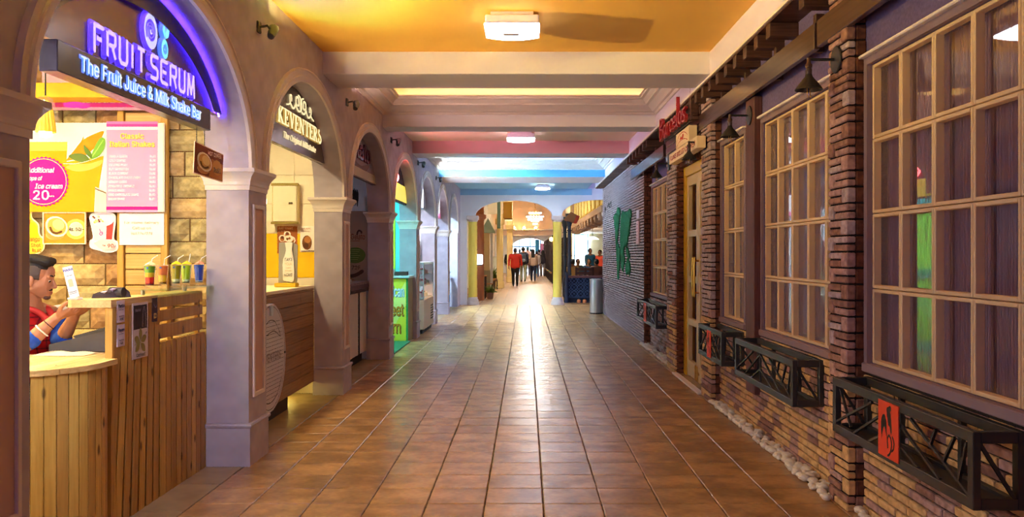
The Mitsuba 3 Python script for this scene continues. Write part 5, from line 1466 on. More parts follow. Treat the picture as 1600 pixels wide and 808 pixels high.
# ---- goose-neck lamps
for (y, x0, z, lab) in ((5.14, 1.81, 2.585, 'black goose-neck wall lamp on the big brick pier'), (7.30, 1.85, 2.60, 'black goose-neck wall lamp on the timber post between the middle windows'), (8.92, 1.81, 2.585, 'black goose-neck wall lamp in front of the cream name board'), (11.15, 1.81, 2.60, 'black goose-neck wall lamp on the pier beside the furthest window')):
    g = thing('wall_lamp', lab, 'wall lamp')
    X_ = x0 - .165
    obj('back_plate', put(lathe([(0, 0), (.078, 0), (.08, .006), (.076, .012), (.02, .018), (0, .018)], (0, 0, 0), 28), (x0 - .001, y, z), (0, -1, 0), (0, 0, 1), (-1, 0, 0)), 'black_steel', g, smooth=30)
    obj('arm', tube([(x0 - .01, y, z), (x0 - .12, y, z), (X_ - .004, y, z + .004), (X_, y, z - .012)], .0085, 10), 'black_steel', g, smooth=40)
    obj('neck', lathe([(.012, z - .09), (.017, z - .085), (.019, z - .06), (.015, z - .05), (.02, z - .045), (.02, z - .03), (.012, z - .02), (.012, z + .01), (0, z + .012)], (X_, y, 0), 16), 'vcol_gloss', g, color=S(66, 48, 46), smooth=40)
    obj('shade', lathe([(.078, z - .178), (.08, z - .176), (.055, z - .14), (.022, z - .1), (.018, z - .085), (0, z - .085), (0, z - .09), (.016, z - .1), (.05, z - .142), (.078, z - .178)], (X_, y, 0), 28), 'black_steel', g, smooth=40)
    obj('glass_bulb', lathe([(0, z - .235), (.02, z - .232), (.032, z - .21), (.028, z - .185), (.014, z - .15), (.012, z - .12)], (X_, y, 0), 18), 'lamp_glass', g, smooth=True)
    obj('filament', tube([(X_, y, z - .12), (X_ - .01, y, z - .165), (X_ - .007, y, z - .218), (X_ + .002, y, z - .175), (X_ + .01, y, z - .218), (X_ + .004, y, z - .15)], .0028, 6), 'brass', g)

# ---- window boxes of black steel
BARS = [((.02, .05), (.345, .95)), ((.19, 0), (.48, .95)), ((.32, 0), (.48, .45)), ((.48, 0), (.48, .95)), ((.48, .95), (.81, 0)), ((.63, .95), (.97, 0)), ((.48, .45), (.68, 0)), ((.785, .95), (.75, .55)), ((.89, .95), (.83, .38)), ((.955, .95), (.915, .2))]


def rooster(w, h):
    """A red plate's dark cut-out mark: comb, head, tail plume and swirls."""
    k = lambda p: [(a * w, b * h) for a, b in p]
    dk = []
    for a, b, q in ((.52, .86, .06), (.6, .9, .05), (.55, .78, .075), (.58, .7, .07)):
        dk.append(ell(a * w, b * h, q * w * 1.3, q * h))
    dk.append(Polygon(k([(.5, .72), (.66, .72), (.7, .5), (.66, .44), (.6, .58), (.52, .6)])))
    dk.append(Polygon(curve(k([(.2, .3), (.16, .56), (.22, .72), (.34, .76), (.42, .66), (.44, .5), (.46, .34), (.38, .5), (.3, .54), (.24, .44), (.2, .3)]), 50)))
    dk.append(stroke(curve(k([(.5, .2), (.48, .34), (.56, .42), (.66, .36), (.68, .24), (.6, .1), (.5, .05)]), 30), .045 * w))
    dk.append(stroke(curve(k([(.72, .42), (.8, .34), (.78, .22), (.7, .16)]), 20), .04 * w))
    return unary_union(dk)


def planter(yn, yf, lab, emblem=False, bars=BARS):
    p = thing('window_box', lab, 'window box')
    x0, x1, z0, z1 = 1.70, 1.905, .475, .775
    t = .032
    H = .045
    fr = [cbox(x0, x0 + t, yn, yf, z1 - H, z1, .003), cbox(x0, x0 + t, yn, yf, z0, z0 + H, .003), cbox(x1 - t, x1, yn, yf, z1 - H, z1, .003), cbox(x1 - t, x1, yn, yf, z0, z0 + t, .003)]
    for y in (yn, yf - H):
        fr += [cbox(x0, x0 + t, y, y + H, z0, z1, .003), cbox(x1 - t, x1, y, y + H, z0, z1, .003), cbox(x0 + t, x1 - t, y, y + t, z1 - H, z1, .003), cbox(x0 + t, x1 - t, y, y + t, z0, z0 + H, .003)]
    obj('frame', cat(fr), 'black_steel', p)
    L = yf - yn
    for (s0, t0), (s1, t1) in bars:
        a = (x0 + .012, yf - s0 * L, z0 + H + t0 * (z1 - z0 - 2 * H))
        b = (x0 + .012, yf - s1 * L, z0 + H + t1 * (z1 - z0 - 2 * H))
        obj('bar', bar(a, b, .012), 'black_steel', p)
    for y in (yn + .016, yf - .016):
        obj('bar', bar((x0 + t, y, z1 - H), (x1 - t, y, z0 + t), .014), 'black_steel', p)
    for s in (.3, .7):
        obj('stud', box(x1 - .03, x1 - .006, yf - s * L - .016, yf - s * L + .016, z0 + t, z1 - H), 'black_steel', p)
    obj('base_plate', box(x0 + .01, x1 - .01, yn + .02, yf - .02, z0 + .006, z0 + .014), 'black_steel', p)
    if emblem:
        w, h = (.23, .262) if L > 1.2 else (.17, .25)
        ye = yf - .42 * L
        e = obj('emblem', on_right(cbox(0, w, 0, h, 0, .006, .001), ye, z0 + .02, x0 + .001), 'vcol', p, color=S(206, 66, 38))
        mm, colr = printed([(rooster(w, h), S(30, 18, 16))])
        obj('rooster_mark', on_right(mm, ye, z0 + .02, x0 - .0052), 'vcol', e, color=colr)
        tag(e, 'red plate with a dark rooster mark')
    return p


planter(3.36, 4.90, 'black steel window box with a red rooster plate under the big window', True, [b for b in BARS if b[0] not in ((.48, 0),)] + [((.06, .95), (.16, .1))])
planter(5.64, 7.20, 'black steel window box with plain chevron bars between the pier and the timber post')
planter(7.69, 8.72, 'short black steel window box with a red plate next to the yellow door', True)
planter(11.60, 13.56, 'black steel window box with a red plate under the furthest window', True)

# ---- curtains and dim rooms behind the glass
for (y0, y1, lab, x) in ((2.6, 5.0, 'striped pleated curtain behind the big window', 2.03), (5.3, 7.2, 'striped pleated curtain behind the middle window', 2.12), (7.6, 8.64, 'striped pleated curtain behind the small window', 2.12), (11.4, 14.2, 'pleated curtain behind the furthest window', 2.4)):
    n = int((y1 - y0) / .0045)
    yy = np.linspace(y0, y1, n)
    xx = x + .012 * np.sin(yy * (2 * PI / .026)) + .012 * np.sin(yy * 5)
    v = np.vstack([np.column_stack([xx, yy, np.full(n, .82)]), np.column_stack([xx, yy, np.full(n, 2.58)])])
    i = np.arange(n - 1)
    c = thing('curtain', lab, 'curtain')
    obj('cloth', (v, np.stack([i, i + 1, n + i + 1, n + i], 1)), 'curtain_cloth', c, smooth=True)
    obj('rail', tube([(x, y0, 2.59), (x, y1, 2.59)], .012, 8), 'steel', c)

# ---- the moss map and the plates on the far brick wall
mpx = 1.888


def mp(x, y):
    u, v = 940 + x / 5.39, 300 + y / 5.39
    Y = mpx * 1380 / (u - 822)
    return (21.9 - Y, EYE + (398 - v) / 1380 * Y)


MAP = {'americas': [(112, 250), (104, 215), (120, 180), (132, 168), (134, 140), (150, 134), (160, 150), (158, 185), (151, 230), (146, 290), (142, 340), (138, 385), (132, 402), (138, 430), (148, 470), (158, 505), (156, 600), (148, 690), (142, 735), (136, 690), (133, 600), (128, 500), (124, 420), (119, 330)],
       'old_world': [(166, 240), (172, 195), (184, 165), (200, 172), (222, 158), (246, 150), (254, 180), (246, 250), (240, 300), (236, 345), (226, 372), (220, 420), (214, 452), (206, 440), (200, 462), (190, 485), (192, 540), (194, 590), (184, 655), (172, 640), (166, 560), (163, 490), (163, 430), (162, 360), (164, 300)],
       'australia': [(206, 640), (208, 600), (222, 566), (234, 590), (244, 640), (238, 690), (224, 680), (212, 686)], 'islands': [(212, 480), (222, 470), (232, 520), (240, 548), (228, 545), (216, 520)]}
wm = thing('moss_world_map', 'large green moss map of the continents on the brick wall', 'wall map')
for nm, pts in MAP.items():
    q = np.array([mp(*p_) for p_ in pts])
    ring = curve(np.vstack([q, q[:1]]), 160)
    rr = np.random.default_rng(5)
    ring = ring + rr.normal(0, .022, ring.shape)
    g = Polygon(ring).buffer(0)
    v, f = trimesh.creation.triangulate_polygon(max(polys(g), key=lambda p_: p_.area), engine='triangle') if False else VF(extrude(g, .014))
    v, f = trimesh.remesh.subdivide_to_size(v, f, .06)
    front = v[:, 2] > .0135
    d = meshkit.fbm(np.column_stack([v[:, :2] * 22, v[:, 2:]]), 3, 4)
    v = v.copy()
    v[front, 2] += .026 * (d[front] - .3)
    obj('continent', on_right((v, f), 21.9, 0, mpx + .004), 'moss', wm, smooth=40)
wmk = thing('wall_ornament', 'black wrought-iron strokes on the brick wall at the top beside the map', 'wall ornament')
for s in ([(28, 175), (30, 130), (36, 150)], [(52, 125), (60, 95), (70, 132)], [(70, 100), (80, 84), (82, 120)]):
    obj('stroke', on_right(extrude(stroke([mp(*p_) for p_ in s], .035), .012), 21.9, 0, 1.893), 'black_steel', wmk)
scene.setdefault('x_', None)
del scene['x_']
pl1 = thing('wall_plate', 'small pale square plate on the brick wall by the furthest window', 'plate')
obj('body', cbox(1.875, 1.893, 14.72, 15.02, 2.06, 2.20, .004), 'vcol', pl1, color=S(206, 200, 216))
obj('screw', cat([box(1.872, 1.876, 14.75, 14.76, 2.12, 2.13), box(1.872, 1.876, 14.98, 14.99, 2.12, 2.13)]), 'steel', pl1)
pl2 = thing('wall_plaque', 'tall pinkish plaque below the square plate on the brick wall', 'plaque')
obj('body', cbox(1.87, 1.893, 14.72, 15.02, 1.63, 2.02, .006), 'vcol', pl2, color=S(214, 176, 180))
mm, colr = printed([(rect(.04, .3 - .06 * q, .26 - .03 * (q % 2), .315 - .06 * q), S(170, 130, 140)) for q in range(5)])
obj('print', on_right(mm, 15.02, 1.65, 1.869), 'vcol', pl2, color=colr)

# ---- white pebbles along the foot of the wall: every one a thing
peb = []
for s in range(7):
    ic = trimesh.creation.icosphere(2, 1.0)
    rr = np.random.default_rng(40 + s)
    v = np.asarray(ic.vertices)
    v = v * (1 + .28 * (meshkit.noise(v * 1.6 + 9 * s, s)[:, None] - .5)) * [1, .78 + .3 * rr.random(), .55 + .25 * rr.random()]
    peb.append((mikit.ply((v, np.asarray(ic.faces)), 'pebble_white', smooth=True), v[:, 2].min()))
placed = []


def pebbles(y0, y1, x0, x1, n, lab, grp):
    for q in range(n):
        for _ in range(160):
            y, s = rng.uniform(y0, y1), rng.uniform(.022, .040)
            t = (y - y0) / (y1 - y0)
            x = rng.uniform(x0, x1) + .04 * (t if y0 < 9 else 0)
            if x > x1 - s or any((x - a) ** 2 + (y - b) ** 2 < (.74 * (s + c)) ** 2 for a, b, c in placed):
                continue
            break
        else:
            continue
        placed.append((x, y, s))
        d, zm = peb[rng.randrange(7)]
        k = obj('pebble', d, 'pebble_white', to_world=T().translate([x, y, -zm * s]).rotate([0, 0, 1], rng.uniform(0, 360)).scale(s))
        tag(k, lab, 'pebble', grp)


pebbles(5.2, 8.62, 1.765, 1.905, 150, 'white rounded pebble at the foot of the brick wall below the middle windows', 'pebbles below the middle windows')
pebbles(11.5, 14.2, 1.84, 1.99, 80, 'white rounded pebble at the foot of the wall below the furthest window', 'pebbles below the furthest window')
pebbles(4.75, 4.96, 1.83, 1.9, 5, 'white rounded pebble at the foot of the wall beside the big pier', 'pebbles beside the big pier')

# ---- steel bin
bn = thing('litter_bin', 'tall cylindrical brushed steel litter bin at the end of the brick wall', 'bin')
obj('body', lathe([(0, .02), (.155, .02), (.16, .03), (.16, .82), (.155, .83), (.15, .83)], (1.727, 21.75, 0), 36), 'steel', bn, smooth=40)
obj('base_ring', lathe([(.15, 0), (.162, 0), (.162, .025), (.15, .025)], (1.727, 21.75, 0), 36), 'black_steel', bn)
obj('lid', lathe([(.163, .83), (.163, .845), (.10, .86), (.1, .852), (.0, .84)], (1.727, 21.75, 0), 36), 'steel', bn, smooth=30)
# ================================================================== the street behind the end wall
def fx_(u, Y):
    return (u - 822) / 1380 * Y


def fz_(v, Y):
    return EYE + (398 - v) / 1380 * Y


def street_tile(p, n, uv):
    gx, gy = dr.abs(p.x / .34 - dr.floor(p.x / .34) - .5), dr.abs(p.y / .34 - dr.floor(p.y / .34) - .5)
    line = dr.maximum(smoothstep(.47, .49, gx), smoothstep(.46, .49, gy))
    return mix(mix(S(120, 88, 58), S(150, 116, 80), fbm(p.x * 4, p.y * 4, 1.0)), S(60, 44, 34), line)


M('street_floor', proc(street_tile), 0.34, 0.5)
M('beige_wall', mottled(S(214, 202, 172), S(230, 218, 192), 2), .7, .2)
M('peach_wall', S(244, 220, 200), .7, .2)
obj('street_floor', box(-5.2, 8, YE, 84, -.1, -.002), 'street_floor', kind='structure')
sw = obj('wall_street', cat([box(-2.7, -2.5, 25.8, 76, 0, 6.2), box(8, 8.2, 25.8, 76, 0, 6.2), box(-5.2, -2.5, 25.6, 25.8, 0, 6.2), box(3.4, 8.2, 25.6, 25.8, 0, 6.2), box(-2.7, 8.2, 25.55, 25.75, 3.6, 6.2)]), 'beige_wall', kind='structure')
obj('street_ceiling', box(-2.7, 8.2, 25.6, 76, 6.2, 6.3), 'beige_wall', kind='structure')
# peach end of the street with niches; under it a bright glazed front
g = rect(-2.5, 2.9, 8, 6.2)
for cx in (-.6, .45, 1.5, 2.55):
    t = np.linspace(0, PI, 25)
    g = g.difference(Polygon(np.vstack([[[cx + .42, 3.55]], np.column_stack([cx + .42 * np.cos(t), 4.75 + .42 * np.sin(t)]), [[cx - .42, 3.55]]])))
pw = obj('wall_peach', on_front(extrude(g, .3), 0, 0, 70.3), 'peach_wall', kind='structure')
obj('niche_back', box(-2.5, 8, 70.2, 70.3, 2.9, 6.2), 'peach_wall', pw)
obj('cornice', cat([cbox(-2.5, 8, 69.7, 70.0, 2.9, 3.0, .02), cbox(-2.5, 8, 69.55, 70.0, 3.35, 3.46, .03)]), 'trim_plaster', pw)
g = rect(-2.5, 0, 8, 2.9)
for cx, a in ((.28, 1.42), (2.9, 1.0)):
    g = g.difference(end_arch(cx, a, 2.0, .75))
obj('arch_front', on_front(extrude(g, .25), 0, 0, 70.25), 'shop_white', pw)
dw = obj('window_5', on_front(box(-2.4, 7.9, 0, 2.9, 0, .02), 0, 0, 76.0), 'emitter_face', kind='structure', emit=STREET_DAY)
obj('glazing_bar', cat([cbox(x, x + .08, 75.8, 75.98, 0, 2.9) for x in np.arange(-2.4, 7.9, .9)] + [cbox(-2.4, 7.9, 75.8, 75.98, 2.1, 2.18)]), 'vcol', dw, color=S(120, 170, 210))
obj('end_side', cat([box(-2.7, -2.5, 70, 76.2, 0, 3), box(-2.7, 8, 70.3, 76, 2.9, 3.0)]), 'shop_white', pw)
tag(obj('blue_column', lathe([(.16, 0), (.16, 2.6)], (.86, 68.5, 0), 16), 'vcol', None, color=S(60, 150, 200), smooth=True), 'slim blue column before the bright glazed front at the end of the street', 'column', kind='structure')
tag(obj('pink_banner', cbox(1.1, 1.75, 67.8, 67.84, .9, 2.3), 'vcol', None, color=S(226, 150, 206)), 'pink hanging banner before the bright end of the street', 'banner')

# chandelier and sconces
ch = thing('chandelier', 'large white crystal chandelier hanging in the street hall', 'chandelier')
cx, cy, cz = fx_(836, 55), 55, fz_(340, 55)
obj('stem', tube([(cx, cy, cz + .3), (cx, cy, 6.2)], .02, 6), 'brass', ch)
obj('tier_frame', cat([tube([(cx + rr * math.cos(a), cy + rr * math.sin(a), cz + h) for a in np.linspace(0, 2 * PI, 25)], .018, 6) for rr, h in ((.5, 0), (.36, .22), (.2, -.25))]), 'brass', ch)
cr_ = []
for rr, h, n in ((.5, .05, 18), (.36, .28, 13), (.2, -.22, 8), (.42, -.12, 15), (.1, -.4, 4)):
    for a in np.linspace(0, 2 * PI, n + 1)[:-1]:
        s = trimesh.creation.icosphere(1, .055)
        s.apply_translation((cx + rr * math.cos(a), cy + rr * math.sin(a), cz + h))
        cr_.append(s)
obj('crystal_lights', cat(cr_), 'emitter_face', ch, emit=(14, 11, 9), smooth=True)
for u_ in (803, 819, 837):
    s = thing('sconce', {803: 'warm glowing sconce beside the beige pillar on the peach wall', 819: 'warm glowing sconce in the middle of the peach wall', 837: 'warm glowing sconce under the chandelier on the peach wall'}[u_], 'wall lamp', 'sconces on the peach wall')
    b = trimesh.creation.icosphere(1, .11)
    b.apply_translation((fx_(u_, 69.3), 69.3, fz_(356, 69.3)))
    obj('bracket', box(fx_(u_, 69.3) - .05, fx_(u_, 69.3) + .05, 69.3, 70.02, fz_(356, 69.3) - .2, fz_(356, 69.3) - .1), 'brass', s)
    obj('bulb', b, 'emitter_face', s, emit=(26, 15, 5), smooth=True, weight=.5)
for y, x in ((33, -.4), (45, .2), (60, .2)):  # unseen lamps added to brighten the far hall
    d = thing('hall_light', {33: 'added unseen round ceiling light of the street hall above the kiosk', 45: 'added unseen round ceiling light of the street hall before the chandelier', 60: 'added unseen round ceiling light of the street hall behind the chandelier'}[y], 'ceiling light', 'added ceiling lights of the street hall')
    obj('disc', lathe([(0, 6.14), (.5, 6.14), (.5, 6.19)], (x, y, 0), 24), 'emitter_face', d, emit=HALL_LIGHT)

# left side of the street
bc_ = thing('brown_column', 'thick orange-brown round column just behind the yellow column', 'column', kind='structure')
obj('shaft', lathe([(.17, 0), (.17, 4.5)], (fx_(748, 28.2), 28.2, 0), 20), 'vcol', bc_, color=S(160, 96, 60), smooth=True)
obj('capital', lathe([(.17, 2.55), (.24, 2.62), (.24, 2.72), (.17, 2.74)], (fx_(748, 28.2), 28.2, 0), 20), 'vcol', bc_, color=S(176, 112, 76), smooth=30)
ls = thing('round_light_sign', 'white glowing rounded sign beside the brown column', 'sign')
obj('face', on_front(extrude(rect(fx_(745, 27.4) , fz_(411, 27.4) , fx_(752, 27.4), fz_(400, 27.4)).buffer(.05), .06), 0, 0, 27.4), 'emitter_face', ls, emit=(1.9, 2.2, 2.6), weight=.3)
obj('bracket', box(fx_(744, 27.4), fx_(753, 27.4), 27.4, 27.5, fz_(415, 27.4), fz_(413, 27.4)), 'black_steel', ls)
ki = thing('kiosk', 'small kiosk with a grey-green pyramid roof on the far street', 'kiosk')
kx0, kx1, ky = fx_(750, 31), fx_(774, 31), 31
ap_ = ((kx0 + kx1) / 2, ky + .3, fz_(340, 31))
obj('roof', hull([(kx0, ky, fz_(364, 31)), (kx1, ky, fz_(364, 31)), (kx0, ky + .6, fz_(364, 31)), (kx1, ky + .6, fz_(364, 31)), ap_]), 'vcol', ki, color=S(120, 134, 120))
obj('post', cat([box(fx_(766, 31), fx_(770, 31), ky + .02, ky + .1, 0, fz_(364, 31)), box(kx0 + .03, kx0 + .1, ky + .02, ky + .1, 0, fz_(364, 31))]), 'vcol', ki, color=S(206, 206, 196))
obj('panel', box(kx0 + .1, fx_(765, 31), ky + .05, ky + .1, .9, fz_(364, 31)), 'vcol', ki, color=S(196, 172, 124))
obj('counter', box(kx0 + .05, fx_(766, 31), ky, ky + .5, 0, .9), 'vcol', ki, color=S(150, 140, 110))
for q, (u0, u1, Y, col, lab) in enumerate(((776, 786, 38, S(206, 180, 120), 'beige square pillar behind the kiosk'), (792, 801, 46, S(220, 196, 140), 'beige square pillar under the ochre box'))):
    k = thing('street_pillar', lab, 'pillar', kind='structure')
    obj('shaft', cbox(fx_(u0, Y), fx_(u1, Y), Y, Y + .3, 0, 3.2, .01), 'vcol', k, color=col)
    obj('capital', cbox(fx_(u0, Y) - .06, fx_(u1, Y) + .06, Y - .06, Y + .36, 2.75, 3.0, .02), 'vcol', k, color=col)
    obj('base', cbox(fx_(u0, Y) - .04, fx_(u1, Y) + .04, Y - .04, Y + .34, 0, .3, .02), 'vcol', k, color=col)
    obj('upper_wall', box(fx_(u0 - 14, Y), fx_(u1, Y), Y + .1, Y + .3, 3.2, 6.2), 'beige_wall', k)
ob = thing('ochre_box', 'ochre box sign high over the beige pillar', 'box sign')
obj('body', cbox(fx_(784, 44), fx_(800, 44), 44, 44.5, fz_(341, 44), fz_(315, 44), .02), 'vcol', ob, color=S(170, 128, 50))
obj('edge', cbox(fx_(783.5, 44), fx_(800.5, 44), 43.98, 44.52, fz_(342.5, 44), fz_(341, 44)), 'vcol', ob, color=S(120, 90, 44))
gb = thing('green_banner', 'narrow dark green banner hanging beside the ochre box', 'banner')
obj('cloth', cbox(fx_(777, 37), fx_(782, 37), 37, 37.03, fz_(357, 37), fz_(314, 37), .005), 'vcol', gb, color=S(60, 76, 60))
obj('pole', tube([(fx_(782.6, 37), 37, fz_(358, 37)), (fx_(782.6, 37), 37, fz_(310, 37))], .02, 6), 'vcol', gb, color=S(226, 214, 180))
pd = thing('white_pedestal', 'white boxed pedestal with a pale sign panel at the street side', 'pedestal')
Y = 50
obj('body', cbox(fx_(768, Y), fx_(784, Y), Y, Y + .5, 0, fz_(401, Y), .02), 'vcol', pd, color=S(204, 206, 186))
obj('panel', cbox(fx_(778, Y), fx_(786, Y), Y - .05, Y, fz_(400, Y), fz_(385, Y), .01), 'vcol', pd, color=S(240, 240, 232))


def cafe_table(x, y, lab):
    t = thing('cafe_table', lab, 'table')
    obj('tabletop', cbox(x - .3, x + .3, y - .3, y + .3, .72, .75, .006), 'vcol', t, color=S(176, 120, 70))
    for sx in (-1, 1):
        for sy_ in (-1, 1):
            obj('leg', box(x + sx * .26 - .02, x + sx * .26 + .02, y + sy_ * .26 - .02, y + sy_ * .26 + .02, 0, .72), 'vcol', t, color=S(60, 44, 36))


def chair(x, y, lab, turn=0, col=S(64, 46, 38)):
    t = thing('cafe_chair', lab, 'chair')
    R = lambda m: move(rot(m, turn), (x, y, 0))
    obj('seat', R(cbox(-.2, .2, -.2, .2, .43, .46, .006)), 'vcol', t, color=S(170, 116, 66))
    obj('backrest', R(cbox(-.2, .2, .18, .21, .55, .88, .006)), 'vcol', t, color=col)
    for sx in (-1, 1):
        obj('leg', R(box(sx * .18 - .016, sx * .18 + .016, -.2, -.17, 0, .43)), 'vcol', t, color=col)
        obj('leg', R(box(sx * .18 - .016, sx * .18 + .016, .18, .21, 0, .6)), 'vcol', t, color=col)


cafe_table(-1.62, 29.6, 'wooden cafe table nearest the brown column')
cafe_table(-1.85, 33.5, 'wooden cafe table beside the kiosk')
cafe_table(-1.75, 38.5, 'wooden cafe table further along behind the kiosk')
chair(-1.35, 30.5, 'dark cafe chair between the first two tables', 90)
chair(-1.5, 34.6, 'dark cafe chair behind the kiosk table', 120)
chair(-1.45, 36.6, 'dark cafe chair facing the third table', 60)


def plant(x, y, z, s, lab, seed):
    t = thing('potted_plant', lab, 'plant')
    obj('pot', lathe([(0, z), (.11 * s, z), (.15 * s, z + .26 * s), (.13 * s, z + .26 * s), (0, z + .22 * s)], (x, y, 0), 16), 'vcol', t, color=S(120, 90, 70), smooth=30)
    rr = random.Random(seed)
    lv = []
    for q in range(60):
        a, e, l = rr.uniform(0, 6.28), rr.uniform(.2, 1.4), rr.uniform(.2, .5) * s
        d = np.array([math.cos(a) * math.cos(e), math.sin(a) * math.cos(e), math.sin(e)])
        w = np.cross(d, [0, 0, 1]) * .06 * s
        b = np.array([x, y, z + .25 * s])
        p1, p2 = b + d * l * .5, b + d * l + [0, 0, -.08 * s]
        lv.append((np.array([b, p1 + w, p2, p1 - w]), np.array([[0, 1, 2], [0, 2, 3]])))
    obj('foliage', cat(lv), 'vcol', t, color=S(96, 116, 50))


plant(-1.18, 28.95, 0, .8, 'leafy potted plant beside the brown column', 3)
plant(-1.55, 40.2, 0, 1.5, 'leafy potted plant behind the kiosk tables', 4)

# right side of the street: dark shopfront with a yellow lantern
df = thing('dark_shopfront', 'dark shopfront seen past the yellow column on the street', 'shopfront', kind='structure')
obj('body', box(1.35, 2.2, 44, 67, 0, 2.3), 'vcol', df, color=S(34, 26, 30))
for q in range(8):
    obj('pilaster', cbox(1.28, 1.36, 44 + 2.9 * q, 44.2 + 2.9 * q, 0, 2.4, .01), 'vcol', df, color=S(52, 40, 42))
    obj('shelf', cbox(1.2, 1.34, 44.9 + 2.9 * q, 46.4 + 2.9 * q, .5, .56), 'vcol', df, color=(S(150, 110, 70), S(70, 90, 60))[q % 2])
yl = thing('yellow_lantern', 'yellow glowing lantern on the dark shopfront', 'lantern')
obj('lamp', move(trimesh.creation.icosphere(1, .11), (fx_(861.5, 43.8), 43.8, fz_(374, 43.8))), 'emitter_face', yl, smooth=True, emit=(14, 9, 1.5), weight=.3)
obj('arm', bar((fx_(862, 43.8), 43.8, fz_(370, 43.8)), (1.4, 44.1, fz_(366, 43.8)), .03), 'black_steel', yl)

# ================================================================== restaurant terrace seen through the second arch
cb_ = S(38, 52, 78)
for u_, Y, lab in ((889.5, 28.0, 'dark blue cast-iron column of the terrace'), (882.5, 30.5, 'second dark blue cast-iron column behind the first')):
    c = thing('iron_column', lab, 'column', kind='structure')
    x = fx_(u_, Y)
    obj('shaft', lathe([(.09, 0), (.09, .5), (.065, .6), (.055, 2.3), (.075, 2.4), (.12, 2.62), (.12, 2.75)], (x, Y, 0), 16), 'vcol_gloss', c, color=cb_, smooth=30)
    obj('collar', cat([lathe([(.07, z_), (.085, z_ + .02), (.07, z_ + .04)], (x, Y, 0), 16) for z_ in (.62, 1.4, 2.2)]), 'vcol_gloss', c, color=cb_, smooth=30)
rl = thing('terrace_railing', 'dark blue lattice railing with a brown handrail round the terrace', 'railing')
ry, rx0, rx1 = 26.7, 1.15, 2.9
obj('handrail', cbox(rx0, rx1, ry - .05, ry + .05, .75, .82, .008), 'vcol', rl, color=S(96, 62, 60))
obj('newel', lathe([(.06, 0), (.06, .12), (.045, .15), (.045, .35), (.06, .38), (.045, .41), (.045, .8), (.06, .84), (.05, .9), (0, .95)], (fx_(885, ry), ry - .05, 0), 14), 'vcol_gloss', rl, color=cb_, smooth=30)
obj('bottom_rail', cbox(rx0, rx1, ry - .02, ry + .02, .14, .17, .004), 'vcol', rl, color=cb_)
la = unary_union([ell(.1 + .2 * i, .09 + .2 * j, .1, n=16).difference(ell(.1 + .2 * i, .09 + .2 * j, .08, n=16)) for i in range(9) for j in range(3)] + [stroke([(.2 * i, 0), (.2 * i + .6, .58)], .012, 0) for i in range(-3, 9)] + [stroke([(.2 * i + .6, 0), (.2 * i, .58)], .012, 0) for i in range(-3, 9)]).intersection(rect(0, 0, 1.75, .58))
obj('lattice_panel', on_front(extrude(la, .02), rx0, .17, ry), 'vcol_gloss', rl, color=S(56, 74, 104))
obj('back_board', box(rx0, rx1, ry + .06, ry + .1, .0, .74), 'vcol', rl, color=S(26, 34, 50))
for q in range(2):
    o = thing('floor_lantern', ('small orange lantern in the middle of the lattice railing foot', 'small orange lantern at the railing foot next to the steel bin')[q], 'lantern', 'lanterns under the railing')
    obj('body', lathe([(0, .0), (.05, .0), (.06, .06), (.04, .1), (0, .11)], (fx_(904 + 9 * q, ry) , ry - .1, 0), 12), 'vcol', o, color=S(214, 130, 80), smooth=30)
    obj('cap', lathe([(.045, .1), (0, .13)], (fx_(904 + 9 * q, ry), ry - .1, 0), 12), 'vcol', o, color=S(90, 60, 40))
aw = thing('awning_box', 'brown awning box with a red end over the iron columns', 'awning')
Y = 27.6
obj('body', hull([(fx_(881, Y), Y, fz_(343, Y)), (fx_(892, Y), Y, fz_(331, Y)), (fx_(901, Y), Y, fz_(336, Y)), (fx_(896, Y), Y, fz_(348, Y))] + [(fx_(881, Y), Y + .4, fz_(343, Y)), (fx_(892, Y), Y + .4, fz_(331, Y)), (fx_(901, Y), Y + .4, fz_(336, Y)), (fx_(896, Y), Y + .4, fz_(348, Y))]), 'vcol', aw, color=S(150, 112, 82))
obj('red_end', hull([(fx_(901, Y), Y, fz_(336, Y)), (fx_(906, Y), Y, fz_(338, Y)), (fx_(901, Y), Y, fz_(349, Y)), (fx_(896, Y), Y, fz_(348, Y))] + [(fx_(901, Y), Y + .4, fz_(336, Y)), (fx_(906, Y), Y + .4, fz_(338, Y)), (fx_(901, Y), Y + .4, fz_(349, Y)), (fx_(896, Y), Y + .4, fz_(348, Y))]), 'vcol', aw, color=S(190, 80, 66))
bal = thing('balcony', 'beige balcony on brackets with a yellow painted front above the terrace', 'balcony', kind='structure')
bx_ = 2.27
obj('slab', box(bx_, 8, 26.2, 44, 2.62, 2.72), 'vcol', bal, color=S(226, 220, 214))
for q in range(11):
    y = 26.6 + 1.6 * q
    obj('bracket', hull([(bx_ - .06, y, 2.72), (bx_ - .06, y, 2.5), (bx_ + .5, y, 2.72), (bx_ + .25, y, 2.42), (bx_ - .06, y + .5, 2.72), (bx_ - .06, y + .5, 2.5), (bx_ + .5, y + .5, 2.72), (bx_ + .25, y + .5, 2.42)]), 'vcol', bal, color=S(150, 118, 92))
obj('front_band', cbox(bx_ - .05, bx_ + .1, 26.2, 44, 2.72, 2.92, .01), 'vcol', bal, color=S(176, 146, 116))
obj('yellow_front', box(bx_ + .12, bx_ + .2, 26.2, 44, 2.92, 6.2), 'vcol', bal, color=S(236, 220, 120))
for q in range(9):
    y = 26.5 + 1.9 * q
    w = obj('window', box(bx_ + .09, bx_ + .125, y, y + 1.2, 3.0, 4.4), 'vcol', bal, color=S(206, 176, 70))
    obj('shutter', cat([box(bx_ + .06, bx_ + .1, y + .1 + .26 * k, y + .3 + .26 * k, 3.05, 4.3) for k in range(4)]), 'vcol', w, color=S(246, 236, 160))
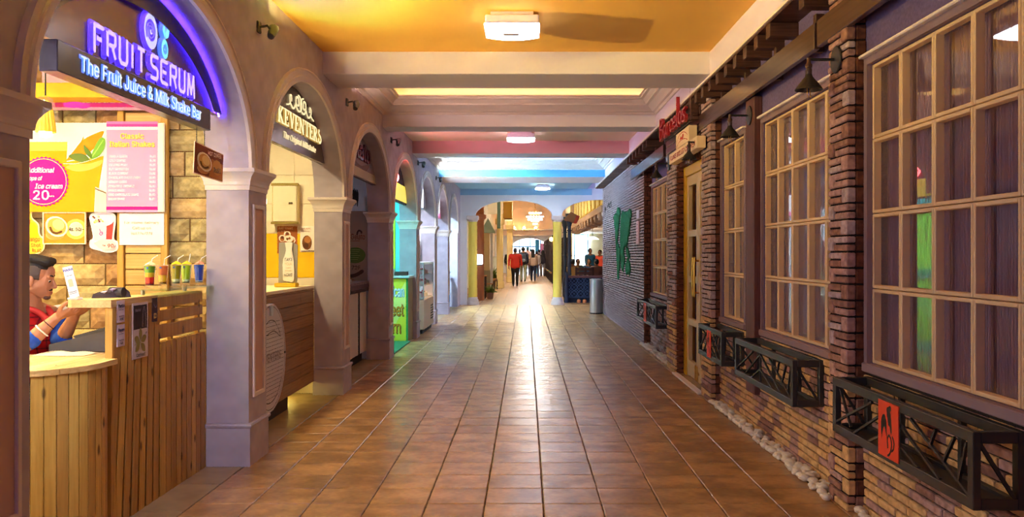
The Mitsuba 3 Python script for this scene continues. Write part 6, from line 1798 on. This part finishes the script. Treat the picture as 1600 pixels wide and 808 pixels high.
obj('back_wall', cat([box(2.3, 8, 49.2, 49.3, 0, 2.62), box(2.2, 2.3, 44, 49.3, 0, 6.2)]), 'beige_wall', bal)
obj('low_ceiling', box(2.3, 8, 44, 49.3, 2.62, 2.7), 'shop_white', bal)
tw = obj('window_6', on_front(box(fx_(898, 49), fx_(918, 49), .9, 2.55, 0, .02), 0, 0, 49.15), 'emitter_face', kind='structure', emit=TERRACE_DAY)
obj('window_frame', cat([box(fx_(897, 49), fx_(898, 49), 49.0, 49.14, .85, 2.6), box(fx_(918, 49), fx_(919, 49), 49.0, 49.14, .85, 2.6), box(fx_(897, 49), fx_(919, 49), 49.0, 49.14, 2.55, 2.6)]), 'vcol', tw, color=S(90, 150, 190))
cl_ = thing('terrace_lamp', 'wide warm hanging lamp over the terrace', 'hanging lamp')
lxx = fx_(926, 40)
obj('shade', lathe([(.0, 2.13), (.3, 2.14), (.12, 2.26), (0, 2.28)], (lxx, 40, 0), 24), 'emitter_face', cl_, emit=(2.6, 1.9, 1.1), weight=.5)
obj('cord', tube([(lxx, 40, 2.27), (lxx, 40, 2.62)], .01, 6), 'black_steel', cl_)
bn2 = thing('terrace_bench', 'dark wooden bench with a slatted back on the terrace', 'bench')
Y = 30.5
bx0, bx1 = fx_(899, Y), fx_(928, Y)
obj('seat', cbox(bx0, bx1, Y, Y + .45, .43, .47, .006), 'vcol', bn2, color=S(80, 56, 56))
for q in range(3):
    obj('back_slat', cbox(bx0, bx1, Y - .03, Y, .62 + .14 * q, .72 + .14 * q, .006), 'vcol', bn2, color=S(84, 58, 60))
for x in (bx0, (bx0 + bx1) / 2, bx1 - .06):
    obj('leg', box(x, x + .06, Y - .04, Y + .02, 0, 1.02), 'vcol', bn2, color=S(70, 48, 50))
    obj('leg', box(x, x + .06, Y + .4, Y + .45, 0, .43), 'vcol', bn2, color=S(70, 48, 50))
cafe_table(2.2, 32.2, 'brown table behind the terrace bench')
# ================================================================== people
def sph(p, rr, n=10):
    return m3.Manifold.sphere(rr, n).translate([float(c) for c in p])


def seg(*pr, n=10):
    return m3.Manifold.batch_hull([sph(p, rr, n) for p, rr in pr])


def union(ms):
    return m3.Manifold.batch_boolean(ms, m3.OpType.Add)


def soften(man, length, it=8):
    man = man.refine_to_length(length)
    v, f = VF(man)
    t = trimesh.Trimesh(v, f, process=False)
    trimesh.smoothing.filter_taubin(t, iterations=it)
    return np.asarray(t.vertices), np.asarray(t.faces)


def hand(o, fwd, nrm, side=1, curl=(.35, .35, .35, .35), s=1.0, n=8, thumb=.5, spread=.0):
    """Palm, four fingers of unequal length and a thumb. nrm: the way the palm looks; side 1 right, -1 left."""
    o, fwd = np.asarray(o, float), np.asarray(fwd, float) / np.linalg.norm(fwd)
    nrm = np.asarray(nrm, float) - fwd * np.dot(nrm, fwd)
    nrm /= np.linalg.norm(nrm)
    rt = np.cross(fwd, nrm) * side
    k = s
    out = [seg((o, .022 * k), (o + fwd * .03 * k - rt * .022 * k, .014 * k), (o + fwd * .03 * k + rt * .022 * k, .014 * k), (o + fwd * .085 * k + rt * .030 * k, .011 * k), (o + fwd * .085 * k - rt * .030 * k, .011 * k), n=n)]
    for q, (off, L) in enumerate(((-.029, .066), (-.0095, .078), (.0095, .083), (.029, .074))):
        p = o + fwd * .086 * k + rt * off * k
        d, cu = fwd + rt * off * spread * 10, curl[q]
        d /= np.linalg.norm(d)
        ax = np.cross(d, nrm)
        a = 0.0
        pts = [p]
        for part in (.45, .32, .23):
            a += cu
            pts.append(pts[-1] + (d * math.cos(a) + nrm * math.sin(a)) * L * part * k)
        for w, (a_, b_) in enumerate(zip(pts, pts[1:])):
            out.append(seg((a_, (.0098 - .0009 * w) * k), (b_, (.0089 - .0009 * w) * k), n=n))
    p0 = o + fwd * .022 * k + rt * .024 * k
    d = fwd * .75 + rt * .65 + nrm * thumb
    d /= np.linalg.norm(d)
    p1 = p0 + d * .04 * k
    p2 = p1 + (d * .6 + fwd * .8 + nrm * .1) / 1.1 * .032 * k
    p3 = p2 + (fwd + nrm * .15) * .022 * k
    out += [seg((p0, .015 * k), (p1, .0115 * k), n=n), seg((p1, .0112 * k), (p2, .0098 * k), n=n), seg((p2, .0098 * k), (p3, .0085 * k), n=n)]
    return out


def head_parts(n=12):
    """A head in local axes (x forward, y to its left, z up; origin between the ears)."""
    E = lambda c, rad: m3.Manifold.sphere(1, 24 if n > 10 else 14).scale([float(q) for q in rad]).translate([float(q) for q in c])
    out = [E((-.014, 0, .03), (.097, .077, .098))]
    out.append(seg(((.055, 0, .05), .045), ((.052, .034, -.02), .03), ((.052, -.034, -.02), .03), ((.074, 0, -.1), .019), ((0, .05, -.062), .02), ((0, -.05, -.062), .02), n=n))
    out.append(seg(((.088, 0, .014), .008), ((.113, 0, -.034), .0105), n=n))
    out.append(seg(((.112, 0, -.034), .0105), ((.092, .013, -.041), .009), ((.092, -.013, -.041), .009), n=n))
    out.append(seg(((.086, .02, -.066), .007), ((.094, 0, -.064), .0085), ((.086, -.02, -.066), .007), n=n))
    out.append(seg(((.085, .016, -.078), .007), ((.0925, 0, -.0785), .0085), ((.085, -.016, -.078), .007), n=n))
    out.append(seg(((.078, .045, .022), .012), ((.088, .0, .018), .011), ((.078, -.045, .022), .012), n=n))
    for s in (-1, 1):
        out.append(E((-.008, .079 * s, -.012), (.02, .009, .032)))
    return out


def frame_m(origin, f, up, s=1.0):
    f = np.asarray(f, float) / np.linalg.norm(f)
    l = np.cross(up, f)
    l /= np.linalg.norm(l)
    u = np.cross(f, l)
    A = np.column_stack([f * s, l * s, u * s, np.asarray(origin, float)])
    return A


def local(A, p):
    return A[:, :3] @ np.asarray(p, float) + A[:, 3]


# ---------------------------------------------------------------- the man at the juice bar
M('plaid', proc(lambda p, n, uv: mix(mix(S(170, 26, 30), S(40, 18, 26), smoothstep(.35, .5, dr.abs(p.z * 22 - dr.floor(p.z * 22) - .5)) * .8), S(40, 18, 30), smoothstep(.36, .5, dr.abs(p.x * 26 - dr.floor(p.x * 26) - .5)) * .7)), .85, .15)
M('denim', mottled(S(30, 60, 150), S(50, 86, 180), 60), .85, .15)
M('checked_grey', proc(lambda p, n, uv: mix(S(190, 180, 176), S(36, 44, 80), smoothstep(.3, .5, dr.abs(p.x * 18 - dr.floor(p.x * 18) - .5)))), .85, .15)
man = thing('person', 'young man with a black quiff in a red plaid shirt at the juice bar counter', 'person')
HC = np.array([-2.822, 5.08, 1.312])
A = frame_m(HC, (.95, .26, -.14), (0.1, 0, 1), 0.97)
J = dict(pel=(-2.99, 5.26, .60), ch=(-2.90, 5.19, .93), nk=(-2.868, 5.13, 1.135), shR=(-2.93, 5.0, 1.075), elR=(-2.735, 4.83, .957), wrR=(-2.60, 4.90, 1.105), shL=(-2.80, 5.30, 1.075), elL=(-2.70, 5.12, .94), wrL=(-2.565, 5.03, 1.115))
J = {k: np.array(v) for k, v in J.items()}
hp = union(head_parts(16))
Am = A.copy()
hp = hp.transform(Am.tolist())
parts = [hp]
parts.append(seg((local(A, (-.03, 0, -.07)), .058), (J['nk'] + [0, 0, -.02], .062), n=16))
parts.append(seg((J['shR'], .055), (J['shL'], .055), (J['ch'] + [.02, 0, 0], .12), (J['nk'], .055), n=14))
parts.append(seg((J['ch'] + [.02, 0, 0], .12), (J['pel'], .13), n=14))
for sd_, c in (('R', 1), ('L', -1)):
    parts.append(seg((J['sh' + sd_], .052), (J['el' + sd_], .04), n=14))
    parts.append(seg((J['el' + sd_], .04), (J['el' + sd_] * .6 + J['wr' + sd_] * .4, .041), (J['wr' + sd_], .026), n=14))
dR = J['wrR'] - J['elR']
parts += hand(J['wrR'], (.9, .05, .35), (-.25, .35, .9), 1, (.35, .4, .45, .5), 1.0, 10)
parts += hand(J['wrL'], (.75, -.25, .62), (.35, -.6, -.3), -1, (.3, .35, .4, .45), 1.0, 10)
for s, kx in ((-1, (-2.70, 5.06, .62)), (1, (-2.66, 5.36, .62))):
    hip = J['pel'] + [.02, .09 * s, -.02]
    parts += [seg((hip, .085), (kx, .058), n=12), seg((kx, .056), (np.array(kx) + [-.03, 0, -.53], .036), n=12), seg((np.array(kx) + [-.04, 0, -.575], .035), (np.array(kx) + [.12, 0, -.585], .028), n=10)]
hb = soften(union(parts), .011, 6)
obj('body', hb, 'skin', man, smooth=True)
# hair: short dark sides and a lifted top
Eh = lambda c, rad: m3.Manifold.sphere(1, 40).scale([float(q) for q in rad]).translate([float(q) for q in c])
fade = (Eh((-.017, 0, .03), (.1005, .0805, .1015)) - m3.Manifold.cube([.3, .4, .4]).translate([.035, -.2, -.2]) - m3.Manifold.cube([.4, .4, .2]).translate([-.2, -.2, -.235]) - m3.Manifold.cube([.2, .4, .1]).translate([-.03, -.2, -.1]))
v, f = VF(fade.refine_to_length(.012))
obj('shaved_sides', (v @ A[:, :3].T + A[:, 3], f), 'vcol', man, color=S(70, 56, 48), smooth=True)
tp_ = union([Eh((-.02, 0, .062), (.1, .072, .082)), seg(((.055, .04, .105), .028), ((.055, -.04, .105), .028), ((-.03, .045, .115), .028), ((-.03, -.045, .115), .028), ((.078, .0, .115), .02), n=14)]) - m3.Manifold.cube([.4, .4, .3]).translate([-.2, -.2, -.235]) - m3.Manifold.cube([.3, .4, .13]).translate([.066, -.2, -.05])
v, f = VF(tp_.refine_to_length(.008))
n_ = trimesh.Trimesh(v, f, process=False).vertex_normals
v = v + n_ * .008 * (meshkit.fbm(v * [60, 160, 90], 3, 3)[:, None] - .4)
obj('hair', (v @ A[:, :3].T + A[:, 3], f), 'vcol', man, color=S(26, 20, 18), smooth=40)
for s in (-1, 1):
    w = lambda pts: [local(A, p) for p in pts]
    obj('eye', move(trimesh.creation.icosphere(2, .0115 * 1.08), local(A, (.077, .031 * s, .0))), 'vcol_gloss', man, color=S(226, 214, 204), smooth=True)
    obj('iris', move(trimesh.creation.icosphere(2, .0078), local(A, (.0835, .033 * s, -.003))), 'vcol_gloss', man, color=S(30, 20, 16), smooth=True)
    obj('upper_lid', move(trimesh.creation.icosphere(2, .0122), local(A, (.0765, .031 * s, .0055))), 'skin', man, smooth=True)
    obj('eyelid', VF(seg((local(A, (.080, .018 * s, .007)), .0055), (local(A, (.083, .031 * s, .010)), .0065), (local(A, (.074, .045 * s, .006)), .005), n=10)), 'skin', man, smooth=True)
    obj('eyebrow', VF(seg((local(A, (.095, .014 * s, .0275)), .0044), (local(A, (.091, .034 * s, .031)), .005), (local(A, (.080, .052 * s, .026)), .0036), n=8)), 'vcol', man, color=S(26, 18, 16), smooth=True)
obj('moustache', VF(seg((local(A, (.097, 0, -.053)), .0045), (local(A, (.088, .022, -.06)), .0035), (local(A, (.088, -.022, -.06)), .0035), n=8)), 'vcol', man, color=S(52, 36, 30), smooth=True)
obj('chin_beard', VF(union([seg((local(A, (.083, 0, -.1)), .014), (local(A, (.074, .02, -.103)), .012), (local(A, (.074, -.02, -.103)), .012), n=10)])), 'vcol', man, color=S(84, 56, 44), smooth=True)
obj('lips', VF(seg((local(A, (.0985, 0, -.071)), .0055), (local(A, (.091, .016, -.072)), .004), (local(A, (.091, -.016, -.072)), .004), n=8)), 'vcol', man, color=S(136, 76, 66), smooth=True)
shirt = union([seg((J['shR'] + [.01, 0, 0], .066), (J['shL'], .066), (J['ch'] + [.03, 0, 0], .138), (J['nk'] + [0, 0, -.045], .06), n=16), seg((J['ch'] + [.02, 0, 0], .137), (J['pel'] + [0, 0, .06], .148), n=16)])
obj('shirt', soften(shirt, .02, 5), 'plaid', man, smooth=True)
for sd_ in 'RL':
    e = J['el' + sd_] * .93 + J['sh' + sd_] * .07
    obj('sleeve', soften(union([seg((J['sh' + sd_] + [0, 0, .0], .069), (e, .053), n=16), seg((e, .053), (J['el' + sd_] * .82 + J['wr' + sd_] * .18, .05), n=16)]), .02, 4), 'denim', man, smooth=True)
obj('yoke', soften(union([seg((J['shR'] + [.0, 0, .012], .064), (J['shR'] * .55 + J['nk'] * .45 + [0, 0, -.02], .058), (J['shR'] + [.03, .0, -.07], .058), n=14), seg((J['shL'] + [0, 0, .012], .064), (J['shL'] * .55 + J['nk'] * .45 + [0, 0, -.02], .058), (J['shL'] + [.02, -.02, -.07], .058), n=14)]), .02, 4), 'checked_grey', man, smooth=True)
nkc = J['nk'] + [.01, -.005, .0]
obj('collar', cat([tube(curve([nkc + [-.07, 0, .02], nkc + [-.02, -.075, .02], nkc + [.06, -.045, -.02], nkc + [.105, -.03, -.075]], 14), np.linspace(.012, .02, 14), 8), tube(curve([nkc + [-.07, 0, .02], nkc + [-.01, .075, .02], nkc + [.075, .035, -.01], nkc + [.11, .0, -.07]], 14), np.linspace(.012, .02, 14), 8)]), 'vcol', man, color=S(190, 50, 44), smooth=True)
dv = (J['wrR'] - J['elR']) / np.linalg.norm(J['wrR'] - J['elR'])


def band(t, rr, th):
    c = J['elR'] + dv * np.linalg.norm(J['wrR'] - J['elR']) * t
    a = np.cross(dv, [0, 1, 0])
    a /= np.linalg.norm(a)
    b = np.cross(dv, a)
    return tube([c + rr * (math.cos(q) * a + math.sin(q) * b) for q in np.linspace(0, 2 * PI, 25)], th, 6)


obj('bangle', band(.50, .041, .0045), 'vcol_gloss', man, color=S(240, 232, 224), smooth=True)
obj('thread', band(.72, .034, .0025), 'vcol', man, color=S(70, 30, 26), smooth=True)
tr_ = []
for s, kx in ((-1, (-2.70, 5.06, .62)), (1, (-2.66, 5.36, .62))):
    hip = J['pel'] + [.02, .09 * s, -.02]
    tr_ += [seg((hip, .1), (kx, .072), (J['pel'], .14), n=12), seg((kx, .07), (np.array(kx) + [-.03, 0, -.5], .052), n=12)]
obj('trousers', soften(union(tr_), .04, 4), 'vcol', man, color=S(40, 44, 60), smooth=True)
sto = thing('stool', 'plain wooden stool under the man behind the juice counter', 'stool')
sp = J['pel'] + [0, 0, -.155]
obj('seat', lathe([(0, sp[2] - .03), (.17, sp[2] - .03), (.17, sp[2]), (0, sp[2])], (sp[0], sp[1], 0), 20), 'pine_flat', sto)
for a in range(4):
    q = a * PI / 2 + .7
    obj('leg', bar((sp[0] + .12 * math.cos(q), sp[1] + .12 * math.sin(q), sp[2] - .03), (sp[0] + .17 * math.cos(q), sp[1] + .17 * math.sin(q), 0), .03), 'pine_upright', sto)


# ---------------------------------------------------------------- passers-by
def walker(x, y, h, lab, shirt, trousers, hair=S(24, 20, 22), skin=S(130, 90, 68), yaw=0, stride=.16, long_hair=False, bag=None, bulk=1.0, sit=False, arms=.12, shoe=S(30, 26, 26), z=0.0):
    """yaw 0 walks away from the viewer; seated if sit."""
    p = thing('person', lab, 'person')
    k = h / 1.72
    Z = lambda *q: np.array(q, float)
    pel = Z(0, 0, .93) if not sit else Z(0, 0, .53)
    up = pel[2] - .93
    ch, nk, hd = Z(0, .01, 1.22 + up), Z(0, .01, 1.45 + up), Z(0, .015, 1.595 + up)
    b = bulk
    sh = [Z(-.185 * b, 0, 1.40 + up), Z(.185 * b, 0, 1.40 + up)]
    el = [Z(-.235 * b, -arms * .5, 1.12 + up), Z(.235 * b, arms * .5, 1.12 + up)]
    wr = [Z(-.235 * b, .02 - arms, .88 + up), Z(.235 * b, .06 + arms, .88 + up)]
    hip = [Z(-.085, 0, pel[2] - .03), Z(.085, 0, pel[2] - .03)]
    if sit:
        kn = [Z(-.12, .42, .5), Z(.12, .42, .5)]
        an = [Z(-.12, .42, .08), Z(.12, .42, .08)]
        el = [Z(-.24, .08, 1.14 + up), Z(.24, .08, 1.14 + up)]
        wr = [Z(-.16, .3, 1.08 + up), Z(.16, .3, 1.08 + up)]
    else:
        kn = [Z(-.09, stride * .55, .5), Z(.09, -stride * .2, .5)]
        an = [Z(-.09, stride * .8, .08), Z(.09, -stride, .085)]
    hm = union(head_parts(8)).transform(frame_m(hd, (0, 1, 0), (0, 0, 1)).tolist())
    ms = [hm, seg((hd + [0, -.02, -.06], .052), (nk, .058)), seg((sh[0], .055), (sh[1], .055), (ch, .11 * b), (nk, .05)), seg((ch + [-.05, 0, 0], .1 * b), (ch + [.05, 0, 0], .1 * b), (pel + [-.06, 0, 0], .1 * b), (pel + [.06, 0, 0], .1 * b))]
    sl, tr = [], []
    for q in (0, 1):
        ms += [seg((sh[q], .05), (el[q], .037)), seg((el[q], .037), (wr[q], .026)), seg((hip[q], .085), (kn[q], .055)), seg((kn[q], .054), (an[q], .036)), seg((an[q] + [0, -.02, -.035], .036), (an[q] + [0, .13, -.05], .026))]
        ms += hand(wr[q], (0, .15, -1) if not sit else (0, 1, .1), (1 - 2 * q, 0, 0), 1 if q else -1, s=1.0, n=6)
        sl += [seg((sh[q], .066), (el[q], .052)), seg((el[q], .052), (el[q] * .25 + wr[q] * .75, .042))]
        tr += [seg((hip[q] + [0, 0, -.03], .1 * b), (kn[q], .075)), seg((kn[q], .074), (an[q] + [0, 0, .0], .056))]
    tors = [seg((sh[0], .068), (sh[1], .068), (ch, .125 * b), (nk + [0, 0, -.04], .055)), seg((ch + [-.06, 0, 0], .112 * b), (ch + [.06, 0, 0], .112 * b), (pel + [-.085, 0, -.03], .118 * b), (pel + [.085, 0, -.03], .118 * b))]
    R = trimesh.transformations.rotation_matrix(math.radians(yaw), (0, 0, 1))[:3, :3] * k
    W = lambda m: (m[0] @ R.T + [x, y, z], m[1])
    obj('body', W(soften(union(ms), .05, 4)), 'vcol', p, color=skin, smooth=True)
    obj('shirt', W(soften(union(tors + sl), .05, 5)), 'vcol', p, color=shirt, smooth=True)
    obj('trousers', W(soften(union(tr), .05, 5)), 'vcol', p, color=trousers, smooth=True)
    E = lambda c, rad: m3.Manifold.sphere(1, 20).scale([float(a) for a in rad]).translate([float(a) for a in c])
    hr = E(hd + [0, -.022, .036], (.087, .104, .106)) - m3.Manifold.cube([.4, .3, .4]).translate([-.2, float(hd[1] + .045), float(hd[2] - .25)])
    hr = hr - m3.Manifold.cube([.4, .4, .3]).translate([-.2, -.2, float(hd[2] - .36)])
    if long_hair:
        hr = hr + seg((hd + [-.05, -.06, .02], .05), (hd + [.05, -.06, .02], .05), (hd + [-.06, -.085, -.3], .035), (hd + [.06, -.085, -.3], .035), n=12)
    obj('hair', W(VF(hr)), 'vcol', p, color=hair, smooth=40)
    for q in (0, 1):
        obj('shoe', W(VF(seg((an[q] + [0, -.03, -.036], .043), (an[q] + [0, .15, -.05], .032)))), 'vcol', p, color=shoe, smooth=40)
        s = 1 if q else -1
        obj('eye', W(VF(sph(hd + [.03 * s, .083, .002], .009, 8))), 'vcol', p, color=S(40, 30, 28))
    if bag:
        g = thing('backpack', 'dark backpack worn by the man beside the one in red', 'backpack')
        obj('body', W(soften(seg((ch + [-.1, -.18, .1], .06), (ch + [.1, -.18, .1], .06), (ch + [-.1, -.17, -.2], .07), (ch + [.1, -.17, -.2], .07)), .05, 3)), 'vcol', g, color=bag, smooth=True)
        for s in (-1, 1):
            obj('strap', W(tube(curve([ch + [.09 * s, -.14, .14], ch + [.1 * s, -.02, .255], ch + [.11 * s, .12, .08], ch + [.12 * s, .02, -.16], ch + [.1 * s, -.14, -.2]], 20), .016, 6)), 'vcol', g, color=bag, smooth=True)
        obj('pocket', W(soften(seg((ch + [-.07, -.25, -.12], .04), (ch + [.07, -.25, -.12], .04), (ch + [-.07, -.25, -.2], .04), (ch + [.07, -.25, -.2], .04)), .05, 3)), 'vcol', g, color=S(90, 96, 110), smooth=True)
    return p


BK = S(30, 28, 32)
PPL = [(805, 447, 388, 'man in a red jacket and black trousers walking away down the street', dict(shirt=S(196, 48, 38), trousers=S(26, 24, 28), bulk=1.22, stride=.12, hair=S(50, 60, 84))),
       (795, 435, 391, 'woman in black with pale trousers at the side of the street', dict(shirt=S(26, 24, 28), trousers=S(170, 168, 180), long_hair=True)),
       (817.5, 440, 386.5, 'man in a dark shirt and pale green trousers walking behind the red jacket', dict(shirt=S(36, 40, 56), trousers=S(150, 160, 140), bag=S(44, 50, 66))),
       (833, 439, 390, 'long haired woman in a tan top and dark jeans', dict(shirt=S(160, 132, 116), trousers=S(24, 30, 52), long_hair=True)),
       (838.5, 433, 393, 'person in a white top beyond the woman in tan', dict(shirt=S(226, 220, 220), trousers=S(70, 80, 110))),
       (848, 432, 391, 'woman in a black top and grey trousers on the far side of the street', dict(shirt=S(34, 30, 44), trousers=S(120, 116, 116), long_hair=True)),
       (842.5, 429, 390, 'slim person in dark clothes next to the woman in the black top', dict(shirt=S(60, 46, 50), trousers=S(30, 28, 34))),
       (824.5, 430, 386, 'man in a pale pink shirt further down the street', dict(shirt=S(226, 190, 190), trousers=S(60, 60, 80), hair=S(40, 90, 110))),
       (812, 428, 390, 'man in a teal shirt far down the street', dict(shirt=S(60, 130, 150), trousers=S(50, 54, 70), hair=S(40, 90, 110))),
       (830, 427, 389.5, 'person in a grey-green shirt far down the street', dict(shirt=S(80, 120, 124), trousers=S(50, 54, 70), hair=S(40, 90, 110)))]
for u_, vf, vh, lab, kw in PPL:
    Y = 1380 * EYE / (vf - 398)
    h = (vf - vh) / 1380 * Y
    walker(fx_(u_, Y), Y, h, lab, **kw)
walker(fx_(922, 39), 39, 1.72, 'waiter in blue-black standing on the terrace before the bright window', S(30, 80, 110), S(24, 50, 80), hair=S(16, 50, 80), yaw=200)
walker(fx_(937.5, 41), 41, 1.66, 'person in an orange-red shirt standing beside the terrace waiter', S(226, 90, 70), S(60, 50, 60), yaw=150)
for u_, Y, yaw, c, lab in ((895, 31.6, 20, S(190, 160, 110), 'seated guest in a sand shirt beside the iron columns'), (903, 33.2, 200, S(60, 110, 150), 'seated guest in blue across the terrace table'), (920, 34.2, 185, S(40, 70, 110), 'seated guest in dark blue in the middle of the terrace table'), (932, 31.2, 10, S(100, 70, 70), 'seated guest in a maroon shirt on the bench end by the brick wall')):
    walker(fx_(u_, Y), Y, 1.68, lab, c, S(40, 44, 60), yaw=yaw, sit=True, hair=S(24, 30, 44))
    st_ = thing('terrace_chair', 'plain dark chair under the ' + lab.replace('seated ', '').split(' beside')[0].split(' across')[0].split(' in the middle')[0].split(' on the')[0], 'chair')
    X_ = fx_(u_, Y)
    obj('seat', cbox(X_ - .2, X_ + .2, Y - .2, Y + .2, .36, .39, .006), 'vcol', st_, color=S(60, 44, 44))
    for sx in (-1, 1):
        for s2 in (-1, 1):
            obj('leg', box(X_ + sx * .17 - .018, X_ + sx * .17 + .018, Y + s2 * .17 - .018, Y + s2 * .17 + .018, 0, .36), 'vcol', st_, color=S(60, 44, 44))
